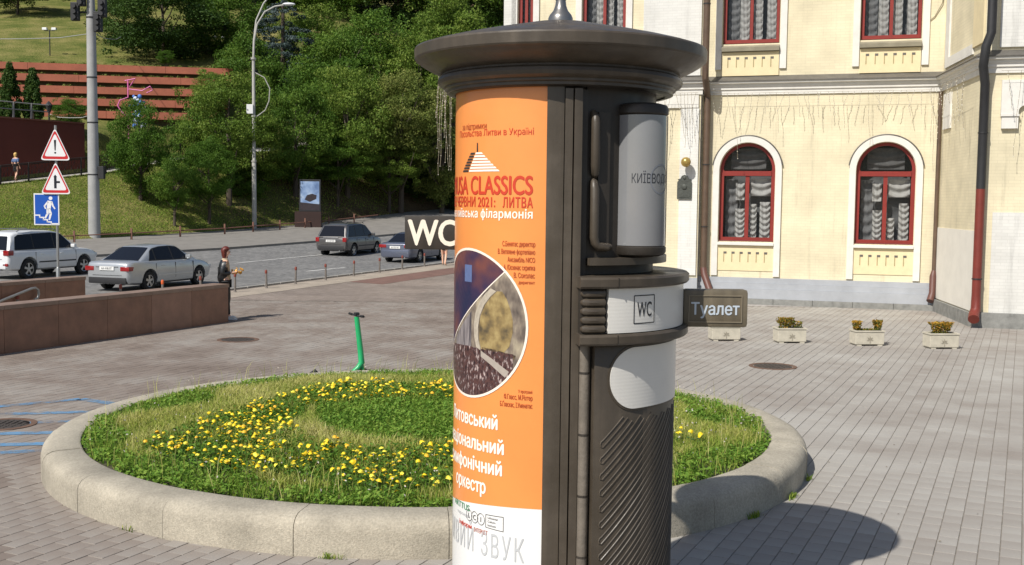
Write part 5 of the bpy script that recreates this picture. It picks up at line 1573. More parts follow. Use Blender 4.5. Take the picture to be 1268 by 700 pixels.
# ---- downpipes
def downpipe(pts, r, material, shoe=None):
    o = MB().tube(pts, r, 12).build('downpipe', material, BLD, True)
    return o
dp = downpipe([(XL + 0.16, BY - 0.42, 12), (XL + 0.16, BY - 0.42, 6.75), (XL + 0.16, BY - 0.40, 6.45), (XL + 0.16, -0.12 - 0.06, 6.0), (XL + 0.16, -0.16, 5.8), (XL + 0.16, -0.16, 1.0)], 0.095, m_brownpipe)
MB().tube([(XL + 0.16, -0.16, 1.0), (XL + 0.20, -0.22, 0.8), (XL + 0.40, -0.45, 0.35), (XL + 0.42, -0.50, 0.25)], [0.1, 0.1, 0.1, 0.11], 12).build('pipe_shoe', mat('dark_red_pipe', srgb(96, 62, 54), 0.5, 0.1), dp, True)
for z_ in (2.2, 4.0, 8.5):
    yy = -0.16 if z_ < 6 else BY - 0.42
    MB().tube([(XL + 0.16, yy, z_), (XL + 0.16, yy, z_ + 0.03)], 0.108, 12).build('pipe_clip', M['dark_iron'], dp)
dp2 = downpipe([(WX - 0.06, -0.14, 6.0), (WX - 0.06, -0.14, 1.1)], 0.055, m_brownpipe)
MB().tube([(WX - 0.06, -0.14, 1.1), (WX - 0.08, -0.20, 0.95), (WX - 0.08, -0.22, 0.5), (WX - 0.14, -0.36, 0.28)], [0.06, 0.09, 0.09, 0.10], 12).build('pipe_shoe', MATS['dark_red_pipe'], dp2, True)
px_, py_ = FX - 0.02, WY - 0.16
dp3 = downpipe([(px_ + 0.1, py_ - 0.30, 12), (px_ + 0.1, py_ - 0.30, 6.9), (px_ - 0.0, py_ - 0.30, 6.6), (px_ - 0.04, py_ - 0.26, 6.15), (px_ + 0.04, py_ - 0.02, 5.75), (px_ + 0.04, py_ - 0.02, 3.3)], 0.105, M['dark_iron'])
dp4 = downpipe([(px_ + 0.04, py_ - 0.02, 3.298), (px_ + 0.04, py_ - 0.02, 0.75)], 0.105, m_redpipe)
MB().tube([(px_ + 0.04, py_ - 0.02, 0.75), (px_ + 0.04, py_ - 0.03, 0.45), (px_ + 0.0, py_ - 0.12, 0.32), (px_ - 0.02, py_ - 0.28, 0.22)], [0.106, 0.115, 0.125, 0.13], 12).build('pipe_shoe', m_redpipe, dp4, True)
for z_, o_ in ((4.6, dp3), (8.8, dp3), (1.15, dp4)):
    yy = py_ - 0.02 if z_ < 6 else py_ - 0.30
    xx = px_ + 0.04 if z_ < 6 else px_ + 0.1
    MB().tube([(xx, yy, z_), (xx, yy, z_ + 0.03)], 0.118, 12).build('pipe_clip', M['dark_iron'], o_)
# ---- plaque and ball lamp on the bay
bld_m = Matrix.Translation(BLD.location) @ Matrix.Rotation(BLD.rotation_euler.z, 4, 'Z')
def at_b(x, y, z): return bld_m @ Vector((x, y, z))
rzB = BLD.rotation_euler.z
t = empty('wall_plaque', at_b(-1.86, BY - 0.065, 3.0), rzB)
outl = [(-0.20, 0.0), (0.20, 0.0), (0.21, 0.03), (0.21, 0.50), (0.17, 0.54), (0.20, 0.58), (0.12, 0.60), (0.08, 0.68), (0.0, 0.71), (-0.08, 0.68), (-0.12, 0.60), (-0.20, 0.58), (-0.17, 0.54), (-0.21, 0.50), (-0.21, 0.03)]
MB().prism(outl, -0.035, 0.0).build('plate', mat('verdigris_bronze', (0.075, 0.08, 0.07), 0.6, 0.3, 14, 0.3, 40, metal=0.4), t)
MB().sphere((0, -0.04, 0.36), 0.08, 10, 6, (1, 0.3, 1.1)).build('relief', MATS['verdigris_bronze'], t, True)
b = MB(); b.box(-0.15, 0.15, -0.045, -0.03, 0.06, 0.10); b.build('inscription', MATS['verdigris_bronze'], t)
MB().sphere((0, -0.04, 0.62), 0.05, 8, 6, (1, 0.3, 1)).build('relief', MATS['verdigris_bronze'], t, True)
tag(t, 'dark bronze plaque with crest on the white pilaster behind the column', 'plaque')
t = empty('ball_lamp', at_b(-1.80, BY - 0.07, 4.07), rzB)
MB().sphere((0, -0.24, 0.0), 0.145, 18, 12).build('globe', mat('gilded_globe', srgb(176, 150, 84), 0.28, 0.08, 5, metal=0.5), t, True)
MB().tube([(0, 0.0, -0.02), (0, -0.12, -0.02)], 0.03, 8).build('arm', M['dark_iron'], t)
tag(t, 'gilded ball lamp fixed to the wall above the bronze plaque', 'lamp')
# ---- light strings hanging from the cornice
m_wire = mat('thin_wire', (0.26, 0.22, 0.15), 0.7, 0.1)
m_bead = mat('clear_bulbs', (0.62, 0.58, 0.48), 0.3, 0.1)
def lights(name, label, pts, zt, lmin, lmax, n, beads=True, rad=0.006, seed=1):
    rr = random.Random(seed)
    t = empty(name, at_b(pts[0][0], pts[0][1], 0), rzB)
    ox, oy = pts[0]
    P0, P1 = Vector(pts[0]), Vector(pts[1])
    MB().tube([(0, 0, zt), (P1.x - ox, P1.y - oy, zt)], rad, 4).build('cable', m_wire, t)
    for k in range(n):
        f = (k + rr.uniform(0.2, 0.8)) / n
        p = P0.lerp(P1, f) - Vector((ox, oy))
        L = rr.uniform(lmin, lmax) * (1.5 if rr.random() < 0.12 else 1)
        q = [(p.x, p.y, zt)]; m_ = 9; dx = 0; drift = rr.uniform(-0.02, 0.02)
        for j in range(1, m_ + 1):
            dx += rr.uniform(-0.018, 0.018) + drift
            q.append((p.x + dx, p.y + rr.uniform(-0.01, 0.01), zt - L * j / m_))
        s = MB().tube(q, rad, 4, False).build('strand', m_wire, t, fix=False)
        if beads:
            bb = MB()
            for j in range(1, m_ + 1):
                bb.sphere(q[j], 0.013, 5, 4)
            tag(bb.build('bulbs', m_bead, s, fix=False), kind='stuff')
    tag(t, label, 'light string')
lights('icicle_lights', 'icicle light strings hanging from the cornice over the two arched windows', [(XL + 0.3, -0.32), (XR - 0.3, -0.32)], 6.04, 0.35, 1.25, 34, True, 0.004, 3)
lights('icicle_lights', 'icicle light strings hanging from the cornice of the pilaster by the lightbox', [(-2.9, BY - 0.33), (XL - 0.05, BY - 0.33)], 6.04, 0.5, 1.6, 12, True, 0.0045, 5)
lights('icicle_lights', 'icicle light strings hanging on the side wall of the right wing', [(WX - 0.35, -0.6), (FX - 0.38, WY + 0.1)], 6.04, 0.5, 1.5, 12, True, 0.004, 8)
lights('icicle_lights', 'icicle light strings hanging from the right wing above the red downpipe', [(FX + 0.35, WY - 0.33), (FX + 3.0, WY - 0.33)], 6.04, 0.5, 1.6, 9, True, 0.004, 9)
lights('icicle_lights', 'thick bundle of icicle lights hanging left of the column cap', [(-8.84, BY - 1.86), (-8.42, BY - 1.92)], 6.62, 1.2, 3.0, 16, True, 0.007, 11)
# loose wire on the upper wall
tag(MB().tube([at_b(4.62, -0.03, 7.9), at_b(4.8, -0.03, 8.05), at_b(4.98, -0.05, 8.4), at_b(5.03, -0.06, 9.0)], 0.012, 5).build('wall_cable', m_wire), 'loose cable curving up the wall right of the upper right window', 'cable')

# ---- planter boxes
m_plant_box = mat('cream_planter_concrete', (0.50, 0.46, 0.37), 0.85, 0.14, 6, 0.2, 60)
m_fol = attr_mat('planter_foliage', [(0, (0.05, 0.10, 0.02)), (0.45, (0.14, 0.16, 0.03)), (0.75, (0.42, 0.22, 0.03)), (1, (0.62, 0.38, 0.06))], 0.7, trans=0.3)
def tuft(name, parent, cx_, n, rx, h, warm, seed):
    rg = np.random.default_rng(seed)
    a = rg.uniform(0, 2 * PI, n); q = np.sqrt(rg.random(n))
    z = rg.random(n) ** 0.7
    X = cx_ + rx * q * np.cos(a) * (0.6 + 0.5 * z); Y = 0.10 * q * np.sin(a); Z = 0.30 + h * z
    N = rg.normal(size=(n, 3)); N /= np.linalg.norm(N, axis=1)[:, None]
    t_ = np.cross(N, rg.normal(size=(n, 3))); t_ /= np.linalg.norm(t_, axis=1)[:, None]; bt = np.cross(N, t_)
    s = rg.uniform(0.012, 0.028, n)[:, None]; c = np.c_[X, Y, Z]
    co = np.stack([c - t_ * s, c + bt * s * .6, c + t_ * s, c - bt * s * .6], 1)
    ti = np.clip(rg.normal(warm, 0.22, n) + 0.25 * (z - 0.5), 0, 1)
    return put(name, np_mesh(name, co.reshape(-1, 3), 4, np.arange(n * 4), ti, [m_fol]), None, parent)
box_m = None
def planter(x, y, label, tufts):
    t = empty('planter_box', (x, y, 0), R(5))
    w, d = 0.305, 0.17
    b = MB()
    b.bbox(-w, w, -d, d, 0.03, 0.285, 0.012)
    b.build('box', m_plant_box, t)
    r = MB()
    for (xa, xb, ya, yb) in ((-w - .012, w + .012, -d - .012, -d + .03), (-w - .012, w + .012, d - .03, d + .012), (-w - .012, -w + .03, -d + .031, d - .031), (w - .03, w + .012, -d + .031, d - .031)):
        r.box(xa, xb, ya, yb, 0.287, 0.315)
    r.build('rim', m_plant_box, t)
    MB().box(-w + .03, w - .03, -d + .03, d - .03, 0.286, 0.300).build('soil', m_bedsoil, t)
    for s in (-1, 1):
        MB().box(s * 0.22 - 0.05, s * 0.22 + 0.05, -d + .01, d - .01, -0.002, 0.03).build('foot', m_plant_box, t)
    e = MB()
    for k in range(5):
        a = R(90 + (k - 2) * 52)
        c_, s_ = math.cos(a), math.sin(a)
        e.add([(0, -d - 0.002, 0.13), (0.035 * c_ - 0.014 * s_, -d - 0.008, 0.13 + 0.035 * s_ + 0.014 * c_), (0.075 * c_, -d - 0.006, 0.13 + 0.075 * s_), (0.035 * c_ + 0.014 * s_, -d - 0.008, 0.13 + 0.035 * s_ - 0.014 * c_)], [(0, 1, 2, 3)])
    e.box(-0.006, 0.006, -d - 0.008, -d - 0.001, 0.06, 0.13)
    e.build('leaf_emblem', mat('emblem_shadow_paint', (0.30, 0.27, 0.21), 0.9, 0.1), t)
    for i, (cx_, n, rx, h, warm) in enumerate(tufts):
        tuft('flowers', t, cx_, n, rx, h, warm, int(x * 100) + i)
    tag(t, label, 'planter', 'concrete planters in a row before the yellow building')
planter(4.50, 23.1, 'leftmost small concrete planter, half hidden by the toilet sign', [(0.0, 500, 0.25, 0.12, 0.3)])
planter(5.82, 22.85, 'second concrete planter from the left with one tuft of orange green flowers', [(-0.10, 800, 0.20, 0.22, 0.5), (0.15, 250, 0.14, 0.14, 0.45)])
planter(7.34, 22.55, 'concrete planter with a separate flower tuft at each end', [(-0.22, 500, 0.10, 0.2, 0.62), (0.22, 500, 0.10, 0.22, 0.55), (0.0, 150, 0.2, 0.04, 0.4)])
planter(8.73, 22.2, 'rightmost concrete planter with one dense orange flower mound', [(0.0, 1200, 0.26, 0.23, 0.62)])
# ================================================================== UNDERPASS
m_slab = mat('brown_granite_slab', (0.215, 0.108, 0.072), 0.35, 0.25, 2.5, 0.06, 90, spec=0.5)
m_slab2 = mat('lighter_granite_slab', (0.25, 0.135, 0.095), 0.35, 0.2, 3, 0.06, 90)
m_cop = mat('brown_granite_coping', (0.24, 0.165, 0.125), 0.5, 0.18, 3, 0.1, 60)
rzW = math.atan2(WD.y, WD.x)
def parapet(p0, length, label, light=()):
    t = empty('granite_parapet', wl(0, p0), rzW)
    tag(t, label, 'parapet', 'granite parapets of the underpass stairs')
    n = int(round(length / 1.25)); L = length / n
    MB().box(-length + 0.02, -0.04, 0.03, 0.39, -0.05, 0.80).build('core', mat('parapet_core', (0.09, 0.06, 0.05), 0.9, 0.1), t)
    for k in range(n):
        x1 = -k * L; x0 = x1 - L
        m_ = m_slab2 if k in light else m_slab
        MB().bbox(x0 + 0.003, x1 - 0.003, 0.0, 0.03, -0.04, 0.80, 0.003).build('granite_slab', m_, t)
        MB().bbox(x0 + 0.003, x1 - 0.003, 0.39, 0.42, -0.04, 0.80, 0.003).build('granite_slab', m_, t)
        MB().bbox(x0 + 0.002, x1 - 0.002 + (0.012 if k == 0 else 0), -0.018, 0.438, 0.803, 0.885, 0.008).build('coping_stone', m_cop, t)
    MB().bbox(-0.04, 0.0, 0.032, 0.388, -0.04, 0.80, 0.003).build('granite_slab', m_slab, t)
    return t
parapet(0.0, 17.5, 'long brown granite parapet wall in front of the parked silver sedan', (1,))
parapet(4.46, 17.5, 'shorter looking brown granite wall behind, below the white car')
m_step = mat('grey_granite_steps', (0.24, 0.22, 0.20), 0.8, 0.2, 5, 0.2, 60)
st = empty('underpass_stairs', wl(-2.4, 0.42), rzW)
tag(st, 'granite steps leading down between the two brown parapets', 'stairs')
for k in range(17):
    MB().box(-(k + 1) * 0.33, -k * 0.33 - 0.001, 0.005, 4.035, -0.165 * (k + 1) - 0.25, -0.165 * (k + 1)).build('step', m_step, st)
MB().quad((-11, 0.004, -3.1), (0, 0.004, -3.1), (0, 0.004, -0.02), (-11, 0.004, -0.02)).build('side_wall', m_slab, st)
MB().quad((-11, 4.036, -3.1), (0, 4.036, -3.1), (0, 4.036, -0.02), (-11, 4.036, -0.02)).build('side_wall', m_slab, st)
MB().box(-11.2, -10.99, 0.004, 4.036, -3.15, -0.02).build('end_wall', m_slab, st)
MB().box(-11, -5.6, 0.01, 4.03, -3.1, -2.83).build('floor', m_step, st)
hr = empty('handrail', wl(-1.75, 4.36), rzW)
MB().tube([(-6.5, 0, -0.42 - 0.0), (-2.3, 0, 0.10), (0.0, 0, 0.70), (0.12, 0, 0.71), (0.20, 0, 0.66), (0.22, 0, 0.56), (0.18, 0, 0.47), (0.08, 0, 0.43)], 0.03, 10).build('rail', M['steel'], hr, True)
for x, z in ((-0.5, 0.57), (-2.2, 0.13), (-4.3, -0.15)):
    MB().tube([(x, 0, z), (x, 0.03, z - 0.05), (x, 0.1, z - 0.05)], 0.012, 6).build('bracket', M['steel'], hr)
tag(hr, 'sloping steel handrail on the inner face of the rear granite wall', 'handrail')

# ================================================================== STREET FURNITURE
m_boll = mat('grey_bollard_paint', (0.16, 0.14, 0.125), 0.6, 0.2, 8)
m_bolo = mat('faded_orange_paint', srgb(206, 92, 40), 0.6, 0.15, 10)
m_bolr = mat('faded_red_paint', srgb(120, 56, 44), 0.6, 0.15, 10)
sh = MB().lathe([(0.0, 0.0), (0.052, 0.0), (0.05, 0.02), (0.036, 0.03), (0.034, 0.47), (0, 0.47)], 12).mesh('shaft', True)
tp = MB().lathe([(0.0, 0.471), (0.037, 0.471), (0.042, 0.49), (0.042, 0.56), (0.03, 0.585), (0, 0.595)], 12).mesh('head', True)
tp2 = tp.copy()
sh.materials.append(m_boll); tp.materials.append(m_bolr); tp2.materials.append(m_bolo)
bl = [tc_(20.2 + 1.78 * k, 19.22) for k in range(5)] + [(-8.52, 33.69), (-7.93, 35.38), (-7.36, 37.23), (-6.66, 39.16), (-6.0, 41.5), (-5.28, 43.63), (-4.6, 45.87), (-3.85, 48.11), (-3.1, 50.3), (-2.4, 52.4)]
blab = {2: 'bollard top showing above the parapet below the sedan boot', 3: 'bollard with bright orange head above the parapet by the sedan rear wheel', 4: 'bollard head above the parapet by the sedan front wheel', 5: 'bollard on the kerb just right of the red haired woman',
        6: 'second bollard right of the woman', 7: 'third bollard right of the woman', 8: 'fourth bollard right of the woman, near the short lane dash', 9: 'bollard in front of the grey off roader', 10: 'bollard left of the blue sedan', 11: 'bollard in front of the blue sedan bumper', 12: 'last bollard before the bare legged pedestrian'}
for i, p in enumerate(bl):
    t = empty('bollard', (p[0], p[1], 0.004))
    t.rotation_euler = (random.uniform(-.03, .03), random.uniform(-.03, .03), 0)
    put('shaft', sh, None, t); put('head', tp2 if i == 3 else tp, None, t)
    tag(t, blab.get(i, 'short bollard on the kerb hidden behind the parapet' if i < 2 else 'short bollard on the kerb behind the WC sign'), 'bollard', 'bollards along the near kerb')

# ---- road signs on one post
m_sw = mat('sign_white', srgb(232, 232, 232), 0.4, 0.04, 4)
m_sr = mat('sign_red', srgb(196, 40, 44), 0.4, 0.04, 4)
m_sb = mat('sign_blue', srgb(24, 84, 178), 0.4, 0.04, 4)
m_sk = mat('sign_black', srgb(28, 32, 42), 0.4, 0.04, 4)
sp = empty('sign_post', (-11.31, 27.3, 0), R(8))
tag(sp, 'thin steel post standing behind the rear granite wall carrying three signs', 'post')
MB().tube([(0, 0, -0.02), (0, 0, 4.62)], 0.03, 10).build('pole', M['steel'], sp, True)
MB().lathe([(0, 0.0), (0.05, 0.0), (0.05, 1.08), (0.03, 1.12)], 12).build('sleeve', M['steel'], sp, True)
def rtri(w, h, r, y, z0, n=5):
    pts = []
    cs = [(-w / 2, z0), (w / 2, z0), (0, z0 + h)]
    for i in range(3):
        c, a, b_ = Vector(cs[i]), Vector(cs[i - 1]), Vector(cs[(i + 1) % 3])
        p0, p1 = c + (a - c).normalized() * r, c + (b_ - c).normalized() * r
        for k in range(n + 1):
            f = k / n; pts.append(((p0 * (1 - f) ** 2 + c * 2 * f * (1 - f) + p1 * f * f)))
    return [(p.x, p.y) for p in pts]
def tri_sign(z0, label, kind):
    t = empty('warning_sign', sp.location + Vector((0, 0, z0)), sp.rotation_euler.z)
    MB().prism(rtri(0.72, 0.80, 0.10, 0, 0.0), -0.065, -0.045).build('plate', m_sw, t)
    ro, ri = rtri(0.66, 0.725, 0.09, 0, 0.03), rtri(0.53, 0.575, 0.075, 0, 0.095)
    n = len(ro)
    MB().add([(x, -0.0665, z) for x, z in ro] + [(x, -0.0665, z) for x, z in ri], [(i, (i + 1) % n, n + (i + 1) % n, n + i) for i in range(n)]).build('red_border', m_sr, t)
    b = MB()
    if kind == '!':
        b.add([(-0.028, -0.0665, 0.50), (0.028, -0.0665, 0.50), (0.013, -0.0665, 0.24), (-0.013, -0.0665, 0.24)], [(0, 1, 2, 3)])
        b.add([(0.024 * math.cos(a), -0.0665, 0.185 + 0.024 * math.sin(a)) for a in np.linspace(0, 2 * PI, 14, endpoint=False)], [tuple(range(14))])
    else:
        b.quad((-0.04, -0.0665, 0.14), (0.02, -0.0665, 0.14), (0.02, -0.0665, 0.42), (-0.04, -0.0665, 0.42)).add([(-0.055, -0.0665, 0.42), (0.035, -0.0665, 0.42), (-0.01, -0.0665, 0.48)], [(0, 1, 2)])
        b.quad((0.021, -0.0665, 0.27), (0.10, -0.0665, 0.27), (0.10, -0.0665, 0.32), (0.021, -0.0665, 0.32))
    b.build('symbol', m_sk, t, fix=False)
    MB().box(-0.02, 0.02, -0.044, -0.03, 0.2, 0.26).build('clamp', M['steel'], t)
    tag(t, label, 'road sign')
tri_sign(3.76, 'triangular red bordered warning sign with exclamation mark, top of the post', '!')
tri_sign(2.93, 'triangular red bordered warning sign with side road symbol, middle of the post', 'T')
t = empty('underpass_sign', sp.location + Vector((-0.24, 0, 2.16)), sp.rotation_euler.z)
MB().bbox(-0.30, 0.30, -0.065, -0.045, 0.0, 0.78, 0.006).build('plate', m_sw, t)
MB().box(-0.272, 0.272, -0.0668, -0.064, 0.028, 0.752).build('blue_field', m_sb, t)
b = MB()
y_ = -0.069
steps = [(-0.272, 0.26), (-0.18, 0.26), (-0.18, 0.205), (-0.09, 0.205), (-0.09, 0.15), (0.0, 0.15), (0.0, 0.095), (0.09, 0.095), (0.09, 0.05), (0.272, 0.05)]
for i in range(0, len(steps) - 1):
    (xa, za), (xb, zb) = steps[i], steps[i + 1]
    if za == zb: b.quad((xa, y_, za - 0.03), (xb, y_, za - 0.03), (xb, y_, za), (xa, y_, za))
    else: b.quad((xa - 0.001, y_, zb - 0.03), (xa + 0.03, y_, zb - 0.03), (xa + 0.03, y_, za), (xa - 0.001, y_, za))
def limb(p, q, w0, w1):
    p, q = Vector(p), Vector(q); d = (q - p).normalized(); nn = Vector((-d.y, d.x))
    b.add([(v.x, y_ - 0.001, v.y) for v in (p + nn * w0, q + nn * w1, q - nn * w1, p - nn * w0)], [(0, 1, 2, 3)])
limb((0.08, 0.60), (0.05, 0.40), 0.055, 0.045); limb((0.05, 0.41), (0.10, 0.28), 0.035, 0.028); limb((0.10, 0.29), (0.06, 0.13), 0.028, 0.02); limb((0.03, 0.41), (0.02, 0.27), 0.03, 0.025); limb((0.02, 0.28), (-0.04, 0.17), 0.025, 0.02)
limb((0.04, 0.58), (-0.05, 0.47), 0.022, 0.018); limb((-0.05, 0.48), (-0.02, 0.40), 0.018, 0.015); limb((0.12, 0.58), (0.16, 0.46), 0.022, 0.018); limb((0.16, 0.47), (0.20, 0.40), 0.018, 0.015)
b.add([(0.10 + 0.045 * math.cos(a), y_ - 0.001, 0.665 + 0.045 * math.sin(a)) for a in np.linspace(0, 2 * PI, 14, endpoint=False)], [tuple(range(14))])
b.build('symbol', m_sw, t, fix=False)
tag(t, 'blue rectangular underpass sign with white figure on stairs, lowest on the post', 'road sign')

# ---- green kick scooter behind the bed
m_gs = mat('green_scooter_paint', srgb(40, 168, 104), 0.35, 0.08, 6)
sc = empty('kick_scooter', (-2.72, 17.0, 0), R(32))
tag(sc, 'bright green rental kick scooter standing behind the flower bed kerb', 'scooter')
MB().bbox(-0.30, 0.28, -0.075, 0.075, 0.12, 0.165, 0.015).build('deck', M['dark_iron'], sc)
MB().tube([(0.26, 0, 0.15), (0.36, 0, 0.22), (0.42, 0, 0.30), (0.40, 0, 0.5), (0.335, 0, 1.03)], [0.035, 0.042, 0.05, 0.046, 0.04], 12).build('stem', m_gs, sc, True)
MB().tube([(0.42, 0, 0.30), (0.445, 0, 0.14)], 0.03, 10).build('fork', m_gs, sc, True)
hb = MB().tube([(0.33, -0.25, 1.06), (0.335, -0.1, 1.05), (0.335, 0.1, 1.05), (0.33, 0.25, 1.06)], 0.014, 8).build('handlebar', M['dark_iron'], sc, True)
for s in (-1, 1):
    MB().tube([(0.33, s * 0.16, 1.055), (0.33, s * 0.27, 1.06)], 0.02, 8).build('grip', M['black_rubber'], hb, True)
    MB().tube([(0.35, s * 0.15, 1.05), (0.38, s * 0.22, 1.045)], 0.006, 5).build('brake_lever', M['dark_iron'], hb)
MB().bbox(0.30, 0.37, -0.04, 0.04, 1.06, 1.10, 0.008).build('display', M['dark_iron'], hb)
def wheel_y(x, z, r, w, parent, rimmat, spokes=0, tyre_w=0.3):
    """wheel turning about the local y axis: tyre > rim"""
    pr = [(r * 0.62, -w / 2), (r * 0.93, -w / 2), (r, -w * 0.36), (r, w * 0.36), (r * 0.93, w / 2), (r * 0.62, w / 2)]
    n = 24; vs = []; fs = []
    for rr, y in pr:
        for k in range(n):
            a = 2 * PI * k / n; vs.append((x + rr * math.cos(a), y, z + rr * math.sin(a)))
    for i in range(len(pr)):
        j = (i + 1) % len(pr)
        for k in range(n):
            fs.append((i * n + k, i * n + (k + 1) % n, j * n + (k + 1) % n, j * n + k))
    return MB().add(vs, fs)
for x in (-0.36, 0.45):
    w = wheel_y(x, 0.105, 0.105, 0.05, sc, None).build('wheel', M['black_rubber'], sc, True)
    MB().tube([(x, -0.02, 0.105), (x, 0.02, 0.105)], 0.066, 16).build('hub', m_gs, w, True)
MB().tube([(-0.30, 0, 0.15), (-0.36, 0, 0.22), (-0.47, 0, 0.17)], [0.03, 0.035, 0.02], 8).build('mudguard', M['dark_iron'], sc, True)
MB().tube([(-0.05, 0.07, 0.12), (-0.1, 0.15, 0.004)], 0.008, 6).build('kickstand', M['dark_iron'], sc)

# ================================================================== CARS
m_cglass = mat('tinted_car_glass', (0.010, 0.012, 0.018), 0.06, 0.0, spec=0.18)
m_cdark = mat('black_car_plastic', (0.02, 0.02, 0.022), 0.6, 0.1)
m_clamp = mat('red_lamp_lens', srgb(140, 20, 24), 0.15, 0.05, coat=0.5)
m_rimal = mat('alloy_rim', (0.45, 0.45, 0.46), 0.3, 0.08, metal=0.8)
m_plate = mat('number_plate_white', (0.72, 0.72, 0.70), 0.4, 0.04)
m_ink = mat('number_plate_ink', (0.03, 0.03, 0.04), 0.5, 0.0)
def car_paint(name, col, rough=0.28, metal=0.35):
    return mat(name, col, rough, 0.04, 2, metal=metal, coat=0.6)
def build_car(label, loc, hd, P):
    t = empty('parked_car', loc, hd)
    paint, H, zb = P['paint'], P['H'], P['belt']
    # lower body
    vs, fs = [], []
    def sec(x, z0, z1, hw):
        h = [(hw * 0.84, z0), (hw * 0.96, z0 + 0.07), (hw, z0 + 0.22), (hw * 1.0, z0 + (z1 - z0) * 0.62), (hw * 0.985, z1 - 0.10), (hw * 0.95, z1 - 0.035), (hw * 0.86, z1), (hw * 0.45, z1 + 0.018)]
        return [(x, -y, z) for y, z in h] + [(x, y, z) for y, z in h[::-1]]
    rings = [sec(*s) for s in P['body']]
    # smooth the stations lengthwise by catmull-rom
    xs = P['body']; fine = []
    for i in range(len(xs) - 1):
        p0, p1, p2, p3 = xs[max(0, i - 1)], xs[i], xs[i + 1], xs[min(len(xs) - 1, i + 2)]
        for k in range(5):
            f = k / 5
            fine.append(tuple(0.5 * ((2 * b_) + (-a + c) * f + (2 * a - 5 * b_ + 4 * c - d) * f * f + (-a + 3 * b_ - 3 * c + d) * f ** 3) for a, b_, c, d in zip(p0, p1, p2, p3)))
    fine.append(xs[-1])
    rings = [sec(*s) for s in fine]
    n = len(rings[0])
    for rg in rings: vs += rg
    for i in range(len(rings) - 1):
        for k in range(n):
            fs.append((i * n + k, i * n + (k + 1) % n, (i + 1) * n + (k + 1) % n, (i + 1) * n + k))
    fs += [tuple(range(n)), tuple((len(rings) - 1) * n + k for k in range(n - 1, -1, -1))]
    me = MB().add(vs, fs).mesh('body', True, angle=40)
    rw = P['rw']; hwm = max(s[3] for s in P['body'])
    cut = MB()
    for x in P['axles']:
        for s in (-1, 1):
            cut.tube([(x, s * (hwm - 0.30), rw + 0.02), (x, s * (hwm + 0.2), rw + 0.02)], rw + 0.055, 24)
    co = put('cutter', cut.mesh('cutter'))
    bo = put('tmp_body', me)
    md = bo.modifiers.new('b', 'BOOLEAN'); md.operation = 'DIFFERENCE'; md.object = co; md.solver = 'EXACT'
    dg = bpy.context.evaluated_depsgraph_get()
    me2 = bpy.data.meshes.new_from_object(bo.evaluated_get(dg))
    bpy.data.objects.remove(bo); bpy.data.objects.remove(co)
    me2.name = 'body'; me2.materials.clear()
    body = put('body', me2, paint, t)
    # cabin
    hb, hr_ = P['hb'], P['hr']
    def yat(z): return hb - (hb - hr_) * (z - zb) / (H - zb)
    g = P['cabin']; fine = []
    for i in range(len(g) - 1):
        for k in range(4): f = k / 4; fine.append((g[i][0] * (1 - f) + g[i + 1][0] * f, g[i][1] * (1 - f) + g[i + 1][1] * f))
    fine.append(g[-1])
    vs, fs = [], []
    for x, z in fine:
        e = max(0.0, min(0.07, (z - zb) * 0.5))
        zz = max(zb - 0.02, z)
        h = [(yat(zb) , zb - 0.06), (yat(zb + (zz - e - zb) * 0.5), zb + (zz - e - zb) * 0.5), (yat(zz - e), zz - e), (yat(zz) - e * 0.35, zz - e * 0.35), (yat(zz) - e * 1.2, zz - 0.004), (yat(zz) * 0.5, zz + 0.012)]
        vs += [(x, -y, q) for y, q in h] + [(x, y, q) for y, q in h[::-1]]
    n = 12
    for i in range(len(fine) - 1):
        for k in range(n - 1):
            fs.append((i * n + k, i * n + k + 1, (i + 1) * n + k + 1, (i + 1) * n + k))
    MB().add(vs, fs).build('cabin', paint, t, True, angle=45)
    # side glass: panes follow the flat cabin side, a little proud
    for s in (-1, 1):
        for poly in P['side']:
            MB().add([(x, s * (yat(z) + 0.007), z) for x, z in poly], [tuple(range(len(poly)))]).build('side_window', m_cglass, t)
        hp = [p_ for poly in P['side'] for p_ in poly]
        zl, zh = min(p_[1] for p_ in hp), max(p_[1] for p_ in hp)
        lowp = sorted([p_ for p_ in hp if p_[1] < zl + 0.06]); first, last = P['side'][0], P['side'][-1]
        ring_ = [(lowp[0][0] - 0.03, zl - 0.03), (lowp[-1][0] + 0.06, zl - 0.02)] + [(x + 0.02, z + 0.02) for x, z in last[2:]] + [(x, z + 0.02) for poly in P['side'][1:-1][::-1] for x, z in poly[2:]] + [(x - 0.02, z + 0.02) for x, z in first[2:]]
        MB().add([(x, s * (yat(z) + 0.003), z) for x, z in ring_], [tuple(range(len(ring_)))]).build('window_surround', m_cdark, t)
    def slope_glass(name, p, q, k0, k1):
        d = Vector((q[0] - p[0], q[1] - p[1])).normalized(); nn = Vector((-d.y, d.x))
        if nn.y < 0: nn = -nn
        vs = []; fs = []
        for j, (f, kk) in enumerate(((0.06, k0), (0.5, (k0 + k1) / 2), (0.93, k1))):
            x = p[0] + (q[0] - p[0]) * f + nn.x * 0.012; z = p[1] + (q[1] - p[1]) * f + nn.y * 0.012
            for i in range(7):
                v = -1 + i / 3
                vs.append((x, yat(z) * kk * v, z + 0.012 * (1 - v * v)))
        for j in range(2):
            for i in range(6): fs.append((j * 7 + i, j * 7 + i + 1, (j + 1) * 7 + i + 1, (j + 1) * 7 + i))
        MB().add(vs, fs).build(name, m_cglass, t, True)
    slope_glass('rear_window', g[0], g[1], 0.86, 0.84); slope_glass('windscreen', g[-1], g[-2], 0.90, 0.86)
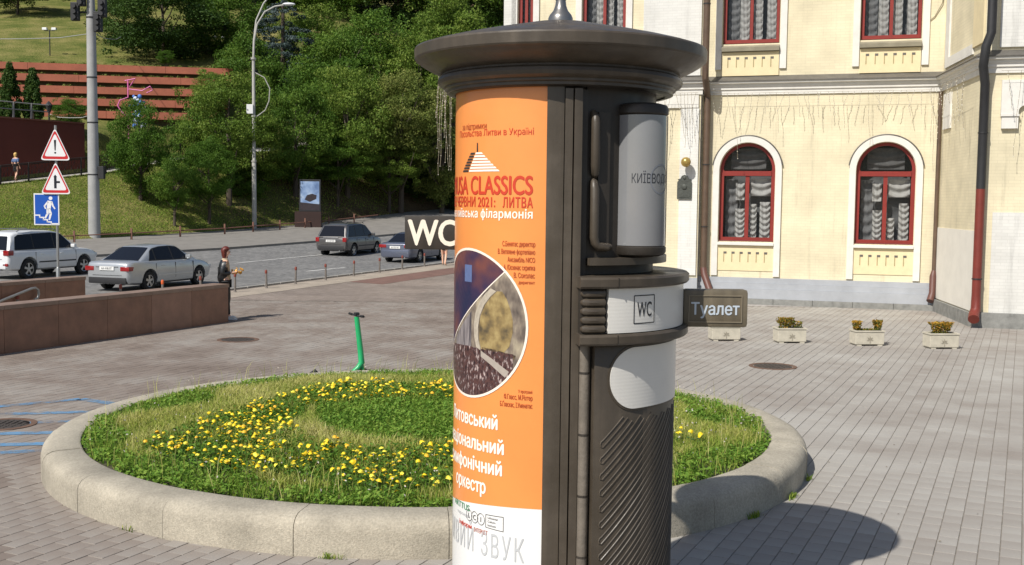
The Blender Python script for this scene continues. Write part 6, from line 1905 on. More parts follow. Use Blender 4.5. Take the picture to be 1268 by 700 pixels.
    # wheels
    for x in P['axles']:
        for s in (-1, 1):
            w = empty('wheel', (x, s * (hwm - 0.12), rw), 0, t)
            wheel_y(0, 0, rw, 0.20, None, None).build('tyre', M['black_rubber'], w, True)
            rim = MB()
            for k in range(5):
                a = 2 * PI * k / 5 + 0.3
                c_, s_ = math.cos(a), math.sin(a)
                yo = s * 0.085
                rim.add([(0.03 * -s_, yo, 0.03 * c_), (0.03 * s_, yo, -0.03 * c_), (rw * .63 * c_ + 0.045 * s_, yo * .9, rw * .63 * s_ - 0.045 * c_), (rw * .63 * c_ - 0.045 * s_, yo * .9, rw * .63 * s_ + 0.045 * c_)], [(0, 1, 2, 3)])
            pr_ = [(rw * 0.56, s * 0.08), (rw * 0.645, s * 0.095), (rw * 0.645, s * 0.06)]
            for (ra, ya), (rb, yb) in zip(pr_[:-1], pr_[1:]):
                for k in range(24):
                    a, a2 = 2 * PI * k / 24, 2 * PI * (k + 1) / 24
                    rim.quad((ra * math.cos(a), ya, ra * math.sin(a)), (ra * math.cos(a2), ya, ra * math.sin(a2)), (rb * math.cos(a2), yb, rb * math.sin(a2)), (rb * math.cos(a), yb, rb * math.sin(a)))
            rim.build('rim', m_rimal, w)
            MB().tube([(0, -s * 0.02, 0), (0, s * 0.03, 0)], rw * 0.6, 20).build('brake_disc', m_cdark, w)
    # rear details
    xr = P['body'][0][0]
    for s in (-1, 1):
        for lamp in P['lamps']:
            x0, x1, y0, y1, z0, z1 = lamp
            ya, yb = sorted((s * y0, s * y1))
            MB().bbox(x0, x1, ya, yb, z0, z1, 0.02).build('tail_light', m_clamp, t, True)
        xf = P['body'][-1][0]
        ya, yb = sorted((s * 0.38, s * (hwm - 0.14)))
        MB().bbox(xf - 0.30, xf - 0.06, ya, yb, P['body'][-1][2] - 0.06, P['body'][-1][2] + 0.09, 0.03).build('headlight', mat('headlight_lens', (0.6, 0.62, 0.65), 0.1, 0.0), t, True)
        mx_ = P['mirror']
        MB().bbox(mx_[0] - 0.06, mx_[0] + 0.07, min(s * (yat(zb) - 0.01), s * (yat(zb) + 0.17)), max(s * (yat(zb) - 0.01), s * (yat(zb) + 0.17)), mx_[1], mx_[1] + 0.13, 0.03).build('mirror', paint, t, True)
        for hx in P['handles']:
            MB().bbox(hx, hx + 0.17, min(s * (hwm - 0.02), s * (hwm + 0.02)), max(s * (hwm - 0.02), s * (hwm + 0.02)), zb - 0.15, zb - 0.12, 0.008).build('door_handle', paint, t)
        for dx in P['seams']:
            MB().box(dx, dx + 0.012, min(s * (hwm - 0.02), s * (hwm + 0.002)), max(s * (hwm - 0.02), s * (hwm + 0.002)), P['body'][3][1] + 0.18, zb - 0.06).build('door_seam', m_cdark, t)
        MB().bbox(P['axles'][0] + rw + 0.1, P['axles'][1] - rw - 0.1, min(s * (hwm - 0.03), s * (hwm + 0.008)), max(s * (hwm - 0.03), s * (hwm + 0.008)), P['trim'], P['trim'] + 0.05, 0.006).build('side_trim', P.get('trimmat', m_cdark), t)
    px0, pz = P['plate']
    pl = MB().bbox(px0 - 0.012, px0 + 0.02, -0.27, 0.27, pz - 0.06, pz + 0.06, 0.004).build('number_plate', m_plate, t)
    vs, fs = text2d(P['reg'], 0.075, 0.40, 0.01, 'C')
    MB().add([(px0 - 0.014, -x, pz - 0.036 + y) for x, y in vs], fs).build('lettering', m_ink, pl, fix=False)
    MB().bbox(xr - 0.015, xr + 0.25, -hwm * 0.80, hwm * 0.80, P['bump'][0], P['bump'][1], 0.03).build('rear_bumper', P.get('bumpmat', m_cdark), t, True)
    # boot lid line, badge, exhaust, aerial
    zt_ = P['lamps'][0][4]
    MB().box(xr - 0.012, xr + 0.03, -hwm * 0.62, hwm * 0.62, zt_ - 0.14, zt_ - 0.13).build('lid_seam', m_cdark, t)
    MB().bbox(xr - 0.020, xr + 0.02, -0.42, 0.42, P['lamps'][0][5] - 0.02, P['lamps'][0][5] + 0.012, 0.006).build('chrome_strip', m_rimal, t)
    MB().tube([(xr - 0.03, -0.5, P['bump'][0] - 0.02), (xr + 0.2, -0.5, P['bump'][0] - 0.02)], 0.03, 8).build('exhaust', M['steel'], t)
    if P.get('rails'):
        for s in (-1, 1):
            y_ = s * (hr_ - 0.03)
            MB().tube([(-1.7, y_, H - 0.03), (-1.55, y_, H + 0.05), (0.1, y_, H + 0.045), (0.25, y_, H - 0.02)], 0.018, 6).build('roof_rail', P['rails'], t)
    tag(t, label, 'car')
    return t
HD = math.atan2(math.cos(R(19)), math.sin(R(19)))
silver = car_paint('silver_paint', (0.47, 0.49, 0.51), 0.32, 0.55)
white = car_paint('white_paint', (0.70, 0.71, 0.72), 0.3, 0.0)
grey = car_paint('warm_grey_paint', (0.12, 0.115, 0.115), 0.33, 0.5)
blue = car_paint('steel_blue_paint', (0.13, 0.145, 0.20), 0.3, 0.5)
sedan = dict(H=1.43, belt=0.92, hb=0.80, hr=0.56, rw=0.315, axles=(-1.30, 1.35), paint=silver,
    body=[(-2.27, 0.36, 0.80, 0.66), (-2.22, 0.28, 0.90, 0.77), (-2.0, 0.22, 0.955, 0.85), (-1.3, 0.2, 0.955, 0.885), (0, 0.2, 0.945, 0.885), (1.0, 0.2, 0.93, 0.88), (1.7, 0.22, 0.84, 0.85), (2.1, 0.26, 0.70, 0.76), (2.27, 0.34, 0.60, 0.60)],
    cabin=[(-1.68, 0.93), (-0.86, 1.375), (-0.5, 1.42), (0.0, 1.43), (0.42, 1.385), (1.22, 0.92)],
    side=[[(-1.22, 0.985), (-0.93, 0.97), (-0.90, 1.30), (-1.02, 1.24)], [(-0.86, 0.97), (-0.02, 0.96), (-0.02, 1.375), (-0.5, 1.365), (-0.83, 1.32)], [(0.05, 0.96), (0.88, 0.955), (0.42, 1.31), (0.30, 1.345), (0.05, 1.37)]],
    lamps=[(-2.285, -2.02, 0.50, 0.835, 0.66, 0.80)], mirror=(0.72, 0.95), handles=(-0.72, 0.25), seams=(-1.0, 0.01, 0.98), trim=0.45, trimmat=silver, plate=(-2.285, 0.74), reg='AA 4186 BT', bump=(0.26, 0.46))
build_car('silver four door sedan parked behind the granite parapet, beside the woman', (-11.95, 36.48, RZ), HD, sedan)
suv = dict(H=1.73, belt=1.03, hb=0.86, hr=0.66, rw=0.37, axles=(-1.42, 1.42), paint=white,
    body=[(-2.35, 0.50, 0.92, 0.74), (-2.31, 0.40, 1.0, 0.86), (-2.05, 0.33, 1.05, 0.92), (-1.2, 0.31, 1.05, 0.94), (0, 0.31, 1.05, 0.94), (1.0, 0.31, 1.06, 0.94), (1.75, 0.33, 1.0, 0.91), (2.2, 0.38, 0.88, 0.82), (2.35, 0.46, 0.74, 0.66)],
    cabin=[(-2.29, 1.03), (-2.06, 1.58), (-1.85, 1.67), (-1.0, 1.73), (0.0, 1.71), (0.40, 1.64), (1.20, 1.04)],
    side=[[(-2.0, 1.09), (-1.12, 1.09), (-1.12, 1.60), (-1.7, 1.58), (-1.88, 1.50)], [(-1.06, 1.09), (-0.10, 1.09), (-0.10, 1.63), (-1.06, 1.61)], [(-0.03, 1.09), (0.92, 1.10), (0.40, 1.55), (0.30, 1.59), (-0.03, 1.62)]],
    lamps=[(-2.375, -2.12, 0.66, 0.905, 0.88, 1.06), (-2.365, -2.2, 0.62, 0.84, 0.50, 0.60)], rails=M['steel'], mirror=(0.82, 1.08), handles=(-0.85, 0.12), seams=(-1.10, -0.06, 0.95), trim=0.58, plate=(-2.36, 0.80), reg='AI 7052 EC', bump=(0.40, 0.62), bumpmat=white)
build_car('white off road estate car behind the rear granite wall at the left edge', (-17.67, 40.83, RZ), HD, suv)
tuc = dict(H=1.73, belt=1.02, hb=0.84, hr=0.64, rw=0.35, axles=(-1.30, 1.33), paint=grey,
    body=[(-2.16, 0.46, 0.90, 0.74), (-2.12, 0.38, 0.98, 0.84), (-1.9, 0.32, 1.03, 0.89), (-1.1, 0.30, 1.03, 0.90), (0, 0.30, 1.03, 0.90), (0.9, 0.30, 1.03, 0.90), (1.6, 0.32, 0.97, 0.87), (2.0, 0.38, 0.86, 0.78), (2.16, 0.46, 0.72, 0.62)],
    cabin=[(-2.10, 1.02), (-1.74, 1.62), (-1.45, 1.70), (-0.8, 1.73), (0.0, 1.71), (0.40, 1.63), (1.12, 1.02)],
    side=[[(-1.78, 1.09), (-1.05, 1.08), (-1.05, 1.60), (-1.5, 1.58)], [(-0.98, 1.08), (-0.08, 1.08), (-0.08, 1.63), (-0.98, 1.61)], [(-0.01, 1.08), (0.85, 1.09), (0.38, 1.54), (0.28, 1.58), (-0.01, 1.62)]],
    lamps=[(-2.175, -1.96, 0.66, 0.865, 0.80, 1.02)], rails=m_cdark, mirror=(0.78, 1.07), handles=(-0.80, 0.15), seams=(-1.02, -0.04, 0.9), trim=0.56, plate=(-2.175, 0.84), reg='AA 3574 KM', bump=(0.36, 0.62))
build_car('warm grey compact off roader driving away in the middle lane', (-8.47, 57.5, -0.03), HD, tuc)
bls = dict(sedan); bls.update(paint=blue, H=1.46, reg='AA 9210 HO', trimmat=blue, lamps=[(-2.285, -2.0, 0.46, 0.835, 0.72, 0.87)], bumpmat=blue, bump=(0.28, 0.62))
build_car('steel blue sedan parked at the kerb partly hidden by the WC sign', (-4.79, 53.9, -0.06), HD, bls)

# ================================================================== PEOPLE
def skin_mesh(nodes, edges, root, sub=2):
    names_ = list(nodes); ix = {k: i for i, k in enumerate(names_)}
    me = bpy.data.meshes.new('figure')
    me.from_pydata([nodes[k][0] for k in names_], [(ix[a], ix[b_]) for a, b_ in edges], [])
    o = put('tmp_figure', me)
    md = o.modifiers.new('s', 'SKIN'); md.use_smooth_shade = True; md.branch_smoothing = 0.6
    sv = me.skin_vertices[0].data
    for k in names_:
        r = nodes[k][1]; r = r if isinstance(r, tuple) else (r, r)
        sv[ix[k]].radius = r; sv[ix[k]].use_root = (k == root)
    ms = o.modifiers.new('d', 'SUBSURF'); ms.levels = sub; ms.render_levels = sub
    dg = bpy.context.evaluated_depsgraph_get()
    out = bpy.data.meshes.new_from_object(o.evaluated_get(dg))
    bpy.data.objects.remove(o)
    for p in out.polygons: p.use_smooth = True
    out.materials.clear()
    return out
m_skin = mat('skin', srgb(222, 176, 150), 0.55, 0.05, 12)
def arm_nodes(N, E, side, sh_, el_, wr_, hand_dir, curl):
    """arm chain from shoulder to wrist, then a palm with five short fingers"""
    N['sh' + side] = (sh_, 0.052); N['el' + side] = (el_, 0.040); N['wr' + side] = (wr_, 0.026)
    d = Vector(hand_dir).normalized(); w = Vector(wr_)
    s = d.cross(Vector((0, 0, 1)));  s = s.normalized() if s.length > 0.1 else Vector((0, 1, 0))
    c = Vector(curl)
    N['pa' + side] = (tuple(w + d * 0.06), (0.034, 0.020)); N['kn' + side] = (tuple(w + d * 0.095), (0.036, 0.018))
    E += [('sh' + side, 'el' + side), ('el' + side, 'wr' + side), ('wr' + side, 'pa' + side), ('pa' + side, 'kn' + side)]
    for i, (o_, L) in enumerate(((-0.027, 0.065), (-0.009, 0.075), (0.009, 0.072), (0.027, 0.055))):
        b0 = w + d * 0.10 + s * o_ * 1.1
        k1, k2 = 'f%d%sa' % (i, side), 'f%d%sb' % (i, side)
        N[k1] = (tuple(b0 + d * L * 0.5 + c * 0.01), 0.009); N[k2] = (tuple(b0 + d * L * 0.8 + c * 0.04), 0.0075)
        E += [('kn' + side, k1), (k1, k2)]
    k1, k2 = 'th%sa' % side, 'th%sb' % side
    N[k1] = (tuple(w + d * 0.05 + s * -0.045), 0.011); N[k2] = (tuple(w + d * 0.09 + s * -0.058 + c * 0.02), 0.009)
    E += [('pa' + side, k1), (k1, k2)]
def head_parts(t, c, scale, face, hairmat, long=True):
    """face details and hair round a head centred at c looking along face (x only)"""
    f = Vector(face); s = Vector((-f.y, f.x, 0))
    C_ = Vector(c)
    b = MB()
    for k in (-1, 1):
        b.sphere(C_ + f * 0.088 + s * 0.032 * k + Vector((0, 0, 0.008)), 0.011, 8, 6)
    b.build('eyes', mat('eye_dark', (0.03, 0.02, 0.02), 0.3, 0.0), t, True)
    MB().tube([C_ + f * 0.092 + s * 0.022 + Vector((0, 0, -0.058)), C_ + f * 0.098 + Vector((0, 0, -0.060)), C_ + f * 0.092 - s * 0.022 + Vector((0, 0, -0.058))], [0.004, 0.007, 0.004], 6).build('mouth', mat('lips', srgb(176, 84, 80), 0.5, 0.0), t, True)
    hb_ = MB()
    vs = []; fs = []
    nn, mm = 20, 14
    for j in range(mm + 1):
        ph = PI * j / mm
        for k in range(nn):
            a = 2 * PI * k / nn
            dirv = f * math.cos(a) + s * math.sin(a)
            front = max(0, math.cos(a))
            r = 0.112 * math.sin(min(ph, PI * 0.5)) if ph < PI / 2 else (0.112 if not long else 0.110 - 0.02 * (ph - PI / 2))
            z = 0.135 * math.cos(ph) if ph < PI / 2 else -0.15 * (ph - PI / 2) / (PI / 2) * (1.0 if long else 0.45)
            # the hair line: pushed back where the face is
            if math.cos(a) > -0.05 and z < 0.055:
                r *= 0.55
            r *= 1 + 0.05 * math.sin(a * 7 + j)
            vs.append(tuple(C_ + dirv * r - f * 0.012 + Vector((0, 0, z + 0.01))))
    for j in range(mm):
        for k in range(nn):
            fs.append((j * nn + k, j * nn + (k + 1) % nn, (j + 1) * nn + (k + 1) % nn, (j + 1) * nn + k))
    hb_.add(vs, fs).build('hair', hairmat, t, True, angle=80)

def base_body(N, E, hz=0.92, h=1.70, knee=None, feet=None):
    pass
# ---- the woman with red hair (faces local +x)
wm = empty('person', (-6.80, 26.0, 0.0), R(14))
N, E = {}, []
N['pe'] = ((0, 0, 0.94), (0.125, 0.105)); N['wa'] = ((0.0, 0, 1.09), (0.115, 0.09)); N['ch'] = ((-0.01, 0, 1.28), (0.135, 0.10)); N['ub'] = ((-0.015, 0, 1.40), (0.11, 0.075)); N['ne'] = ((0.0, 0, 1.47), 0.05)
N['hl'] = ((0.02, 0, 1.53), (0.062, 0.07)); N['hd'] = ((0.025, 0, 1.60), (0.082, 0.098)); N['ht'] = ((0.015, 0, 1.67), (0.066, 0.078)); N['no'] = ((0.118, 0, 1.588), 0.013)
E += [('pe', 'wa'), ('wa', 'ch'), ('ch', 'ub'), ('ub', 'ne'), ('ne', 'hl'), ('hl', 'hd'), ('hd', 'ht'), ('hd', 'no')]
for s, sd, kx, fx in ((1, 'L', 0.05, -0.02), (-1, 'R', 0.02, 0.06)):
    N['hip' + sd] = ((0.0, s * 0.095, 0.86), 0.095); N['kn_' + sd] = ((kx, s * 0.10, 0.49), 0.062); N['an' + sd] = ((fx, s * 0.10, 0.09), 0.042); N['to' + sd] = ((fx + 0.15, s * 0.115, 0.035), (0.04, 0.03))
    E += [('pe', 'hip' + sd), ('hip' + sd, 'kn_' + sd), ('kn_' + sd, 'an' + sd), ('an' + sd, 'to' + sd)]
arm_nodes(N, E, 'L', (-0.01, 0.17, 1.37), (-0.06, 0.21, 1.10), (0.12, 0.15, 1.10), (1, -0.1, 0.2), (0, -0.3, 0.6))
arm_nodes(N, E, 'R', (-0.01, -0.17, 1.37), (-0.07, -0.22, 1.09), (0.13, -0.14, 1.12), (1, 0.15, 0.15), (0, 0.3, 0.6))
E += [('ub', 'shL'), ('ub', 'shR')]
put('body', skin_mesh(N, E, 'pe'), m_skin, wm)
def cloth(name, keys, grow, material, parent, root, extra=None, edges=None):
    nn = {}
    for k in keys:
        p, r = N[k]; r = r if isinstance(r, tuple) else (r, r)
        nn[k] = (p, (r[0] + grow, r[1] + grow))
    if extra: nn.update(extra)
    ee = [e for e in E if e[0] in nn and e[1] in nn] + (edges or [])
    return put(name, skin_mesh(nn, ee, root), material, parent)
m_blk = mat('black_cloth', (0.012, 0.012, 0.014), 0.7, 0.2, 20)
m_blkl = mat('black_leather', (0.014, 0.015, 0.017), 0.35, 0.2, 20, 0.2, 30)
cloth('trousers', ['pe', 'hipL', 'hipR', 'kn_L', 'kn_R', 'anL', 'anR'], 0.016, m_blk, wm, 'pe')
cloth('top', ['pe', 'wa', 'ch', 'ub', 'ne'], 0.022, mat('beige_knit', srgb(176, 158, 132), 0.9, 0.1, 30), wm, 'wa')
JE = {'j1': ((-0.05, 0, 0.86), (0.15, 0.17)), 'j2': ((-0.045, 0, 1.08), (0.145, 0.18)), 'j3': ((-0.045, 0, 1.28), (0.14, 0.185)), 'j4': ((-0.04, 0, 1.43), (0.085, 0.10)),
      'shL': ((-0.03, 0.18, 1.365), 0.085), 'shR': ((-0.03, -0.18, 1.365), 0.085), 'elL': ((-0.08, 0.225, 1.10), 0.072), 'elR': ((-0.09, -0.235, 1.09), 0.074), 'wrL': ((0.12, 0.155, 1.095), 0.048), 'wrR': ((0.13, -0.145, 1.115), 0.048)}
put('jacket', skin_mesh(JE, [('j1', 'j2'), ('j2', 'j3'), ('j3', 'j4'), ('j3', 'shL'), ('j3', 'shR'), ('shL', 'elL'), ('elL', 'wrL'), ('shR', 'elR'), ('elR', 'wrR')], 'j2'), m_blkl, wm)
for sd, fx, y in (('L', -0.02, 0.105), ('R', 0.06, -0.105)):
    b = MB(); b.sphere((fx + 0.06, y, 0.055), 0.14, 14, 8, (0.9, 0.33, 0.33)); b.build('shoe', mat('white_sneaker', (0.7, 0.7, 0.68), 0.6, 0.08), wm, True)
    MB().bbox(fx - 0.085, fx + 0.205, y - 0.052, y + 0.052, 0.0, 0.028, 0.008).build('shoe_sole', mat('white_sole', (0.75, 0.75, 0.74), 0.6, 0.05), wm)
head_parts(wm, (0.022, 0, 1.60), 1, (1, 0, 0), mat('red_hair', srgb(92, 36, 26), 0.5, 0.2, 30), True)
tag(wm, 'person with red hair in black jacket and trousers standing beside the granite wall', 'person')
# the yellow bunch in her hand
bq = empty('yellow_bouquet', Matrix.Translation(wm.location) @ Matrix.Rotation(R(14), 4, 'Z') @ Vector((0.25, -0.03, 1.14)), R(14))
m_yel = mat('yellow_orange_petals', srgb(196, 146, 62), 0.7, 0.2, 30)
b = MB()
for k in range(34):
    d = Vector((random.gauss(0.4, 1), random.gauss(0, 1), random.gauss(0.0, 1))).normalized()
    b.sphere(Vector((0.03, 0, 0.02)) + Vector((d.x * 0.13, d.y * 0.09, d.z * 0.075)), random.uniform(0.012, 0.026), 6, 4)
b.build('blooms', m_yel, bq, True)
MB().tube([(-0.10, 0.0, -0.05), (0.03, 0, 0.02)], [0.02, 0.05], 8).build('wrap', mat('wrap_paper', srgb(214, 178, 110), 0.8, 0.1), bq)
tag(bq, 'yellow orange bunch held by the red haired person', 'bouquet')

# ---- pedestrian behind the WC sign: bare legs show below it
pw = empty('person', (-3.06, 49.2, 0.004), R(75))
N, E = {}, []
N['pe'] = ((0, 0, 0.93), (0.12, 0.105)); N['wa'] = ((0.0, 0, 1.08), (0.11, 0.085)); N['ch'] = ((0, 0, 1.27), (0.13, 0.10)); N['ub'] = ((0, 0, 1.39), (0.10, 0.07)); N['ne'] = ((0.0, 0, 1.46), 0.05)
N['hl'] = ((0.02, 0, 1.52), (0.062, 0.07)); N['hd'] = ((0.025, 0, 1.59), (0.082, 0.098)); N['ht'] = ((0.015, 0, 1.66), (0.066, 0.078)); N['no'] = ((0.118, 0, 1.578), 0.013)
E += [('pe', 'wa'), ('wa', 'ch'), ('ch', 'ub'), ('ub', 'ne'), ('ne', 'hl'), ('hl', 'hd'), ('hd', 'ht'), ('hd', 'no')]
for s, sd, kx, fx in ((1, 'L', 0.10, 0.12), (-1, 'R', 0.0, -0.16)):
    N['hip' + sd] = ((0.0, s * 0.095, 0.85), 0.09); N['kn_' + sd] = ((kx, s * 0.10, 0.48), 0.055); N['an' + sd] = ((fx, s * 0.10, 0.085), 0.036); N['to' + sd] = ((fx + 0.14, s * 0.12, 0.03), (0.038, 0.028))
    E += [('pe', 'hip' + sd), ('hip' + sd, 'kn_' + sd), ('kn_' + sd, 'an' + sd), ('an' + sd, 'to' + sd)]
arm_nodes(N, E, 'L', (0, 0.17, 1.36), (-0.05, 0.22, 1.10), (0.06, 0.21, 0.88), (0.3, 0, -1), (0.4, -0.3, 0))
arm_nodes(N, E, 'R', (0, -0.17, 1.36), (-0.02, -0.22, 1.10), (0.10, -0.21, 0.89), (0.3, 0, -1), (0.4, 0.3, 0))
E += [('ub', 'shL'), ('ub', 'shR')]
put('body', skin_mesh(N, E, 'pe'), m_skin, pw)
put('dress', skin_mesh({'a': ((0, 0, 0.66), (0.21, 0.21)), 'b': ((0, 0, 0.92), (0.18, 0.18)), 'c': ((0, 0, 1.10), (0.15, 0.15)), 'd': ((0, 0, 1.28), (0.175, 0.175)), 'e': ((0, 0, 1.40), (0.13, 0.13))}, [('a', 'b'), ('b', 'c'), ('c', 'd'), ('d', 'e')], 'c'), mat('dark_dress', (0.05, 0.05, 0.07), 0.8, 0.2, 12), pw)
head_parts(pw, (0.022, 0, 1.59), 1, (1, 0, 0), mat('brown_hair', (0.06, 0.035, 0.02), 0.5, 0.2, 30), True)
tag(pw, 'person with bare legs walking on the kerb, upper body hidden by the WC sign', 'person')
# ================================================================== HILLSIDE THINGS
def px_at(x, y, Y):
    """world point at distance Y in front of the viewpoint used for the survey"""
    d = fw + rt * ((x - 634) / 1360) + up * ((350 - y) / 1360)
    return Vector((0, 0, 2.85)) + d * (Y / d.y)
m_rwall = mat('dark_red_retaining_wall', srgb(98, 46, 36), 0.85, 0.10, 0.6, 0.15, 20)
# retaining wall behind the path
rw_pts = [Vector(ROWS[3][k]) for k in range(4)]
t = empty('retaining_wall', rw_pts[2]); O = rw_pts[2]
tag(t, 'dark red retaining wall behind the hill path at the left', 'wall')
vs, fs = [], []
path = []
for k in range(3):
    for i in range(6 if k < 2 else 7):
        f = i / 6
        path.append(rw_pts[k].lerp(rw_pts[k + 1], f))
path = path[: 6 * 2 + 7]
for p in path:
    q = p + Vector((-0.10, 0.06, 0)); q2 = q + Vector((-0.85, 0.53, 0)) * 0.5
    zt = 7.62 - 0.02 * (p.y - 60) * 0
    for v, z in ((q, p.z - 0.3), (q, zt), (q2, zt), (q2, p.z - 0.3)):
        vs.append((v.x - O.x, v.y - O.y, z - O.z))
for i in range(len(path) - 1):
    for k in range(4):
        k2 = (k + 1) % 4
        fs.append((4 * i + k, 4 * i + 4 + k, 4 * i + 4 + k2, 4 * i + k2))
fs += [(0, 1, 2, 3), tuple(4 * (len(path) - 1) + k for k in (3, 2, 1, 0))]
MB().add(vs, fs).build('wall_body', m_rwall, t)
cp = MB()
for p, p2 in zip(path[:-1], path[1:]):
    q, q2 = p + Vector((-0.05, 0.03, 0)), p2 + Vector((-0.05, 0.03, 0)); e = Vector((-0.85, 0.53, 0)) * 0.65
    cp.add([(v.x - O.x, v.y - O.y, z - O.z) for z in (7.625, 7.72) for v in (q, q2, q2 + e, q + e)], [(0, 1, 2, 3), (7, 6, 5, 4), (0, 4, 5, 1), (2, 6, 7, 3)])
cp.build('coping', mat('wall_coping', srgb(120, 72, 58), 0.85, 0.1), t)
# railing on top of the wall
def railing(name, label, pts, h, step, infill, material, rails=(1.0,), thick=0.035, parent_off=None):
    t = empty(name, pts[0]); O = Vector(pts[0])
    tag(t, label, 'railing')
    P = [Vector(p) - O for p in pts]
    for rr in rails:
        MB().tube([p + Vector((0, 0, h * rr)) for p in P], thick * 0.8, 6).build('rail', material, t)
    dist = 0; segs = []
    for a, b_ in zip(P[:-1], P[1:]):
        L = (b_ - a).length; n = max(1, int(round(L / step)))
        for i in range(n):
            segs.append((a.lerp(b_, i / n), a.lerp(b_, (i + 1) / n)))
    for a, b_ in segs:
        MB().box(a.x - thick, a.x + thick, a.y - thick, a.y + thick, a.z - 0.05, a.z + h + 0.03).build('post', material, t)
        if infill == 'bars':
            bb = MB()
            for k in range(1, 8):
                q = a.lerp(b_, k / 8)
                bb.tube([q + Vector((0, 0, h * 0.12)), q + Vector((0, 0, h * 0.95))], 0.012, 4, False)
            for k in range(4):
                q, q2 = a.lerp(b_, k / 4), a.lerp(b_, (k + 1) / 4)
                bb.tube([q + Vector((0, 0, h * 0.15)), q2 + Vector((0, 0, h * 0.8))], 0.012, 4, False)
                bb.tube([q + Vector((0, 0, h * 0.8)), q2 + Vector((0, 0, h * 0.15))], 0.012, 4, False)
            bb.build('lattice', material, t, fix=False)
    return t
m_ltrail = mat('pale_grey_railing', (0.22, 0.22, 0.21), 0.6, 0.1, 4)
wtop = [Vector((p.x - 0.3, p.y + 0.2, 7.72)) for p in path[4:17]]
railing('wall_railing', 'pale grey railing along the top of the red retaining wall', wtop, 0.95, 1.6, None, m_ltrail, (1.0, 0.55), 0.05)
pr_ = [row_pt(2, u) + Vector((0.1, -0.05, 0.0)) for u in (1.2, 1.6, 2.0, 2.25, 2.5, 2.75, 3.0, 3.3, 3.6, 4.0, 4.4)]
railing('path_railing', 'dark lattice railing following the rising hill path', pr_, 1.08, 1.45, 'bars', mat('dark_brown_iron', (0.03, 0.022, 0.02), 0.6, 0.1), (1.0, 0.12, 0.92), 0.04)
# low fence on the far pavement
m_lowf = mat('reddish_fence_post', srgb(120, 84, 70), 0.7, 0.15)
pf = [row_pt(0, u).lerp(row_pt(1, u), 0.45) + Vector((0, 0, 0.04)) for u in (1.2, 1.6, 2.0, 2.5, 3.0, 3.5, 4.0, 4.5, 5.0, 5.5)]
railing('low_fence', 'knee high rail fence along the far pavement', pf, 0.62, 2.6, None, m_lowf, (0.62,), 0.045)

# ---- red planted terraces
m_tred = mat('brick_red_terrace', srgb(158, 92, 70), 0.85, 0.18, 1.0, 0.2, 15)
m_tdark = mat('terrace_soil_bank', srgb(70, 58, 44), 0.95, 0.25, 1.5, 0.4, 8, col2=srgb(84, 82, 46))
ter = empty('terraces', (-32, 80, 8.5), 0)
tag(ter, 'four brick red planted terrace steps on the hillside', 'terrace')
tdir = Vector((0.985, 0.17, 0)); tnor = Vector((-0.17, 0.985, 0))
TB = Vector((-32.5, 79.4, 0))
for k in range(5):
    base = TB + tnor * (k * 1.75) - Vector((ter.location.x, ter.location.y, 0))
    z0 = 8.55 + k * 1.02 - ter.location.z
    lx0, lx1 = (-7.2, 11.5) if k > 0 else (-2, 11)
    if k == 4: lx0 = -14
    def blk(x0, x1, y0, y1, za, zb_, name, m_):
        vs = [tuple(base + tdir * x + tnor * y + Vector((0, 0, z))) for z in (za, zb_) for x, y in ((x0, y0), (x1, y0), (x1, y1), (x0, y1))]
        MB().add(vs, [(0, 1, 2, 3), (7, 6, 5, 4), (0, 4, 5, 1), (1, 5, 6, 2), (2, 6, 7, 3), (3, 7, 4, 0)]).build(name, m_, ter)
    n = 5
    for q in range(n):
        xa, xb = lx0 + (lx1 - lx0) * q / n, lx0 + (lx1 - lx0) * (q + 1) / n
        blk(xa + 0.01, xb - 0.01, -0.45, 0.05, z0, z0 + 0.52, 'terrace_beam', m_tred)
    blk(lx0, lx1, 0.02, 1.8, z0 - 0.55, z0 + 0.30, 'terrace_bed', m_tdark)
ramp = px_at(14, 95, 84)
t = empty('brick_ramp', (-43, 81.5, 8.3))
tag(t, 'reddish brown ramp rising beside the terraces at the left edge', 'ramp')
MB().add([(-12, 0, 0), (1.6, 1.5, 0), (1.0, 6.5, 5.0), (-14, 5.5, 5.2), (-12, 0, -2), (1.6, 1.5, -2), (1.0, 8, -2), (-14, 8, -2)], [(0, 1, 2, 3), (0, 4, 5, 1), (1, 5, 6, 2), (0, 3, 7, 4)]).build('slope', mat('ramp_brick', srgb(150, 100, 78), 0.9, 0.12, 1.2), t)
for k, z in enumerate((1.6, 3.3)):
    MB().add([(-12 - k, 0 + z * 1.05 - 0.2, z), (1.45, 1.5 + z - 0.2, z), (1.45, 1.5 + z - 0.2, z + 0.35), (-12 - k, 0 + z * 1.05 - 0.2, z + 0.35), (-12 - k, 3 + z, z), (1.45, 3 + z, z), (1.45, 3 + z, z + 0.35), (-12 - k, 3 + z, z + 0.35)], [(0, 1, 2, 3), (3, 2, 6, 7), (1, 5, 6, 2)]).build('kerb_band', m_tred, t)

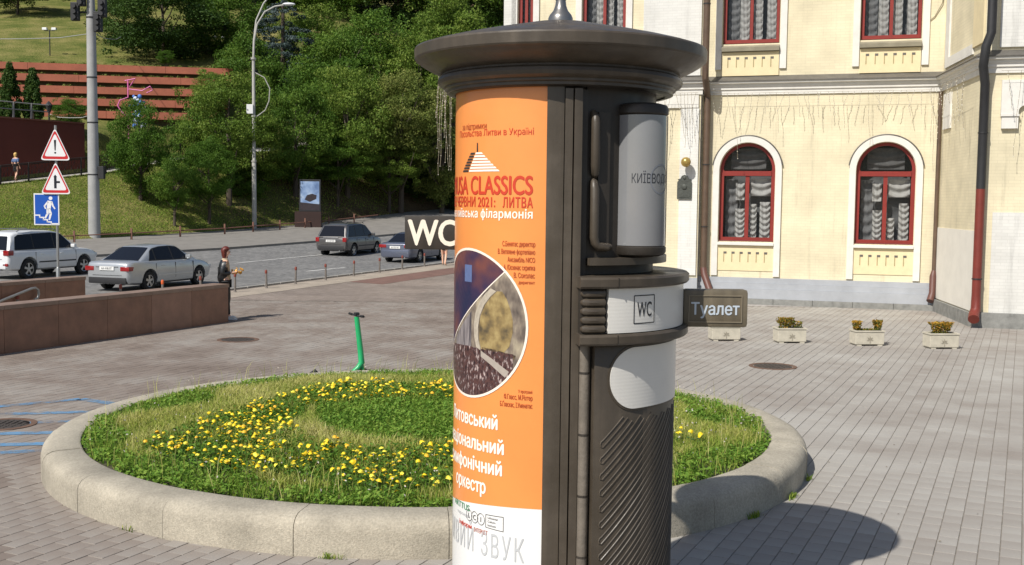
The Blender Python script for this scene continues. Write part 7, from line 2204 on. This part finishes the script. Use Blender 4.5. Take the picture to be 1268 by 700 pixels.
# ================================================================== POLES AND LAMPS
m_pole = mat('grey_concrete_pole', (0.34, 0.34, 0.335), 0.8, 0.12, 1.5, 0.2, 20)
gp = px_at(117, 290, 62.0); gp.z = ground_z(gp.x, gp.y)
t = empty('utility_pole', gp)
tag(t, 'thick grey concrete pole with traffic lights at its top, left on the bank', 'pole')
MB().tube([(0, 0, -0.3), (0, 0, 12.2), (0, 0, 13.5)], [0.33, 0.245, 0.2], 20).build('shaft', m_pole, t, True)
for z in (3.5, 6.4, 8.9, 12.2):
    MB().tube([(0, 0, z), (0, 0, z + 0.07)], 0.335 - z * 0.0055, 20).build('band', M['dark_iron'], t)
MB().bbox(0.30, 0.62, -0.15, 0.15, 3.3, 4.0, 0.02).build('switch_box', m_cdark, t)
for sx, zz in ((-0.75, 12.4), (0.75, 12.6), (-0.4, 13.2), (0.5, 11.8)):
    h = MB().bbox(sx - 0.22, sx + 0.22, -0.45, -0.15, zz - 0.4, zz + 0.6, 0.03).build('signal_head', m_cdark, t)
    for q in range(3):
        MB().tube([(sx, -0.46, zz - 0.22 + q * 0.3), (sx, -0.60, zz - 0.22 + q * 0.3)], 0.12, 10).build('visor', M['dark_iron'], h)
MB().tube([(-0.8, -0.1, 12.5), (0.8, -0.1, 12.5)], 0.05, 8).build('cross_arm', M['dark_iron'], t)
# overhead wires between pole and trees
for (a, b_) in (((117, 41, 62), (-60, 44, 60)), ((117, 41, 62), (150, 46, 90)), ((118, 141, 62), (60, 141, 75))):
    A_, B_ = px_at(*a), px_at(*b_); mid = (A_ + B_) / 2 - Vector((0, 0, 0.25))
    tag(MB().tube([A_, (A_ + mid) / 2 - Vector((0, 0, 0.1)), mid, (B_ + mid) / 2 - Vector((0, 0, 0.1)), B_], 0.022, 5).build('overhead_wire', mat('pale_wire', (0.4, 0.4, 0.38), 0.6, 0.0)), {(-60, 44): 'overhead wire running left from the thick pole', (150, 46): 'overhead wire running back to the trees from the thick pole', (60, 141): 'lower wire running left from the thick pole'}[b_[:2]], 'wire')
lp = px_at(315, 284, 72.0); lp.z = ground_z(lp.x, lp.y) - 0.1
t = empty('street_lamp', lp)
tag(t, 'tall thin lamp post with curved arm in front of the trees', 'street lamp')
m_lpole = mat('pale_steel_pole', (0.38, 0.37, 0.34), 0.6, 0.12, 3)
MB().tube([(0, 0, -0.2), (0, 0, 4.5), (0, 0, 4.55), (0, 0, 11.2)], [0.16, 0.14, 0.115, 0.10], 12).build('shaft', m_lpole, t, True)
MB().tube([(0, 0, 11.1), (0.05, 0, 12.2), (0.25, 0, 13.3), (0.75, 0, 14.1), (1.4, 0, 14.45), (2.0, 0, 14.55)], [0.075, 0.06, 0.055, 0.05, 0.05, 0.05], 10).build('arm', m_lpole, t, True)
MB().tube([(0, 0, 11.1), (0.0, 0.1, 12.2), (0.12, 0.3, 13.6), (0.55, 0.5, 14.7), (1.0, 0.6, 15.3)], [0.075, 0.06, 0.055, 0.05, 0.05], 10).build('arm', m_lpole, t, True)
MB().sphere((2.3, 0, 14.6), 0.42, 14, 8, (1, 0.4, 0.25)).build('lantern', mat('pale_lantern', (0.66, 0.68, 0.70), 0.4, 0.05), t, True)
MB().bbox(-0.42, 0.0, -0.22, 0.12, 7.55, 8.15, 0.02).build('meter_box', mat('white_box', (0.7, 0.7, 0.7), 0.5, 0.05), t)
MB().tube([(0.12, 0, 10.2), (0.7, 0, 9.9), (1.05, 0, 9.2), (1.0, 0, 8.4), (0.75, 0, 7.8), (0.1, 0, 7.3)], 0.035, 6).build('cable_loop', m_lpole, t, True)
for z in (4.5, 7.4, 11.1):
    MB().tube([(0, 0, z - 0.06), (0, 0, z + 0.06)], 0.17, 12).build('band', m_lpole, t)
m_dk = M['dark_iron']; m_lw = mat('white_lantern', (0.75, 0.77, 0.78), 0.4, 0.05)
def double_lamp(x, yb, Y, h, label):
    p = px_at(x, yb, Y)
    t = empty('park_lamp', p)
    MB().tube([(0, 0, -1.5), (0, 0, h)], 0.05, 8).build('post', m_dk, t)
    MB().tube([(-0.45, 0, h - 0.05), (0.45, 0, h - 0.05)], 0.03, 6).build('cross_arm', m_dk, t)
    for s in (-1, 1):
        MB().bbox(s * 0.4 - 0.2, s * 0.4 + 0.2, -0.15, 0.15, h - 0.02, h + 0.2, 0.04).build('lantern', m_lw, t)
    tag(t, label, 'park lamp')
double_lamp(62, 73, 96, 2.45, 'twin lantern lamp on the grassy slope above the red terraces')
double_lamp(272, 70, 108, 1.75, 'twin lantern lamp among the dark trees above the terraces')
p = px_at(61, 157, 72.0); p.z = 7.6
t = empty('path_lantern', p)
MB().tube([(0, 0, -0.1), (0, 0, 0.75)], 0.06, 8).build('post', m_dk, t)
MB().lathe([(0.10, 0.75), (0.2, 1.15), (0.24, 1.2), (0.1, 1.4), (0, 1.5)], 6).build('lantern_head', m_dk, t)
tag(t, 'old style black lantern on the retaining wall above the warning signs', 'lantern')
# ---- lit advertising panel on the far pavement
bbp = px_at(384, 283, 74.0); bz0 = ground_z(bbp.x, bbp.y)
t = empty('advertising_panel', (bbp.x, bbp.y, bz0), R(6))
tag(t, 'upright poster panel with blue picture on a dark red base under the trees', 'poster panel')
MB().bbox(-1.0, 0.75, -0.25, 0.25, -0.2, 1.0, 0.02).build('base', mat('dark_red_base', srgb(52, 34, 30), 0.8, 0.15, 2), t)
MB().bbox(-0.72, 0.72, -0.14, 0.14, 1.0, 3.15, 0.03).build('frame', m_cdark, t)
MB().quad((-0.62, -0.142, 1.1), (0.62, -0.142, 1.1), (0.62, -0.142, 3.02), (-0.62, -0.142, 3.02)).build('poster_print', ramp_noise('panel_sky', [(0.35, srgb(96, 120, 160)), (0.55, srgb(140, 164, 200)), (0.7, srgb(180, 196, 214))], 1.6, detail=4), t)
b = MB().add([(-0.35, -0.144, 1.8), (0.0, -0.144, 1.65), (0.42, -0.144, 1.85), (0.45, -0.144, 2.1), (0.15, -0.144, 2.2), (-0.2, -0.144, 2.1)], [tuple(range(6))])
b.quad((-0.62, -0.144, 1.1), (0.62, -0.144, 1.1), (0.62, -0.144, 1.5), (-0.62, -0.144, 1.62)); b.build('poster_dark_shape', mat('panel_dark', srgb(52, 44, 48), 0.5, 0.3, 5), t, fix=False)
# ---- pink outline figure and blue white bundle in front of the terraces
c = px_at(165, 118, 74.5)
t = empty('pink_frame_figure', c, 0)
m_pink = mat('pink_tube', srgb(214, 110, 168), 0.5, 0.1)
MB().tube([(-0.35, 0, 1.05), (-0.35, 0, -0.15), (-0.9, 0, -0.35), (-1.05, 0, -0.7), (-0.85, 0, -1.05), (-0.35, 0, -1.5), (-0.35, 0, -3.6)], 0.045, 6).build('tube', m_pink, t, True)
MB().tube([(-0.55, 0, 0.95), (0.15, 0, 1.1), (-0.1, 0, 0.75), (-0.35, 0, 0.4), (0.6, 0, 0.3), (1.15, 0, 0.6), (1.3, 0, 0.35), (0.9, 0, 0.15)], 0.04, 6).build('tube', m_pink, t, True)
tag(t, 'pink tube outline figure standing before the red terraces', 'sculpture')
t = empty('blue_bundle', px_at(172, 140, 73.5), 0)
b1, b2 = MB(), MB()
for k in range(40):
    p = (random.gauss(0, 0.25), random.gauss(0, 0.2), random.uniform(-0.9, 1.15))
    (b1 if k % 2 else b2).sphere(p, random.uniform(0.10, 0.17), 7, 5)
tag(b1.build('blue_balls', mat('sky_blue_plastic', srgb(90, 130, 205), 0.4, 0.1), t, True), kind='stuff'); tag(b2.build('white_balls', mat('white_plastic', srgb(206, 214, 228), 0.4, 0.05), t, True), kind='stuff')
MB().tube([(0, 0, -3.5), (0, 0, 0.5)], 0.04, 6).build('stand', m_dk, t)
tag(t, 'bundle of blue and white balls beside the pink figure', 'balloons')
# ---- walker on the hill path
pp_ = px_at(35, 222, 66.0); u_ = min(np.linspace(1, 3, 60), key=lambda u: (row_pt(2, u).lerp(row_pt(3, u), 0.5).xy - pp_.xy).length)
q = row_pt(2, float(u_)).lerp(row_pt(3, float(u_)), 0.45)
pl = empty('person', (q.x, q.y, q.z), R(70))
N, E = {}, []
N['pe'] = ((0, 0, 0.93), (0.12, 0.105)); N['wa'] = ((0.0, 0, 1.08), (0.11, 0.085)); N['ch'] = ((0, 0, 1.27), (0.13, 0.10)); N['ub'] = ((0, 0, 1.39), (0.10, 0.07)); N['ne'] = ((0.0, 0, 1.46), 0.05)
N['hl'] = ((0.02, 0, 1.52), (0.062, 0.07)); N['hd'] = ((0.025, 0, 1.59), (0.082, 0.098)); N['ht'] = ((0.015, 0, 1.66), (0.066, 0.078)); N['no'] = ((0.118, 0, 1.578), 0.013)
E += [('pe', 'wa'), ('wa', 'ch'), ('ch', 'ub'), ('ub', 'ne'), ('ne', 'hl'), ('hl', 'hd'), ('hd', 'ht'), ('hd', 'no')]
for s, sd, kx, fx in ((1, 'L', 0.12, 0.10), (-1, 'R', 0.0, -0.2)):
    N['hip' + sd] = ((0.0, s * 0.095, 0.85), 0.09); N['kn_' + sd] = ((kx, s * 0.10, 0.48), 0.055); N['an' + sd] = ((fx, s * 0.10, 0.085), 0.036); N['to' + sd] = ((fx + 0.14, s * 0.12, 0.03), (0.038, 0.028))
    E += [('pe', 'hip' + sd), ('hip' + sd, 'kn_' + sd), ('kn_' + sd, 'an' + sd), ('an' + sd, 'to' + sd)]
arm_nodes(N, E, 'L', (0, 0.17, 1.36), (-0.05, 0.22, 1.10), (0.06, 0.21, 0.88), (0.3, 0, -1), (0.4, -0.3, 0))
arm_nodes(N, E, 'R', (0, -0.17, 1.36), (-0.02, -0.22, 1.10), (0.10, -0.21, 0.89), (0.3, 0, -1), (0.4, 0.3, 0))
E += [('ub', 'shL'), ('ub', 'shR')]
put('body', skin_mesh(N, E, 'pe'), m_skin, pl)
put('jumper', skin_mesh({'c': ((0, 0, 1.00), (0.155, 0.15)), 'd': ((0, 0, 1.28), (0.165, 0.16)), 'e': ((0, 0, 1.40), (0.12, 0.11)), 'sl': ((0, 0.18, 1.36), 0.07), 'sr': ((0, -0.18, 1.36), 0.07), 'el': ((-0.05, 0.22, 1.12), 0.06), 'er': ((-0.02, -0.22, 1.12), 0.06)}, [('c', 'd'), ('d', 'e'), ('d', 'sl'), ('d', 'sr'), ('sl', 'el'), ('sr', 'er')], 'd'), mat('blue_grey_jumper', srgb(92, 112, 150), 0.9, 0.1), pl)
put('skirt', skin_mesh({'a': ((0, 0, 0.55), (0.19, 0.19)), 'b': ((0, 0, 0.85), (0.15, 0.15)), 'c': ((0, 0, 1.02), (0.125, 0.11))}, [('a', 'b'), ('b', 'c')], 'b'), m_blk, pl)
head_parts(pl, (0.022, 0, 1.59), 1, (1, 0, 0), mat('blond_hair', srgb(206, 168, 100), 0.6, 0.15, 30), True)
tag(pl, 'blond person in blue jumper and dark skirt walking up the hill path', 'person')

# ================================================================== TREES
def leaf_cloud(rg, blobs, n, smin, smax, up_bias=0.25):
    """leaf faces spread through clumps; blobs: (x, y, z, rx, rz)"""
    bl_ = np.array(blobs); w = bl_[:, 3] ** 2; k = rg.choice(len(bl_), n, p=w / w.sum())
    d = rg.normal(size=(n, 3)); d /= np.linalg.norm(d, axis=1)[:, None]
    rad = rg.uniform(0.25, 1.0, n) ** 0.45
    ext = np.c_[bl_[k, 3], bl_[k, 3], bl_[k, 4]]
    c = bl_[k, :3] + d * rad[:, None] * ext * (1 + rg.normal(0, 0.10, n))[:, None]
    N_ = d * 0.55 + rg.normal(size=(n, 3)) * 0.6; N_[:, 2] += up_bias; N_ /= np.linalg.norm(N_, axis=1)[:, None]
    t_ = np.cross(N_, rg.normal(size=(n, 3))); t_ /= np.linalg.norm(t_, axis=1)[:, None]; bt = np.cross(N_, t_)
    s = rg.uniform(smin, smax, n)[:, None]
    co = np.stack([c - t_ * s, c + bt * s * .55 - N_ * s * .1, c + t_ * s, c - bt * s * .55 - N_ * s * .1], 1)
    tint = np.clip(rg.normal(0.5, 0.17, n) + (rg.random(len(bl_))[k] - 0.5) * 0.35, 0, 1)
    return co.reshape(-1, 3), tint
LEAF = {
 'green': attr_mat('broadleaf_green', [(0, (0.040, 0.098, 0.012)), (0.5, (0.088, 0.172, 0.020)), (1, (0.18, 0.26, 0.038))], 0.6, trans=0.32),
 'locust': attr_mat('locust_green', [(0, (0.055, 0.112, 0.014)), (0.5, (0.135, 0.215, 0.028)), (1, (0.25, 0.31, 0.06))], 0.6, trans=0.35),
 'bright': attr_mat('bright_green', [(0, (0.035, 0.085, 0.010)), (0.5, (0.080, 0.165, 0.018)), (1, (0.15, 0.25, 0.035))], 0.6, trans=0.38),
 'olive': attr_mat('olive_green', [(0, (0.06, 0.095, 0.016)), (0.5, (0.15, 0.19, 0.038)), (1, (0.28, 0.285, 0.08))], 0.6, trans=0.3),
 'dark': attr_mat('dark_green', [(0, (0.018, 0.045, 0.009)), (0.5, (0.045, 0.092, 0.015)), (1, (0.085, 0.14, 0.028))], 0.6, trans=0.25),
 'spruce': attr_mat('blue_spruce_needles', [(0, (0.030, 0.050, 0.045)), (0.5, (0.065, 0.095, 0.090)), (1, (0.12, 0.155, 0.15))], 0.7, trans=0.1),
}
m_bark = mat('grey_brown_bark', (0.075, 0.058, 0.042), 0.9, 0.3, 3, 0.6, 12)
CROWN = {}
def crown_mesh(kind, q):
    """unit crown: about 1 wide (radius 0.5) and 1 high, stands on z = 0"""
    key = (kind, q)
    if key in CROWN: return CROWN[key]
    rg = np.random.default_rng(100 + q * 17 + len(kind))
    blobs = []
    m = 78
    for i in range(m):
        d = rg.normal(size=3); d /= np.linalg.norm(d)
        r = rg.uniform(0.45, 1.0) ** 0.6
        x, y, z = d * r
        w = 0.40 * (1 - 0.35 * max(0, z)) * (1.0 if z > -0.4 else 0.85)
        blobs.append((x * w, y * w, 0.5 + z * 0.43, rg.uniform(0.07, 0.15), rg.uniform(0.045, 0.09)))
    # side sprays break the outline
    for i in range(16):
        a = rg.uniform(0, 2 * PI); z = rg.uniform(0.12, 0.95); r = 0.43 * math.sqrt(max(0.05, 1 - (2 * z - 1) ** 2)) + 0.05
        blobs.append((r * math.cos(a), r * math.sin(a), z, rg.uniform(0.035, 0.06), rg.uniform(0.03, 0.05)))
    co, ti = leaf_cloud(rg, blobs, 30000, 0.0055, 0.0135)
    me = np_mesh('crown', co, 4, np.arange(len(co)), ti, [LEAF[kind]])
    CROWN[key] = me
    return me
def trunk_mesh(q):
    key = ('trunk', q)
    if key in CROWN: return CROWN[key]
    rr = random.Random(q)
    b = MB()
    b.tube([(0, 0, -0.12), (0.005, 0.0, 0.10), (0.01, 0.01, 0.35), (0.0, 0.0, 0.62), (0.02, 0, 0.85)], [0.036, 0.028, 0.022, 0.013, 0.004], 8)
    for k in range(7):
        z = rr.uniform(0.12, 0.6); a = rr.uniform(0, 6.28); L = rr.uniform(0.2, 0.36)
        b.tube([(0.005, 0, z), (L * 0.5 * math.cos(a), L * 0.5 * math.sin(a), z + 0.10), (L * math.cos(a), L * math.sin(a), z + 0.26)], [0.012, 0.008, 0.003], 5)
    CROWN[key] = b.mesh('trunk', True)
    return CROWN[key]
def tree(px, ytop, ybot, wpx, Y, kind, q, label, group=None, trunk=0.18, name='broadleaf_tree', cat='tree'):
    """a tree whose crown spans the surveyed heights at distance Y; it stands on the hillside below"""
    top, bot = px_at(px, ytop, Y), px_at(px, ybot, Y)
    w = wpx / 1360 * Y
    gz = ground_z(top.x, top.y)
    t = empty(name, (top.x, top.y, gz))
    cz = bot.z - gz; ch = top.z - bot.z
    c = put('crown', crown_mesh(kind, q), None, t)
    c.location = (0, 0, cz); c.scale = (w, w, ch); c.rotation_euler = (0, 0, random.uniform(0, 6.28))
    tr = put('trunk', trunk_mesh(q), m_bark, t)
    H_ = cz + ch * 0.9
    tr.scale = (max(2.0, min(H_ * 0.8, w * 0.9)),) * 2 + (max(0.8, H_),)
    tag(t, label, cat, group)
    return t
G1 = 'broadleaf trees massed on the hillside'
FRONT = [
 (172, 112, 250, 92, 69, 'bright', 0, 'young light green tree in front of the terraces, right of the thick pole'),
 (215, 188, 262, 70, 67.5, 'green', 1, 'low dark green bush on the bank below the young tree'),
 (282, 72, 225, 135, 73.5, 'locust', 2, 'feathery green tree behind the tall thin lamp post'),
 (258, 165, 255, 80, 70, 'bright', 3, 'bright green bush at the lamp post foot'),
 (365, 85, 235, 120, 79, 'green', 1, 'green tree right of the lamp post'),
 (430, 70, 240, 130, 83, 'locust', 0, 'large green tree above the poster panel'),
 (497, 75, 215, 130, 85, 'olive', 2, 'olive green tree left of the column cap'),
 (548, 100, 258, 110, 87, 'olive', 3, 'olive green tree just left of the orange poster'),
 (470, 0, 150, 160, 94, 'green', 3, 'high green tree in the middle of the hillside'),
 (560, -20, 150, 150, 98, 'locust', 1, 'high green tree behind the column cap'),
 (392, -10, 130, 120, 97, 'locust', 2, 'high green tree right of the blue spruce'),
 (610, 20, 200, 110, 100, 'green', 0, 'green tree at the left corner of the yellow building'),
 (85, 120, 158, 52, 73, 'bright', 1, 'light green bush on top of the red retaining wall'),
 (200, -55, 84, 190, 97, 'dark', 0, 'big dark tree above the right end of the terraces'),
 (278, -40, 88, 130, 101, 'green', 2, 'green tree above the twin lantern among the trees'),
 (152, -30, 72, 80, 103, 'dark', 3, 'dark tree beside the thick pole top'),
 (205, 60, 80, 26, 93, 'bright', 2, 'small light green shrub at the terrace edge'),
 (20, -60, 16, 130, 118, 'dark', 1, 'dark crown at the upper left corner'),
 (262, 85, 140, 60, 82, 'locust', 3, 'pale green bush at the right end of the terraces'),
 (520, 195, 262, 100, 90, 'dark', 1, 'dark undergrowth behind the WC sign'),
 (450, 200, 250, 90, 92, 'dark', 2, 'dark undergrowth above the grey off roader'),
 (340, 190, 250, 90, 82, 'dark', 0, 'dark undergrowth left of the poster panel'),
 (395, 190, 232, 80, 84, 'green', 1, 'low green bushes above the poster panel'),
 (300, 205, 262, 70, 76, 'green', 2, 'green bush on the bank just left of the lamp post foot'),
 (325, 150, 232, 95, 77.5, 'locust', 3, 'leafy green bush just right of the lamp post cable loop'),
 (418, 160, 228, 105, 81, 'green', 1, 'rounded green bush above and right of the poster panel'),
 (482, 165, 240, 95, 84.5, 'locust', 0, 'rounded green bush above the blue sedan'),
 (570, 190, 270, 90, 91, 'dark', 3, 'dark bush behind the left edge of the column'),
]
for a in FRONT: tree(*a)
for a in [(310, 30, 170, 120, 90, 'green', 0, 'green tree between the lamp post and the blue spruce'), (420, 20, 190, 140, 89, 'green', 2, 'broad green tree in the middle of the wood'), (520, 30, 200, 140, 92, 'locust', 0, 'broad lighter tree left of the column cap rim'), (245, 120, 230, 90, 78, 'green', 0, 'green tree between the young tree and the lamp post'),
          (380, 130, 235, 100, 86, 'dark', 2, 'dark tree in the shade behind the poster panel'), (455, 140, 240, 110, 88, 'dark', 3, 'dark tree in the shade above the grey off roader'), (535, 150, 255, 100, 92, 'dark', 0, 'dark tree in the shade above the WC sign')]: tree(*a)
for i, (px, yt, yb, w, Y, kind, q) in enumerate([(90, -90, 20, 150, 140, 'dark', 0), (170, -100, 20, 170, 140, 'green', 1), (250, -100, 30, 170, 135, 'green', 2), (330, -110, 40, 170, 130, 'dark', 3), (410, -110, 60, 180, 128, 'green', 0), (490, -110, 60, 180, 130, 'dark', 1), (570, -110, 80, 180, 132, 'green', 2), (640, -110, 80, 160, 135, 'dark', 3), (440, 30, 170, 150, 108, 'dark', 2), (520, 40, 180, 150, 110, 'dark', 0), (590, 60, 200, 140, 112, 'dark', 1), (350, 60, 180, 130, 108, 'dark', 3), (-40, -80, 0, 150, 130, 'green', 2)]):
    tree(px, yt, yb, w, Y, kind, q, 'dark green tree filling the back of the wooded hillside', G1)
# blue spruce: tiers of drooping boughs
def spruce(px, ytop, ybot, wpx, Y, label):
    top, bot = px_at(px, ytop, Y), px_at(px, ybot, Y)
    gz = ground_z(top.x, top.y)
    t = empty('spruce_tree', (top.x, top.y, gz)); Hh = top.z - gz; w = wpx / 1360 * Y
    rg = np.random.default_rng(5); bl_ = []
    z0 = bot.z - gz
    for k in range(16):
        f = k / 15; z = z0 + (Hh - z0) * f; r = w / 2 * (1 - f) ** 0.8 + 0.12
        for j in range(max(3, int(11 * (1 - f)))):
            a = rg.uniform(0, 6.28); 
            for g in (0.55, 0.95):
                bl_.append((r * g * math.cos(a), r * g * math.sin(a), z - 0.22 * g * r, 0.16 + 0.14 * r, 0.10 + 0.03 * r))
    co, ti = leaf_cloud(rg, bl_, 16000, 0.06, 0.13, 0.1)
    put('crown', np_mesh('crown', co, 4, np.arange(len(co)), ti, [LEAF['spruce']]), None, t)
    MB().tube([(0, 0, -0.5), (0, 0, Hh * 0.6), (0, 0, Hh)], [0.22, 0.14, 0.02], 8).build('trunk', m_bark, t, True)
    tag(t, label, 'tree')
spruce(350, -60, 95, 90, 93, 'blue grey spruce behind the curved lamp arm')
# two clipped columnar thujas on the wall
def thuja(px, ytop, ybot, wpx, Y, label, seed):
    top, bot = px_at(px, ytop, Y), px_at(px, ybot, Y); gz = ground_z(bot.x, bot.y)
    t = empty('thuja', (bot.x, bot.y, gz)); w = wpx / 1360 * Y; Hh = top.z - gz
    rg = np.random.default_rng(seed); bl_ = []
    for k in range(80):
        f = rg.random(); a = rg.uniform(0, 6.28); r = w / 2 * (1 - f ** 2.6) * rg.uniform(0.5, 0.85)
        bl_.append((r * math.cos(a), r * math.sin(a), Hh * (0.06 + 0.9 * f), 0.22, 0.34))
    co, ti = leaf_cloud(rg, bl_, 9000, 0.05, 0.10, 0.3)
    put('crown', np_mesh('crown', co, 4, np.arange(len(co)), ti, [LEAF['dark']]), None, t)
    MB().tube([(0, 0, -0.3), (0, 0, Hh * 0.8)], [0.09, 0.03], 6).build('trunk', m_bark, t)
    tag(t, label, 'tree', 'columnar thujas above the retaining wall')
thuja(13, 80, 146, 29, 74.5, 'left clipped columnar thuja above the red retaining wall', 1)
thuja(41, 86, 146, 24, 75.0, 'right clipped columnar thuja above the red retaining wall', 2)
# small plants dotted along the terrace beds
b_x, b_t = [], []
rg = np.random.default_rng(3)
for k in range(5):
    for j in range(46):
        f = rg.uniform(-6.8, 11)
        p = TB + tnor * (k * 1.75 + 0.25) + tdir * f
        blobs = [(p.x, p.y, 8.55 + k * 1.02 + 0.58, 0.22, 0.13)]
        co, ti = leaf_cloud(rg, blobs, 26, 0.05, 0.09)
        b_x.append(co); b_t.append(ti)
co = np.concatenate(b_x); ti = np.concatenate(b_t)
tag(put('terrace_plants', np_mesh('terrace_plants', co, 4, np.arange(len(co)), ti, [LEAF['olive']])), kind='stuff')
# rough grass on the bank
n = 60000
u_ = rng.uniform(1.2, 6.0, n); f_ = rng.random(n)
PT = np.array([row_pt(1, a).lerp(row_pt(2, a), b_)[:] for a, b_ in zip(u_, f_)])
PT[:, 2] += np.array([0.12 * mnoise.noise(Vector(p) * 0.25) for p in PT])
blades(PT[:, 0], PT[:, 1], PT[:, 2] - 0.02, rng.uniform(0.05, 0.15, n), rng.uniform(0.02, 0.045, n), rng.uniform(0.2, 0.9, n), np.clip(rng.normal(0.38, 0.16, n), 0, 1), 'bank_grass', m_blade)
